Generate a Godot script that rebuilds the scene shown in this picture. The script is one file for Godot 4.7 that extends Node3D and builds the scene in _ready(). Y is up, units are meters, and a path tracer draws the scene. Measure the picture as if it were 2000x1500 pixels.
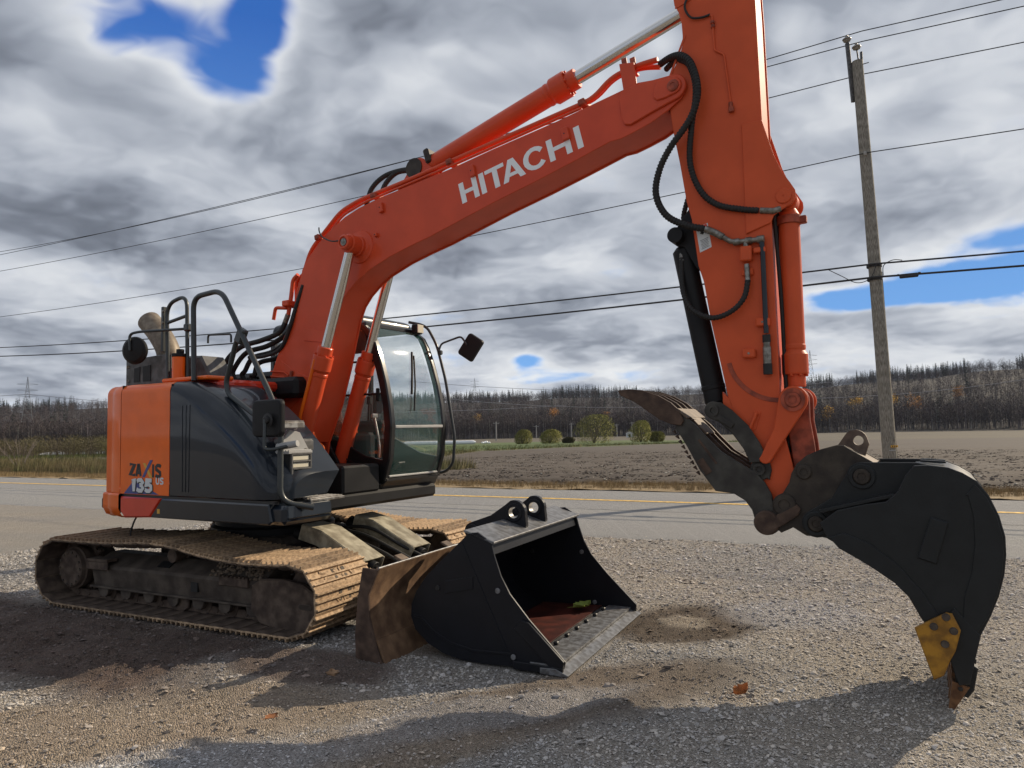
extends Node3D

# ------------------------------------------------------------------ geometry collector
class Geo:
	var v := PackedVector3Array()
	var n := PackedVector3Array()
	var col := PackedColorArray()
	var xf := Transform3D()
	var tint := Color.WHITE
	var colored := false

	func tri(a: Vector3, b: Vector3, c: Vector3, na: Vector3, nb: Vector3, nc: Vector3) -> void:
		if (b - a).cross(c - a).dot(na + nb + nc) > 0.0:
			var t = b
			b = c
			c = t
			t = nb
			nb = nc
			nc = t
		v.append(xf * a); v.append(xf * b); v.append(xf * c)
		n.append(xf.basis * na); n.append(xf.basis * nb); n.append(xf.basis * nc)
		if colored:
			col.append(tint); col.append(tint); col.append(tint)

	func flat(a: Vector3, b: Vector3, c: Vector3, out: Vector3) -> void:
		var m = (b - a).cross(c - a)
		if m.length_squared() < 1e-14:
			return
		m = m.normalized()
		if m.dot(out) < 0.0:
			m = -m
		tri(a, b, c, m, m, m)

	func quad(a: Vector3, b: Vector3, c: Vector3, d: Vector3, out: Vector3) -> void:
		flat(a, b, c, out)
		flat(a, c, d, out)

	# chamfered box
	func box(c: Vector3, size: Vector3, b := 0.0, basis := Basis()) -> void:
		var h = size * 0.5
		b = min(b, min(h.x, min(h.y, h.z)) * 0.6)
		var old = xf
		xf = xf * Transform3D(basis, c)
		for ax in 3:
			var u = (ax + 1) % 3
			var w = (ax + 2) % 3
			for s in [-1.0, 1.0]:
				var q = []
				for k in [[-1, -1], [1, -1], [1, 1], [-1, 1]]:
					var p = Vector3()
					p[ax] = s * h[ax]
					p[u] = k[0] * (h[u] - b)
					p[w] = k[1] * (h[w] - b)
					q.append(p)
				var o = Vector3()
				o[ax] = s
				quad(q[0], q[1], q[2], q[3], o)
				if b > 0.0:
					for s2 in [-1.0, 1.0]:
						var e = []
						for k in [-1.0, 1.0]:
							var p1 = Vector3()
							p1[ax] = s * h[ax]
							p1[u] = s2 * (h[u] - b)
							p1[w] = k * (h[w] - b)
							var p2 = Vector3()
							p2[ax] = s * (h[ax] - b)
							p2[u] = s2 * h[u]
							p2[w] = k * (h[w] - b)
							e.append_array([p1, p2])
						var o2 = Vector3()
						o2[ax] = s
						o2[u] = s2
						quad(e[0], e[1], e[3], e[2], o2)
		if b > 0.0:
			for sx in [-1.0, 1.0]:
				for sy in [-1.0, 1.0]:
					for sz in [-1.0, 1.0]:
						var s = Vector3(sx, sy, sz)
						var p = h * s
						flat(p - Vector3(0, sy * b, sz * b), p - Vector3(sx * b, 0, sz * b), p - Vector3(sx * b, sy * b, 0), s)
		xf = old

	# polygon in x-y, extruded along z, with a small bevel on the two faces
	func prism(poly: PackedVector2Array, z0: float, z1: float, bev := 0.004, smooth := 0.82) -> void:
		var p := PackedVector2Array(poly)
		if Geometry2D.is_polygon_clockwise(p):
			p.reverse()
		var m = p.size()
		var en := []
		for i in m:
			var d = (p[(i + 1) % m] - p[i]).normalized()
			en.append(Vector2(d.y, -d.x))
		var ins := PackedVector2Array()
		var va := []
		var vb := []
		for i in m:
			var a: Vector2 = en[(i + m - 1) % m]
			var b: Vector2 = en[i]
			var s = a + b
			var k = 1.0 / max(0.45, 1.0 + a.dot(b))
			ins.append(p[i] - s * k * bev)
			if a.dot(b) > smooth:
				var q = s.normalized()
				va.append(q)
				vb.append(q)
			else:
				va.append(a)
				vb.append(b)
		var lo = min(z0, z1)
		var hi = max(z0, z1)
		var idx = Geometry2D.triangulate_polygon(ins)
		for f in range(0, idx.size(), 3):
			for s in [[hi, 1.0], [lo, -1.0]]:
				var o = Vector3(0, 0, s[1])
				var A = ins[idx[f]]
				var B = ins[idx[f + 1]]
				var C = ins[idx[f + 2]]
				tri(Vector3(A.x, A.y, s[0]), Vector3(B.x, B.y, s[0]), Vector3(C.x, C.y, s[0]), o, o, o)
		for i in m:
			var j = (i + 1) % m
			var na = Vector3(vb[i].x, vb[i].y, 0)
			var nb = Vector3(va[j].x, va[j].y, 0)
			var a0 = Vector3(p[i].x, p[i].y, lo + bev)
			var a1 = Vector3(p[i].x, p[i].y, hi - bev)
			var b0 = Vector3(p[j].x, p[j].y, lo + bev)
			var b1 = Vector3(p[j].x, p[j].y, hi - bev)
			tri(a0, b0, b1, na, nb, nb)
			tri(a0, b1, a1, na, nb, na)
			if bev > 0.0:
				var ia = Vector3(ins[i].x, ins[i].y, hi)
				var ib = Vector3(ins[j].x, ins[j].y, hi)
				quad(a1, b1, ib, ia, (na + nb) * 0.5 + Vector3(0, 0, 1))
				ia.z = lo
				ib.z = lo
				quad(a0, b0, ib, ia, (na + nb) * 0.5 - Vector3(0, 0, 1))

	# plate with one round hole (keyhole triangulation), no bevel
	func plate_hole(poly: PackedVector2Array, c: Vector2, r: float, z0: float, z1: float) -> void:
		var p := PackedVector2Array(poly)
		if Geometry2D.is_polygon_clockwise(p):
			p.reverse()
		var best = 0
		for i in p.size():
			if p[i].distance_to(c) < p[best].distance_to(c):
				best = i
		var out := PackedVector2Array()
		for i in p.size() + 1:
			out.append(p[(best + i) % p.size()])
		var a0 = (p[best] - c).angle()
		var ring := PackedVector2Array()
		for i in 19:
			ring.append(c + Vector2.from_angle(a0 - TAU * i / 18.0) * r)
		# tiny opening so that the outline stays simple
		var side = (p[best] - c).normalized().orthogonal() * 1e-4
		out[0] -= side
		out[out.size() - 1] += side
		ring[0] += side
		ring[18] -= side
		var all := PackedVector2Array(out)
		all.append_array(ring)
		var idx = Geometry2D.triangulate_polygon(all)
		for f in range(0, idx.size(), 3):
			for s in [[z1, 1.0], [z0, -1.0]]:
				var o = Vector3(0, 0, s[1])
				tri(v3(all[idx[f]], s[0]), v3(all[idx[f + 1]], s[0]), v3(all[idx[f + 2]], s[0]), o, o, o)
		for i in p.size():
			var A = p[i]
			var B = p[(i + 1) % p.size()]
			var d = B - A
			quad(v3(A, z0), v3(B, z0), v3(B, z1), v3(A, z1), Vector3(d.y, -d.x, 0))
		for i in 18:
			var A = c + Vector2.from_angle(TAU * i / 18.0) * r
			var B = c + Vector2.from_angle(TAU * (i + 1) / 18.0) * r
			quad(v3(A, z0), v3(B, z0), v3(B, z1), v3(A, z1), v3(c - A, 0))

	func v3(a: Vector2, z: float) -> Vector3:
		return Vector3(a.x, a.y, z)

	func tube(pts: Array, r: float, sides := 10, r2 := -1.0, caps := true) -> void:
		if r2 < 0.0:
			r2 = r
		var m = pts.size()
		var up = Vector3.UP
		var d0 = (pts[1] - pts[0]).normalized()
		if abs(d0.y) > 0.9:
			up = Vector3.RIGHT
		var u = d0.cross(up).normalized()
		var last := []
		var lastn := []
		for i in m:
			var d: Vector3
			if i == 0:
				d = d0
			elif i == m - 1:
				d = (pts[i] - pts[i - 1]).normalized()
			else:
				d = ((pts[i] - pts[i - 1]).normalized() + (pts[i + 1] - pts[i]).normalized()).normalized()
			u = (u - d * u.dot(d)).normalized()
			var w = d.cross(u)
			var rr = lerp(r, r2, float(i) / (m - 1))
			var ring := []
			var rn := []
			for k in sides:
				var a = TAU * k / sides
				var q = u * cos(a) + w * sin(a)
				ring.append(pts[i] + q * rr)
				rn.append(q)
			if i > 0:
				for k in sides:
					var j = (k + 1) % sides
					tri(last[k], last[j], ring[j], lastn[k], lastn[j], rn[j])
					tri(last[k], ring[j], ring[k], lastn[k], rn[j], rn[k])
			if caps and (i == 0 or i == m - 1):
				for k in sides:
					flat(pts[i], ring[k], ring[(k + 1) % sides], -d if i == 0 else d)
			last = ring
			lastn = rn

	# profile: [radius, height] pairs along an axis; hard edges where the profile turns sharply
	func lathe(prof: Array, at: Vector3, axis: Vector3, sides := 20) -> void:
		axis = axis.normalized()
		var u = axis.cross(Vector3.UP if abs(axis.y) < 0.9 else Vector3.RIGHT).normalized()
		var w = axis.cross(u)
		for i in prof.size() - 1:
			var r0 = prof[i][0]
			var r1 = prof[i + 1][0]
			var h0 = prof[i][1]
			var h1 = prof[i + 1][1]
			var t = Vector2(h1 - h0, r0 - r1)
			if t.length() < 1e-7:
				continue
			t = t.normalized()
			var c0 = at + axis * h0
			var c1 = at + axis * h1
			for k in sides:
				var a = TAU * k / sides
				var b = TAU * (k + 1) / sides
				var qa = u * cos(a) + w * sin(a)
				var qb = u * cos(b) + w * sin(b)
				var na = qa * t.x + axis * t.y
				var nb = qb * t.x + axis * t.y
				if r0 > 0.0:
					tri(c0 + qa * r0, c0 + qb * r0, c1 + qb * r1, na, nb, nb)
				if r1 > 0.0:
					tri(c0 + qa * r0, c1 + qb * r1, c1 + qa * r1, na, nb, na)

	func rod(a: Vector3, b: Vector3, r: float, sides := 16) -> void:
		var bv = min(r * 0.12, 0.004)
		var l = a.distance_to(b)
		lathe([[0.0, 0.0], [r - bv, 0.0], [r, bv], [r, l - bv], [r - bv, l], [0.0, l]], a, b - a, sides)

	# smooth surface through a grid of points; out: a point that lies inside, or Vector3.INF to take the winding as it comes
	func sheet(g: Array, up: Vector3, wrap := false) -> void:
		var R = g.size()
		var C = g[0].size()
		var nn := []
		for i in R:
			var row := []
			for j in C:
				var j1 = (j + 1) % C if wrap else min(j + 1, C - 1)
				var j0 = (j + C - 1) % C if wrap else max(j - 1, 0)
				var a: Vector3 = g[min(i + 1, R - 1)][j] - g[max(i - 1, 0)][j]
				var b: Vector3 = g[i][j1] - g[i][j0]
				var q = a.cross(b)
				row.append(q.normalized() if q.length_squared() > 1e-16 else Vector3.ZERO)
			nn.append(row)
		var s = 1.0
		var mid: Vector3 = nn[R / 2][C / 2]
		if mid.dot(up) < 0.0:
			s = -1.0
		for i in R - 1:
			for j in (C if wrap else C - 1):
				var k = (j + 1) % C
				tri(g[i][j], g[i + 1][j], g[i + 1][k], nn[i][j] * s, nn[i + 1][j] * s, nn[i + 1][k] * s)
				tri(g[i][j], g[i + 1][k], g[i][k], nn[i][j] * s, nn[i + 1][k] * s, nn[i][k] * s)

	func mesh() -> ArrayMesh:
		var arr := []
		arr.resize(Mesh.ARRAY_MAX)
		arr[Mesh.ARRAY_VERTEX] = v
		arr[Mesh.ARRAY_NORMAL] = n
		if colored:
			arr[Mesh.ARRAY_COLOR] = col
		var m := ArrayMesh.new()
		m.add_surface_from_arrays(Mesh.PRIMITIVE_TRIANGLES, arr)
		return m

# ------------------------------------------------------------------ small helpers
var taken := {}
var rng := RandomNumberGenerator.new()
var fn := FastNoiseLite.new()
var M := {}
const ES := Vector3(0.8852, 0.0, 0.4651)      # along the road
const EN := Vector3(0.4651, 0.0, -0.8852)     # across it, away from the camera

func numbered(called: String) -> String:
	if not taken.has(called):
		taken[called] = 0
		return called
	taken[called] += 1
	return "%s_%03d" % [called, taken[called]]

func part(called: String, g: Geo, m: Material, parent: Node, label := "") -> MeshInstance3D:
	var o := MeshInstance3D.new()
	o.mesh = g.mesh()
	o.material_override = m
	return put(called, o, parent, label)

func put(called: String, o: Node3D, parent: Node, label := "") -> Node3D:
	if parent == self:
		o.name = numbered(called)
	else:
		var k = parent.get_meta("n_" + called, 0)
		o.name = called if k == 0 else "%s_%03d" % [called, k]
		parent.set_meta("n_" + called, k + 1)
	if label:
		o.set_meta("label", label)
	parent.add_child(o, true)
	return o

func again(called: String, like: MeshInstance3D, parent: Node) -> MeshInstance3D:
	var o := MeshInstance3D.new()
	o.mesh = like.mesh
	o.material_override = like.material_override
	return put(called, o, parent)

func group_node(called: String, parent: Node) -> Node3D:
	return put(called, Node3D.new(), parent)

func thing(called: String, label: String, category: String, at := Vector3.ZERO, turn := 0.0, group := "") -> Node3D:
	var o := Node3D.new()
	o.position = at
	o.rotation.y = turn
	put(called, o, self)
	return tag(o, label, category, group)

func tag(o: Node3D, label: String, category: String, group := "", kind := "") -> Node3D:
	o.set_meta("label", label)
	o.set_meta("category", category)
	if group:
		o.set_meta("group", group)
	if kind:
		o.set_meta("kind", kind)
	return o

func struct(called: String, g: Geo, m: Material, label := "") -> MeshInstance3D:
	var o = part(called, g, m, self, label)
	o.set_meta("kind", "structure")
	return o

func pv(a: Array) -> PackedVector2Array:
	var r := PackedVector2Array()
	for i in range(0, a.size(), 2):
		r.append(Vector2(a[i], a[i + 1]))
	return r

func arc(c: Vector2, r: float, a0: float, a1: float, k := 8) -> PackedVector2Array:
	var o := PackedVector2Array()
	for i in k + 1:
		o.append(c + Vector2.from_angle(deg_to_rad(lerp(a0, a1, float(i) / k))) * r)
	return o

func curve(pts: Array, k := 6) -> Array:
	var o := []
	for i in pts.size() - 1:
		var a: Vector3 = pts[max(i - 1, 0)]
		var b: Vector3 = pts[i]
		var c: Vector3 = pts[i + 1]
		var d: Vector3 = pts[min(i + 2, pts.size() - 1)]
		for j in k:
			o.append(b.cubic_interpolate(c, a, d, float(j) / k))
	o.append(pts[-1])
	return o

# polyline with rounded corners
func bent(pts: Array, r: float, k := 5) -> Array:
	var o := [pts[0]]
	for i in range(1, pts.size() - 1):
		var a: Vector3 = pts[i - 1]
		var b: Vector3 = pts[i]
		var c: Vector3 = pts[i + 1]
		var q = min(r, min(a.distance_to(b), b.distance_to(c)) * 0.49)
		var p0 = b + (a - b).normalized() * q
		var p1 = b + (c - b).normalized() * q
		for j in k + 1:
			var t = float(j) / k
			o.append(p0.lerp(b, t).lerp(b.lerp(p1, t), t))
	o.append(pts[-1])
	return o

func lin(r: float, g: float, b: float) -> Color:
	return Color(r, g, b).linear_to_srgb()

func noise_tex(kind: int, freq: float, octaves: int, lo: Color, hi: Color, size := 512, sd := 1, normal := false, a := 0.0, b := 1.0) -> NoiseTexture2D:
	var f := FastNoiseLite.new()
	f.noise_type = kind
	f.frequency = freq
	f.seed = sd
	f.fractal_octaves = octaves
	if octaves <= 1:
		f.fractal_type = FastNoiseLite.FRACTAL_NONE
	if kind == FastNoiseLite.TYPE_CELLULAR:
		f.cellular_return_type = FastNoiseLite.RETURN_CELL_VALUE if not normal else FastNoiseLite.RETURN_DISTANCE
		f.cellular_jitter = 1.0
	var t := NoiseTexture2D.new()
	t.width = size
	t.height = size
	t.seamless = true
	t.seamless_blend_skirt = 0.15
	t.noise = f
	t.generate_mipmaps = false
	var gr := Gradient.new()
	gr.set_color(0, lo)
	gr.set_color(1, hi)
	gr.set_offset(0, a)
	gr.set_offset(1, b)
	t.color_ramp = gr
	return t

func mat(c: Color, rough := 0.6, metal := 0.0, tex: Texture2D = null, scale := 1.0) -> StandardMaterial3D:
	var m := StandardMaterial3D.new()
	m.albedo_color = c
	m.roughness = rough
	m.metallic = metal
	if tex:
		m.albedo_texture = tex
		m.uv1_triplanar = true
		m.uv1_scale = Vector3.ONE * scale
	return m

func bump(m: StandardMaterial3D, tex: Texture2D, cm: float, scale := 0.0) -> StandardMaterial3D:
	m.heightmap_enabled = true
	m.heightmap_texture = tex
	m.heightmap_scale = cm
	m.uv1_triplanar = true
	if scale > 0.0:
		m.uv1_scale = Vector3.ONE * scale
	return m

func coat(m: StandardMaterial3D, k := 0.6, r := 0.08) -> StandardMaterial3D:
	m.clearcoat_enabled = true
	m.clearcoat = k
	m.clearcoat_roughness = r
	return m

func materials() -> void:
	var SX = FastNoiseLite.TYPE_SIMPLEX_SMOOTH
	var CE = FastNoiseLite.TYPE_CELLULAR
	var wear = noise_tex(SX, 0.008, 7, Color(0.955, 0.95, 0.945), Color(1, 1, 1), 512, 3, false, 0.3, 0.7)
	var dirt = noise_tex(SX, 0.012, 8, Color(0.70, 0.68, 0.66), Color(1, 1, 1), 512, 4, false, 0.25, 0.75)
	var rust = noise_tex(SX, 0.010, 8, Color(0.66, 0.60, 0.56), Color(1.0, 0.96, 0.9), 512, 5, false, 0.2, 0.8)
	var grit = noise_tex(SX, 0.09, 4, Color(0, 0, 0), Color(1, 1, 1), 512, 6)
	M.orange = coat(mat(lin(0.86, 0.145, 0.008), 0.42, 0.0, wear, 0.7), 0.35, 0.05)
	M.boom = coat(mat(lin(0.66, 0.080, 0.026), 0.45, 0.0, wear, 0.6), 0.25, 0.16)
	M.arm = coat(mat(lin(0.64, 0.098, 0.030), 0.55, 0.0, wear, 0.6), 0.12, 0.25)
	M.worn = mat(lin(0.42, 0.075, 0.03), 0.6, 0.0, dirt, 1.6)
	M.red = coat(mat(lin(0.62, 0.045, 0.018), 0.4, 0.0, wear, 0.7), 0.6, 0.08)
	M.navy = coat(mat(lin(0.012, 0.017, 0.025), 0.28, 0.0, wear, 0.8), 0.45, 0.03)
	M.black = mat(lin(0.016, 0.016, 0.017), 0.5, 0.0, wear, 1.0)
	M.cab = coat(mat(lin(0.012, 0.012, 0.013), 0.4, 0.0, wear, 1.0), 0.6, 0.12)
	M.rail = coat(mat(lin(0.016, 0.022, 0.024), 0.45), 0.3, 0.2)
	M.rubber = mat(lin(0.014, 0.013, 0.013), 0.65)
	M.hose = mat(lin(0.017, 0.016, 0.015), 0.7)
	M.chrome = mat(lin(0.62, 0.61, 0.59), 0.16, 1.0)
	M.steel = mat(lin(0.42, 0.41, 0.39), 0.38, 0.9, dirt, 2.0)
	M.fit = mat(lin(0.30, 0.29, 0.26), 0.45, 0.8, dirt, 4.0)
	M.alu = mat(lin(0.34, 0.34, 0.335), 0.5, 0.0, wear, 2.0)
	M.grey = mat(lin(0.10, 0.10, 0.10), 0.55, 0.1, dirt, 1.5)
	M.exhaust = mat(lin(0.26, 0.235, 0.195), 0.55, 0.2, rust, 2.2)
	M.shoe = bump(mat(lin(0.47, 0.345, 0.225), 0.85, 0.0, noise_tex(SX, 0.03, 6, Color(0.78, 0.75, 0.72), Color(1.0, 0.98, 0.95), 512, 21, false, 0.25, 0.6), 1.4), grit, 0.10)
	M.shoe_mud_shade = bump(mat(lin(0.33, 0.245, 0.165), 0.85, 0.0, noise_tex(SX, 0.03, 6, Color(0.74, 0.71, 0.68), Color(1.0, 0.98, 0.95), 512, 22, false, 0.25, 0.65), 1.4), grit, 0.10)  # darker copy of the dusty shoe, with shade put into its colour
	M.frame = bump(mat(lin(0.10, 0.088, 0.078), 0.8, 0.0, rust, 1.0), grit, 0.12)
	M.frame_b = bump(mat(lin(0.125, 0.10, 0.085), 0.8, 0.1, rust, 1.4), grit, 0.12)
	M.clay = bump(mat(lin(0.23, 0.175, 0.125), 0.95, 0.0, dirt, 2.0), grit, 0.5)
	M.cover = bump(mat(lin(0.42, 0.385, 0.29), 0.7, 0.2, dirt, 1.2), grit, 0.08)
	M.blade = bump(mat(lin(0.25, 0.165, 0.105), 0.7, 0.15, rust, 1.3), grit, 0.1)
	M.blade_s = bump(mat(lin(0.11, 0.075, 0.058), 0.75, 0.1, rust, 1.6), grit, 0.1)
	M.thumb = bump(mat(lin(0.055, 0.056, 0.053), 0.6, 0.1, rust, 1.2), grit, 0.06)
	M.tine = bump(mat(lin(0.10, 0.065, 0.048), 0.7, 0.1, rust, 1.5), grit, 0.1)
	M.coupler = bump(mat(lin(0.050, 0.042, 0.034), 0.62, 0.15, rust, 1.3), grit, 0.08)
	M.coupler_b = bump(mat(lin(0.19, 0.155, 0.13), 0.7, 0.1, rust, 1.6), grit, 0.08)
	M.bucket = bump(mat(lin(0.023, 0.025, 0.026), 0.40, 0.0, wear, 1.2), grit, 0.03)
	M.loose = coat(bump(mat(lin(0.012, 0.013, 0.017), 0.40, 0.0, wear, 1.2), grit, 0.02), 0.12, 0.2)
	M.loose_in = mat(lin(0.085, 0.018, 0.012), 0.5, 0.0, rust, 1.0)
	M.edge = mat(lin(0.22, 0.225, 0.235), 0.42, 0.3, dirt, 2.2)
	M.tooth = bump(mat(lin(0.23, 0.125, 0.06), 0.7, 0.2, rust, 2.5), grit, 0.08)
	M.yellow = mat(lin(0.42, 0.20, 0.012), 0.5, 0.0, dirt, 1.6)
	M.white = mat(lin(0.62, 0.64, 0.64), 0.5)
	M.letter = mat(lin(0.84, 0.87, 0.87), 0.4)
	M.ink = mat(lin(0.012, 0.012, 0.012), 0.5)
	M.blue = mat(lin(0.035, 0.055, 0.22), 0.4)
	M.gold = mat(lin(0.62, 0.33, 0.03), 0.4)
	M.green = mat(lin(0.02, 0.11, 0.07), 0.5)
	M.silver = mat(lin(0.33, 0.33, 0.32), 0.5, 0.2)
	M.beige = mat(lin(0.30, 0.28, 0.23), 0.7)
	M.seat = mat(lin(0.010, 0.010, 0.011), 0.9)
	M.roof_reflection = mat(lin(0.085, 0.028, 0.018), 0.5)  # brownish red reflection, painted as a plain dark colour
	M.lens = mat(lin(0.62, 0.58, 0.46), 0.15)
	for k in ["orange", "boom", "arm", "red", "navy", "bucket", "loose", "cab", "black"]:
		M[k].metallic_specular = 0.30
	var gl := StandardMaterial3D.new()
	gl.transparency = BaseMaterial3D.TRANSPARENCY_ALPHA
	gl.albedo_color = Color(0.40, 0.70, 0.68, 0.075)
	gl.roughness = 0.02
	gl.metallic_specular = 0.7
	M.glass = gl
	var g2 := gl.duplicate()
	g2.albedo_color = Color(0.4, 0.62, 0.6, 0.07)
	M.glass_side = g2
	M.mirror = mat(lin(0.7, 0.72, 0.74), 0.05, 1.0)
	# ground
	var stones = noise_tex(CE, 0.075, 1, Color(0.66, 0.65, 0.64), Color(1, 1, 1), 1024, 11)
	var stone_h = noise_tex(CE, 0.075, 1, Color(1, 1, 1), Color(0, 0, 0), 1024, 11, true)
	M.gravel = bump(mat(Color.WHITE, 0.95, 0.0, stones, 1.6), stone_h, 1.2)
	M.gravel.vertex_color_use_as_albedo = true
	M.gravel.uv1_world_triplanar = true
	M.pebble = mat(Color.WHITE, 0.9)
	M.pebble.vertex_color_use_as_albedo = true
	var tar = noise_tex(CE, 0.11, 1, Color(0.72, 0.72, 0.72), Color(1, 1, 1), 1024, 12)
	M.asphalt = bump(mat(Color.WHITE, 0.85, 0.0, tar, 2.2), noise_tex(CE, 0.11, 1, Color(1, 1, 1), Color(0, 0, 0), 1024, 12, true), 0.7)
	M.asphalt.vertex_color_use_as_albedo = true
	M.asphalt.uv1_world_triplanar = true
	M.paint = mat(lin(0.85, 0.54, 0.11), 0.7, 0.0, dirt, 1.3)
	M.crack = mat(lin(0.03, 0.03, 0.03), 0.95)
	M.soil = mat(Color.WHITE, 0.97, 0.0, noise_tex(SX, 0.05, 6, Color(0.66, 0.64, 0.62), Color(1, 1, 1), 1024, 13, false, 0.2, 0.8), 0.35)
	M.soil.vertex_color_use_as_albedo = true
	M.soil.uv1_world_triplanar = true
	M.plant = mat(Color.WHITE, 0.9)
	M.plant.vertex_color_use_as_albedo = true
	M.plant.backlight_enabled = true
	M.plant.backlight = Color(0.25, 0.25, 0.25)
	M.twig = mat(Color.WHITE, 0.95)
	M.twig.vertex_color_use_as_albedo = true
	M.wood = bump(mat(lin(0.38, 0.36, 0.315), 0.9, 0.0, noise_tex(SX, 0.03, 5, Color(0.55, 0.53, 0.5), Color(1, 1, 1), 512, 14, false, 0.25, 0.75), 1.0), grit, 0.4)
	M.wood.uv1_scale = Vector3(6, 0.35, 6)
	M.wire = mat(lin(0.02, 0.02, 0.022), 0.6)
	M.wire_far = mat(lin(0.22, 0.22, 0.24), 0.6)
	M.porcelain = mat(lin(0.30, 0.29, 0.27), 0.35)
	M.lattice = mat(lin(0.16, 0.17, 0.18), 0.6, 0.3)
	M.wrap = mat(lin(0.75, 0.76, 0.78), 0.4)
	M.dead_leaf = mat(lin(0.34, 0.12, 0.035), 0.8)
	M.dead_leaf.backlight_enabled = true
	M.dead_leaf.backlight = Color(0.3, 0.15, 0.05)
	M.brown_leaf = mat(lin(0.22, 0.085, 0.03), 0.85)
	M.pale_leaf = mat(lin(0.30, 0.19, 0.11), 0.85)
	M.green_leaf = mat(lin(0.22, 0.28, 0.05), 0.7)

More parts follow.
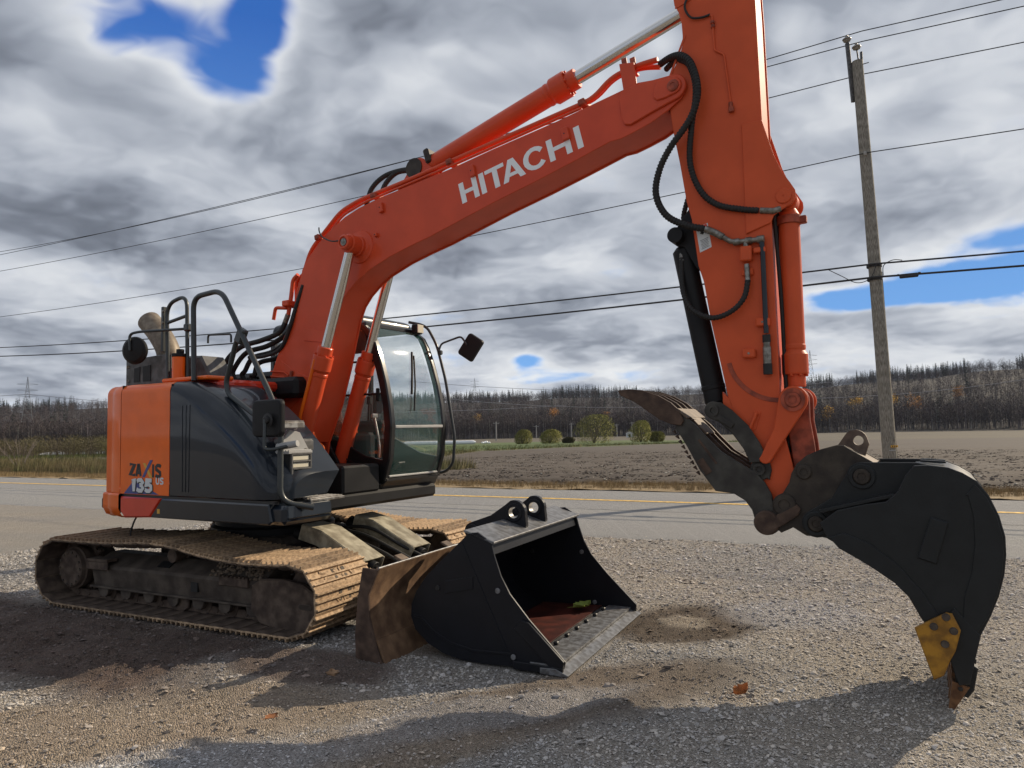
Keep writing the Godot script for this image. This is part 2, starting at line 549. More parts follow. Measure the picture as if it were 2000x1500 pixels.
# ------------------------------------------------------------------ sky
func sky_image() -> Image:
	var W := 4096
	var H := 2048
	var big := FastNoiseLite.new()
	big.seed = 11
	big.noise_type = FastNoiseLite.TYPE_SIMPLEX_SMOOTH
	big.frequency = 0.85
	big.fractal_octaves = 6
	big.fractal_gain = 0.52
	big.domain_warp_enabled = true
	big.domain_warp_amplitude = 0.30
	big.domain_warp_frequency = 1.4
	big.domain_warp_fractal_octaves = 2
	# openings and thick banks: azimuth, elevation, half widths (degrees), strength
	var marks := [
		[-19.8, 30.0, 3.0, 4.4, -0.62], [-22.8, 25.2, 4.2, 2.2, -0.52], [-26.5, 28.5, 5.0, 2.6, -0.44], [-31.0, 26.5, 3.5, 2.4, -0.34], [-34.5, 33.0, 6.0, 3.0, -0.30],
		[31.0, 9.2, 6.5, 1.0, -0.62], [26.0, 8.8, 2.5, 0.9, -0.40], [37.0, 9.6, 4.0, 1.2, -0.5], [1.3, 5.5, 1.3, 0.6, -0.42], [22.7, 28.2, 2.0, 2.0, -0.26], [13.0, 28.6, 2.0, 1.3, -0.22],
		[-9.0, 23.0, 7.0, 2.6, 0.26], [-14.0, 19.0, 7.0, 2.0, 0.14], [31.0, 7.3, 6.0, 0.5, -0.14], [-15.3, 25.5, 1.4, 5.0, -0.20], [-30.0, 15.5, 9.0, 3.0, 0.20], [32.0, 15.0, 7.0, 2.0, 0.26], [1.0, 17.0, 9.0, 2.4, 0.14], [31.0, 21.0, 3.0, 1.5, 0.14], [-27.0, 7.0, 9.0, 1.0, 0.16], [14.0, 20.0, 6.0, 2.5, 0.12],
		[0.5, 29.0, 5.0, 1.5, -0.16], [-13.5, 27.0, 1.6, 3.5, -0.14], [35.5, 11.9, 4.0, 0.9, -0.2], [30.5, 6.4, 6.0, 0.9, -0.16], [0.0, 4.0, 9.0, 0.8, -0.14], [-35.5, 21.5, 3.0, 2.0, -0.16],
		[75.0, 24.0, 8.0, 4.0, -0.6], [58.0, 31.0, 5.0, 3.0, -0.5], [115.0, 38.0, 11.0, 5.0, -0.6], [150.0, 20.0, 8.0, 3.0, -0.6], [-70.0, 30.0, 8.0, 4.0, -0.6], [-120.0, 22.0, 9.0, 4.0, -0.6], [-150.0, 45.0, 12.0, 6.0, -0.5], [95.0, 10.0, 7.0, 1.2, -0.6], [-55.0, 9.5, 6.0, 1.2, -0.5]]
	var bytes := PackedByteArray()
	bytes.resize(W * H * 3)
	bytes.fill(90)
	var lut := PackedByteArray()
	for i in 1025:
		lut.append(int(clamp(pow(i / 1024.0, 1.0 / 2.2), 0.0, 1.0) * 255.0))
	# the marks as one field, coarse, looked up below
	var MW := 1024
	var MH := 256
	var field := PackedFloat32Array()
	field.resize(MW * (MH + 1))
	for m in marks:
		var y0 := clampi(int((m[1] - m[3] * 2.6) / 90.0 * MH), 0, MH)
		var y1 := clampi(int((m[1] + m[3] * 2.6) / 90.0 * MH) + 1, 0, MH)
		var x0 := int((m[0] - m[2] * 2.6 + 180.0) / 360.0 * MW)
		var x1 := int((m[0] + m[2] * 2.6 + 180.0) / 360.0 * MW) + 1
		for y in range(y0, y1 + 1):
			for x in range(x0, x1 + 1):
				var u: float = (float(x) / MW * 360.0 - 180.0 - m[0]) / m[2]
				var w: float = (float(y) / MH * 90.0 - m[1]) / m[3]
				field[y * MW + posmod(x, MW)] += m[4] * exp(-(u * u + w * w) * 1.1)
	var sun := Vector2(0.86, -0.51)
	for y in H / 2:
		var el := (0.5 - (y + 0.5) / H) * PI
		var sy := sin(el)
		var cy := cos(el)
		var eld := rad_to_deg(el)
		var k := cy / (sy + 0.15)
		var low := clampf(1.0 - eld / 12.0, 0.0, 1.0)
		var hi := clampf((eld - 4.0) / 26.0, 0.0, 1.0)
		var top_r := lerpf(0.20, 0.035, hi)
		var top_g := lerpf(0.44, 0.140, hi)
		var top_b := lerpf(0.84, 0.48, hi)
		var fy := eld / 90.0 * MH
		var iy := int(fy)
		var ty := fy - iy
		var at := y * W * 3
		for x in W:
			var az := (x + 0.5) / W * TAU
			if az > PI:
				az -= TAU
			var px := sin(az) * k
			var pz := cos(az) * k
			var n := big.get_noise_2d(px, pz)
			var n2 := big.get_noise_2d(px + 0.16 * sun.x, pz - 0.16 * sun.y)
			var fx := (az + PI) / TAU * MW
			var ix := int(fx) % MW
			var tx := fx - int(fx)
			var jx := (ix + 1) % MW
			var m := lerpf(lerpf(field[iy * MW + ix], field[iy * MW + jx], tx), lerpf(field[(iy + 1) * MW + ix], field[(iy + 1) * MW + jx], tx), ty)
			var d := 0.60 + 0.50 * n * (1.0 + 0.55 * minf(maxf(-m, 0.0) * 3.0, 1.0)) + 1.3 * m
			var a := clampf((d - 0.12) / 0.32, 0.0, 1.0)
			a = a * a * (3.0 - 2.0 * a)
			var t := 1.0 - exp(-maxf(d - 0.24, 0.0) * 2.3)
			var b := lerpf(0.98, 0.085, t) + 0.58 * (n - n2)
			b = b * (1.0 + 0.12 * low) + 0.05 * low
			b = b if b > 0.22 else 0.12 + 0.10 * exp((b - 0.22) * 6.0)
			b = b if b < 0.6 else 1.0 - 0.4 * exp(-(b - 0.6) * 2.5)
			var g2 := clampf((0.80 - b) * 1.3, 0.0, 1.0)
			bytes[at] = lut[int(clampf(lerpf(top_r, b * (0.98 - 0.12 * g2), a), 0.0, 1.0) * 1024.0)]
			bytes[at + 1] = lut[int(clampf(lerpf(top_g, b * (1.0 - 0.005 * g2), a), 0.0, 1.0) * 1024.0)]
			bytes[at + 2] = lut[int(clampf(lerpf(top_b, b * (1.02 + 0.25 * g2), a), 0.0, 1.0) * 1024.0)]
			at += 3
	return Image.create_from_data(W, H, false, Image.FORMAT_RGB8, bytes)

func view_and_light() -> void:
	var cam := Camera3D.new()
	cam.name = "camera"
	cam.fov = 57.32
	cam.near = 0.05
	cam.far = 6000.0
	cam.position = Vector3(0, 1.581, 0)
	cam.basis = Basis(Vector3.RIGHT, 0.0633) * Basis(Vector3.BACK, -0.0202)
	add_child(cam)
	var we := WorldEnvironment.new()
	we.name = "world_environment"
	var env := Environment.new()
	env.background_mode = Environment.BG_SKY
	env.tonemap_mode = Environment.TONE_MAPPER_LINEAR
	env.tonemap_exposure = 1.06
	env.sdfgi_enabled = true
	env.ssao_enabled = true
	env.ssil_enabled = true
	env.fog_enabled = true
	env.fog_density = 0.00005
	env.fog_light_color = Color(0.70, 0.76, 0.86)
	var sk := Sky.new()
	var pm := PanoramaSkyMaterial.new()
	pm.panorama = ImageTexture.create_from_image(sky_image())
	pm.energy_multiplier = 1.0
	sk.sky_material = pm
	env.sky = sk
	we.environment = env
	add_child(we)
	var sun := DirectionalLight3D.new()
	sun.name = "sun"
	sun.light_energy = 1.6
	sun.light_color = Color(1.0, 0.93, 0.82)
	sun.light_angular_distance = 0.5
	sun.shadow_enabled = true
	var el = deg_to_rad(30.5)
	var to = Vector3(0.86 * cos(el), sin(el), -0.51 * cos(el))
	sun.basis = Basis.looking_at(-to, Vector3.UP)
	add_child(sun)

# ------------------------------------------------------------------ the lie of the land
func far_h(d: float) -> float:
	var hs := [0.0, 0.0, 18.0, 0.0, 26.0, -0.12, 60.0, -0.6, 100.0, -1.18, 150.0, -1.9, 200.0, -2.65, 300.0, -3.9, 400.0, -4.6, 470.0, -4.9]
	if d >= 470.0:
		return -4.9
	for i in range(0, hs.size() - 2, 2):
		if d < hs[i + 2]:
			return lerpf(hs[i + 1], hs[i + 3], (d - hs[i]) / (hs[i + 2] - hs[i]))
	return -4.9

func land_h(x: float, z: float) -> float:
	var d := sqrt(x * x + z * z)
	var q := maxf(x * EN.x + z * EN.z, 0.0) * 1.13
	return far_h(lerpf(minf(q, d), d, smoothstep(60.0, 200.0, d)))

func road_q(s: float) -> float:
	return 0.0032 * s * s * (0.5 if s < 0.0 else 1.0) * (0.0 if s < 0.0 else 1.0) - (0.02 * max(-s - 6.0, 0.0))

func ground_h(x: float, z: float) -> float:
	var s := x * ES.x + z * ES.z
	var q := x * EN.x + z * EN.z - road_q(s)
	var h := land_h(x, z)
	if q < 17.6 and q > 14.4:
		h -= 0.02 * (q - 14.4)
	elif q >= 17.6 and q < 40.0:
		h -= 0.064 + 0.35 * exp(-pow((q - 21.5) / 1.6, 2.0)) * (0.5 if s > -8.0 else 1.0)
	return h

func rn(p: Vector2) -> float:
	return fn.get_noise_2d(p.x, p.y)

func soft(x: float, z: float, cx: float, cz: float, rx: float, rz: float, turn := 0.0) -> float:
	var d := Vector2(x - cx, z - cz).rotated(turn)
	var r := sqrt(d.x * d.x / (rx * rx) + d.y * d.y / (rz * rz))
	r += 0.32 * fn.get_noise_2d(x * 42.0, z * 42.0)
	return clampf((1.18 - r) / 0.36, 0.0, 1.0)

# colour and relief of the gravel lot round the machine
var T_AT := Vector3(-2.45, 0.0, -7.236)
const T_TURN := -0.45998
func lot_at(x: float, z: float) -> Array:
	var h := ground_h(x, z)
	var big := fn.get_noise_2d(x * 9.0, z * 9.0)
	var mid := fn.get_noise_2d(x * 55.0 + 90.0, z * 55.0)
	var small := fn.get_noise_2d(x * 260.0, z * 260.0 + 40.0)
	var c := Color(0.46, 0.41, 0.345).lerp(Color(0.38, 0.36, 0.335), clampf(0.5 + 1.3 * big + 0.5 * mid, 0.0, 1.0))
	h += 0.018 * big + 0.012 * mid + 0.006 * small
	var v := (Basis(Vector3.UP, -T_TURN) * (Vector3(x, 0, z) - T_AT))
	# dark churned mud beside the track, with the prints of the grousers in it
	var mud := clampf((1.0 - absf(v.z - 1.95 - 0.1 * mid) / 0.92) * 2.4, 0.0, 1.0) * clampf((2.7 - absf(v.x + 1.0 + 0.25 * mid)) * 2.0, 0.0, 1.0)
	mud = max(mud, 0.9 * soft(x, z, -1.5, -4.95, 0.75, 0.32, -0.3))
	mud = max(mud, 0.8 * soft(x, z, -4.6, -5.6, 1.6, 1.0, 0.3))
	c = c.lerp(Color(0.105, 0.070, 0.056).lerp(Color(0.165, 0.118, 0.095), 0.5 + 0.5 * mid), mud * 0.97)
	h += mud * (0.018 * mid + 0.028 * small + 0.014 * sin(v.x * TAU / 0.085 + v.z * 9.0 + mid * 3.0) * clampf(1.0 - absf(v.z - 2.1) / 0.4, 0.0, 1.0))
	# packed tan ground with old track marks nearest the viewer
	var tan := soft(x, z, -2.2, -4.0, 1.6, 0.5, 0.25)
	tan = max(tan, soft(x, z, -0.75, -3.72, 0.75, 0.32, 0.2))
	c = c.lerp(Color(0.36, 0.285, 0.21), tan * 0.85 * (1.0 - mud))
	h += tan * (1.0 - mud) * 0.010 * (smoothstep(-0.2, 0.4, sin((x * 0.35 + z) * TAU / 0.105 + mid)) - 0.5) * 1.9 * smoothstep(-0.25, 0.15, fn.get_noise_2d(x * 30.0 + 7.0, z * 30.0))
	# loose brown earth in front of the bucket, the patch dug out behind it, pale fresh gravel
	var heap := soft(x, z, 0.42, -4.35, 1.05, 0.42, 0.28)
	c = c.lerp(Color(0.20, 0.150, 0.108).lerp(Color(0.165, 0.13, 0.10), 0.5 + mid), heap * 0.85)
	h += heap * (0.030 + 0.022 * mid + 0.012 * small)
	var pat := soft(x, z, 1.36, -5.72, 0.58, 0.5, 0.3)
	c = c.lerp(Color(0.120, 0.088, 0.062), pat)
	h += pat * (0.018 * mid + 0.02 * small) - 0.02 * pat
	var slab := soft(x, z, 1.36, -5.78, 0.17, 0.2, 0.5)
	c = c.lerp(Color(0.42, 0.36, 0.28), slab * 0.8)
	var pale := soft(x, z, -1.6, -3.45, 0.85, 0.3, 0.4)
	pale = max(pale, 0.8 * soft(x, z, 2.3, -5.9, 0.55, 0.45))
	pale = max(pale, 0.7 * soft(x, z, -0.2, -4.1, 0.9, 0.22, 0.25))
	c = c.lerp(Color(0.46, 0.455, 0.46), pale * 0.7)
	# digging marks round the teeth
	var dig := soft(x, z, 2.6, -4.15, 0.5, 0.35)
	h += dig * 0.03 * mid
	# the ground falls a little before the dozer blade
	h -= 0.05 * smoothstep(0.0, 1.0, (v.x - 1.6) / 1.2) * smoothstep(0.2, 1.0, v.z / 1.3) * clampf(1.0 - (v.x - 3.9) / 1.2, 0.0, 1.0)
	if v.x > 2.3 and v.x < 3.72 and v.z > -0.68 and v.z < 1.18:
		h = min(h, -0.035)
	if v.x > -1.9 and v.x < 1.75 and absf(absf(v.z) - 0.995) < 0.42:
		h = min(h, 0.0)
	return [h, c, max(mud, max(heap, pat)), tan]

func road_point(s: float, q: float, lift := 0.0) -> Vector3:
	var p := ES * s + EN * (q + road_q(s))
	p.y = ground_h(p.x, p.z) + lift
	return p

func grid_mesh(ss: Array, qs: Array, at: Callable) -> Geo:
	var g := Geo.new()
	var P := []
	var C := []
	for s in ss:
		var row := PackedVector3Array()
		var rc := PackedColorArray()
		for q in qs:
			var r = at.call(s, q)
			row.append(r[0])
			rc.append(r[1])
		P.append(row)
		C.append(rc)
	var R := ss.size()
	var K := qs.size()
	var N := []
	for i in R:
		var row := PackedVector3Array()
		for j in K:
			var a: Vector3 = P[min(i + 1, R - 1)][j] - P[max(i - 1, 0)][j]
			var b: Vector3 = P[i][min(j + 1, K - 1)] - P[i][max(j - 1, 0)]
			var m = b.cross(a).normalized()
			row.append(m if m.y > 0.0 else -m)
		N.append(row)
	for i in R - 1:
		for j in K - 1:
			for t in [[0, 0, 1, 0, 1, 1], [0, 0, 1, 1, 0, 1]]:
				var q0 = P[i + t[0]][j + t[1]]
				var q1 = P[i + t[2]][j + t[3]]
				var q2 = P[i + t[4]][j + t[5]]
				var order = [0, 1, 2]
				if (q1 - q0).cross(q2 - q0).y > 0.0:
					order = [0, 2, 1]
				for o in order:
					var a = i + t[o * 2]
					var b = j + t[o * 2 + 1]
					g.v.append(P[a][b])
					g.n.append(N[a][b])
					g.col.append(C[a][b])
	g.colored = true
	return g

func steps(a: float, b: float, d: float, grow := 0.0) -> Array:
	var o := []
	var x := a
	while x < b:
		o.append(x)
		x += d
		d += grow
	o.append(b)
	return o

func field_side(x: float, z: float) -> float:
	# positive in the ploughed field, negative in the grass beside and beyond it
	var side := x + 6.5
	if z < -22.0:
		side = x - lerpf(-6.5, -5.2, (-22.0 - z) / 36.0)
	if z < -58.0:
		side = x - lerpf(-5.2, -3.0, (-58.0 - z) / 22.0)
	var far := -74.0 - 2.0 * (x + 3.0)
	if x > 6.5:
		far = -93.0 - 1.0 * (x - 6.5)
	if x > 38.0:
		far = -124.5 - 0.16 * (x - 38.0)
	return min(side, (z - far) * 0.7)

func setting() -> void:
	fn.seed = 5
	fn.noise_type = FastNoiseLite.TYPE_SIMPLEX_SMOOTH
	fn.frequency = 0.02
	fn.fractal_octaves = 3
	# the base of everything, reaching past the hills
	var rad := [0.0, 2.0, 6.0, 12.0, 20.0, 30.0, 45.0, 70.0, 100.0, 140.0, 190.0, 250.0, 320.0, 400.0, 480.0, 800.0, 1500.0, 3000.0]
	var base := grid_mesh(rad, range(0, 361, 5), func(r, a):
		var p := Vector3(sin(deg_to_rad(a)) * r, 0, -cos(deg_to_rad(a)) * r)
		p.y = ground_h(p.x, p.z) - 0.25
		return [p, Color(0.10, 0.085, 0.062)])
	struct("ground", base, M.soil)
	# the gravel lot: fine mesh where the eye can see relief, coarser round it
	var lot := grid_mesh(steps(-11.0, 4.6, 0.045), steps(1.6, 9.9, 0.045), func(s, q):
		var p := road_point(s, q)
		var r := lot_at(p.x, p.z)
		p.y = r[0]
		return [p, r[1]])
	struct("gravel_lot", lot, M.gravel)
	var rim := Geo.new()
	for r in [[-70.0, -11.0, 1.6, 9.9], [4.6, 60.0, 1.6, 9.9], [-70.0, 60.0, -40.0, 1.6]]:
		var gr := grid_mesh(steps(r[0], r[1], 0.5, 0.02), steps(r[2], r[3], 0.5), func(s, q):
			var p := road_point(s, q)
			var k := lot_at(p.x, p.z)
			p.y = k[0] - 0.004
			return [p, k[1]])
		rim.v.append_array(gr.v)
		rim.n.append_array(gr.n)
		rim.col.append_array(gr.col)
	rim.colored = true
	struct("gravel_lot", rim, M.gravel)
	# road
	var road := grid_mesh(steps(-120.0, 120.0, 0.6), [9.55, 9.75, 9.95, 10.3, 11.0, 12.0, 12.6, 12.7, 13.4, 14.3, 15.2, 16.2, 16.9, 17.2], func(s, q):
		var e := 0.0
		if q < 10.0:
			e = 0.22 * fn.get_noise_2d(s * 40.0, 3.0) + 0.08 * fn.get_noise_2d(s * 160.0, 9.0)
		var p := road_point(s, q + e, 0.012 if q > 9.7 else -0.03)
		var k := 0.5 + 0.5 * fn.get_noise_2d(s * 5.0, q * 25.0)
		var lane := exp(-pow((q - 11.6) / 0.5, 2.0)) + exp(-pow((q - 13.2) / 0.5, 2.0))
		var c := Color(0.36, 0.355, 0.35).lerp(Color(0.30, 0.298, 0.297), k) * (1.0 + 0.12 * lane)
		if q < 12.65:
			c = c.lerp(Color(0.41, 0.40, 0.385), 0.55)
		return [p, c])
	struct("road", road, M.asphalt)
	var line := grid_mesh(steps(-120.0, 120.0, 0.5), [14.22, 14.40], func(s, q):
		return [road_point(s, q + 0.015 * fn.get_noise_2d(s * 30.0, 1.0), 0.018), Color.WHITE])
	struct("road_marking", line, M.paint)
	var seam := grid_mesh(steps(-120.0, 120.0, 0.25), [0.0, 1.0], func(s, q):
		return [road_point(s, 12.66 + 0.05 * fn.get_noise_2d(s * 60.0, 5.0) + q * (0.018 + 0.012 * fn.get_noise_2d(s * 200.0, 8.0)), 0.016), Color.WHITE])
	struct("road_seam", seam, M.crack)
	# straw coloured verge, ditch bank and the fields
	var verge := grid_mesh(steps(-160.0, 90.0, 0.5), steps(17.0, 22.0, 0.25), func(s, q):
		var p := road_point(s, q + 0.12 * fn.get_noise_2d(s * 60.0, q))
		p.y += 0.03 + 0.05 * fn.get_noise_2d(s * 80.0, q * 80.0)
		return [p, Color(0.40, 0.29, 0.155).lerp(Color(0.30, 0.22, 0.115), 0.5 + fn.get_noise_2d(s * 50.0, q * 60.0))])
	struct("verge", verge, M.soil)
	var field := grid_mesh(steps(-45.0, 75.0, 0.33), steps(20.5, 62.0, 0.22, 0.006), func(s, q):
		var p := road_point(s, q)
		var f := field_side(p.x, p.z) + 1.5 * fn.get_noise_2d(p.x * 8.0, p.z * 8.0)
		var k := fn.get_noise_2d(s * 55.0, q * 120.0)
		var k2 := fn.get_noise_2d(s * 180.0, q * 180.0 + 60.0)
		var a := clampf(f * 1.2, 0.0, 1.0) * clampf((q - 20.6) * 0.9, 0.0, 1.0)
		p.y += a * (0.06 + 0.07 * k + 0.06 * k2 + 0.03 * sin(q * 7.5)) + 0.05
		var soil := Color(0.080, 0.064, 0.052).lerp(Color(0.115, 0.093, 0.076), clampf(0.5 + k + 0.6 * k2, 0.0, 1.0))
		var grass := Color(0.085, 0.105, 0.030).lerp(Color(0.15, 0.12, 0.05), clampf(0.45 + k2, 0.0, 1.0))
		return [p, grass.lerp(soil, a)])
	struct("ploughed_field", field, M.soil)
	var far := grid_mesh(steps(-260.0, 330.0, 5.0), steps(61.5, 470.0, 2.0, 0.12), func(s, q):
		var p = ES * s + EN * q
		p.y = land_h(p.x, p.z) + 0.06
		var f := field_side(p.x, p.z) + 3.0 * fn.get_noise_2d(p.x * 2.0, p.z * 2.0)
		var soil := Color(0.082, 0.066, 0.054).lerp(Color(0.105, 0.085, 0.069), 0.5 + fn.get_noise_2d(s * 3.0, q * 8.0))
		var green := Color(0.062, 0.135, 0.018).lerp(Color(0.12, 0.15, 0.035), clampf(0.5 + 1.6 * fn.get_noise_2d(s * 1.5, q * 4.0), 0.0, 1.0))
		var tan := Color(0.145, 0.120, 0.080).lerp(Color(0.10, 0.088, 0.06), clampf(0.5 + 1.5 * fn.get_noise_2d(s * 0.7, q * 3.5), 0.0, 1.0))
		var d := sqrt(p.x * p.x + p.z * p.z)
		var c := green.lerp(tan, clampf((d - 215.0) / 40.0, 0.0, 1.0))
		if p.x > 45.0:
			c = tan
		return [p, c.lerp(soil, clampf(f * 0.4, 0.0, 1.0))])
	struct("far_fields", far, M.soil)
	hills()

# height of the wooded ridge seen in a direction (degrees from straight ahead)
func ridge(az: float) -> float:
	var k := [-90.0, 18.0, -60.0, 26.0, -40.0, 30.0, -34.0, 34.0, -29.0, 41.0, -22.0, 42.0, -10.0, 42.0, -4.0, 44.0, 4.0, 47.0, 12.0, 47.0, 18.0, 46.0, 22.0, 49.0, 26.0, 54.0, 31.0, 60.0, 36.0, 64.0, 50.0, 68.0, 90.0, 48.0]
	for i in range(0, k.size() - 2, 2):
		if az < k[i + 2]:
			return lerpf(k[i + 1], k[i + 3], clampf((az - k[i]) / (k[i + 2] - k[i]), 0.0, 1.0))
	return 60.0

func hill_point(az: float, r: float) -> Vector3:
	var a := deg_to_rad(az)
	var top := ridge(az)
	var t := clampf((r - 455.0) / 650.0, 0.0, 1.0)
	var h := -4.9 + (top + 4.9) * (t * t * (3.0 - 2.0 * t) * 0.6 + 0.4 * t) + 5.0 * fn.get_noise_2d(az * 5.0, r * 0.2) * t
	if r > 1105.0:
		h -= (r - 1105.0) * 0.06
	return Vector3(sin(a) * r, h, -cos(a) * r)

func hills() -> void:
	var hill := grid_mesh(steps(-80.0, 80.0, 1.25), steps(450.0, 1500.0, 25.0), func(a, r):
		return [hill_point(a, r), Color(0.034, 0.026, 0.023)])
	struct("hill", hill, M.soil)

# a bare tree: a trunk and a haze of twigs, one metre high
func bare_tree(sd: int, c: Color, trunk: Color, crown: int, wide := 0.30) -> ArrayMesh:
	var r := RandomNumberGenerator.new()
	r.seed = sd
	var g := Geo.new()
	g.colored = true
	g.tint = trunk
	g.tube([Vector3(0, -0.05, 0), Vector3(0.01, 0.4, 0), Vector3(0, 0.9, 0.01)], 0.014, 4, 0.003, false)
	for i in crown:
		var y := r.randf_range(0.28, 1.0)
		var w := wide * sin(clampf((y - 0.2) / 0.85, 0.0, 1.0) * PI * 0.92 + 0.12)
		var a := r.randf() * TAU
		var d := Vector3(cos(a), r.randf_range(0.5, 1.6), sin(a)).normalized()
		var p := Vector3(cos(a), 0, sin(a)) * w * sqrt(r.randf()) + Vector3(0, y, 0)
		var l := r.randf_range(0.06, 0.15)
		var s := d.cross(Vector3(r.randf() - 0.5, r.randf() - 0.5, r.randf() - 0.5)).normalized() * r.randf_range(0.004, 0.009)
		g.tint = c * r.randf_range(0.7, 1.25)
		var m := d.cross(s).normalized()
		g.tri(p - d * l * 0.5 - s, p - d * l * 0.5 + s, p + d * l * 0.5, m, m, m)
	return g.mesh()

func conifer(sd: int) -> ArrayMesh:
	var r := RandomNumberGenerator.new()
	r.seed = sd
	var g := Geo.new()
	g.colored = true
	g.tint = Color(0.06, 0.05, 0.04)
	g.tube([Vector3(0, -0.05, 0), Vector3(0, 0.9, 0)], 0.015, 4, 0.004, false)
	for i in 130:
		var y := r.randf_range(0.10, 1.0)
		var a := r.randf() * TAU
		var w := 0.21 * (1.02 - y) + 0.02
		var o := Vector3(cos(a), -0.25, sin(a)).normalized()
		var s := Vector3(-sin(a), 0, cos(a)) * r.randf_range(0.02, 0.045)
		var p := Vector3(0, y, 0)
		g.tint = Color(0.022, 0.036, 0.020) * r.randf_range(0.6, 1.4)
		var m := (Vector3.UP + o * 0.5).normalized()
		g.tri(p + o * w * 0.25 - s, p + o * w * 0.25 + s, p + o * w * r.randf_range(0.8, 1.15), m, m, m)
	return g.mesh()

func scatter(called: String, m: ArrayMesh, material: Material, where: Array, tint: Array, label: String, category: String) -> MultiMeshInstance3D:
	var mm := MultiMesh.new()
	mm.transform_format = MultiMesh.TRANSFORM_3D
	mm.use_colors = true
	mm.mesh = m
	mm.instance_count = where.size()
	var buf := PackedFloat32Array()
	buf.resize(where.size() * 16)
	var k := 0
	for i in where.size():
		var t: Transform3D = where[i]
		var b := t.basis
		var c: Color = tint[i]
		buf[k] = b.x.x; buf[k + 1] = b.y.x; buf[k + 2] = b.z.x; buf[k + 3] = t.origin.x
		buf[k + 4] = b.x.y; buf[k + 5] = b.y.y; buf[k + 6] = b.z.y; buf[k + 7] = t.origin.y
		buf[k + 8] = b.x.z; buf[k + 9] = b.y.z; buf[k + 10] = b.z.z; buf[k + 11] = t.origin.z
		buf[k + 12] = c.r; buf[k + 13] = c.g; buf[k + 14] = c.b; buf[k + 15] = 1.0
		k += 16
	mm.buffer = buf
	var o := MultiMeshInstance3D.new()
	o.multimesh = mm
	o.material_override = material
	put(called, o, self)
	tag(o, label, category, "", "stuff")
	return o

func standing(p: Vector3, h: float, w := 1.0) -> Transform3D:
	return Transform3D(Basis(Vector3.UP, rng.randf() * TAU).scaled(Vector3(h * w, h, h * w)), p)

func forest() -> void:
	rng.seed = 77
	var kinds := [bare_tree(1, Color(0.052, 0.040, 0.038), Color(0.075, 0.062, 0.057), 90), bare_tree(2, Color(0.066, 0.046, 0.041), Color(0.10, 0.085, 0.078), 80, 0.24), bare_tree(3, Color(0.05, 0.04, 0.038), Color(0.20, 0.185, 0.17), 45, 0.18)]
	var put_at := [[], [], []]
	var tints := [[], [], []]
	for i in 15000:
		var az := rng.randf_range(-46.0, 46.0)
		var u := rng.randf()
		var r := 458.0 + 670.0 * u * u
		if i < 2600:
			r = 455.0 + rng.randf() * 45.0
		var k := rng.randi() % 2
		if r < 500.0 and rng.randf() < 0.35:
			k = 2
		if r < 470.0 and az > 25.0:
			continue
		put_at[k].append(standing(hill_point(az, r) - Vector3(0, 0.3, 0), rng.randf_range(9.0, 16.0), rng.randf_range(0.8, 1.3)))
		var b := rng.randf_range(0.75, 1.2)
		tints[k].append(Color(b, b * rng.randf_range(0.92, 1.05), b * rng.randf_range(0.9, 1.1)))
	for i in 2400:
		var az := rng.randf_range(-46.0, 46.0)
		put_at[0].append(standing(hill_point(az, rng.randf_range(1060.0, 1130.0)), rng.randf_range(6.0, 11.0), 1.1))
		tints[0].append(Color(0.8, 0.8, 0.8))
	for k in 3:
		scatter(["bare_forest", "bare_forest", "birch_forest"][k], kinds[k], M.twig, put_at[k], tints[k], ["bare grey brown forest covering the long hill behind the fields", "taller reddish brown bare trees mixed through the hillside forest", "pale thin trunks standing along the foot of the wooded hill"][k], "forest")
	var cw := []
	var ct := []
	for i in 2600:
		var az := rng.randf_range(-46.0, 46.0)
		var r := rng.randf_range(1050.0, 1125.0)
		if fn.get_noise_2d(az * 6.0, 3.0) < -0.18:
			continue
		if i % 7 == 0:
			r = rng.randf_range(480.0, 1000.0)
		cw.append(standing(hill_point(az, r), rng.randf_range(11.0, 21.0), rng.randf_range(0.8, 1.4)))
		ct.append(Color.WHITE * rng.randf_range(0.7, 1.2))
	scatter("conifer_forest", conifer(4), M.twig, cw, ct, "dark evergreens along the crest of the hill", "forest")

# ------------------------------------------------------------------ the excavator
var EX: Node3D
var UP_TURN := deg_to_rad(-4.5)

func ug() -> Geo:
	var g := Geo.new()
	g.xf = Transform3D(Basis(Vector3.UP, UP_TURN), Vector3.ZERO)
	return g

func V(x: float, y: float, z: float) -> Vector3:
	return Vector3(x, y, z)

# the loop of the track chain, seen from the side: position and direction at a distance along it
var loop_pts := []
var loop_len := 0.0
func track_loop() -> void:
	var p := []
	p.append_array(Array(arc(Vector2(1.47, 0.315), 0.27, -90, 78, 14)))
	for q in [[1.30, 0.562], [1.0, 0.552], [0.72, 0.566], [0.45, 0.592], [0.2, 0.634], [0.0, 0.65], [-0.25, 0.652], [-0.5, 0.632], [-0.75, 0.622], [-1.1, 0.618]]:
		p.append(Vector2(q[0], q[1]))
	p.append_array(Array(arc(Vector2(-1.45, 0.332), 0.288, 100, 270, 14)))
	p.append(Vector2(1.47, 0.045))
	loop_pts = p
	loop_len = 0.0
	for i in p.size() - 1:
		loop_len += p[i].distance_to(p[i + 1])

func on_loop(d: float) -> Array:
	d = fposmod(d, loop_len)
	for i in loop_pts.size() - 1:
		var l: float = loop_pts[i].distance_to(loop_pts[i + 1])
		if d <= l:
			return [loop_pts[i].lerp(loop_pts[i + 1], d / l)]
		d -= l
	return [loop_pts[0]]

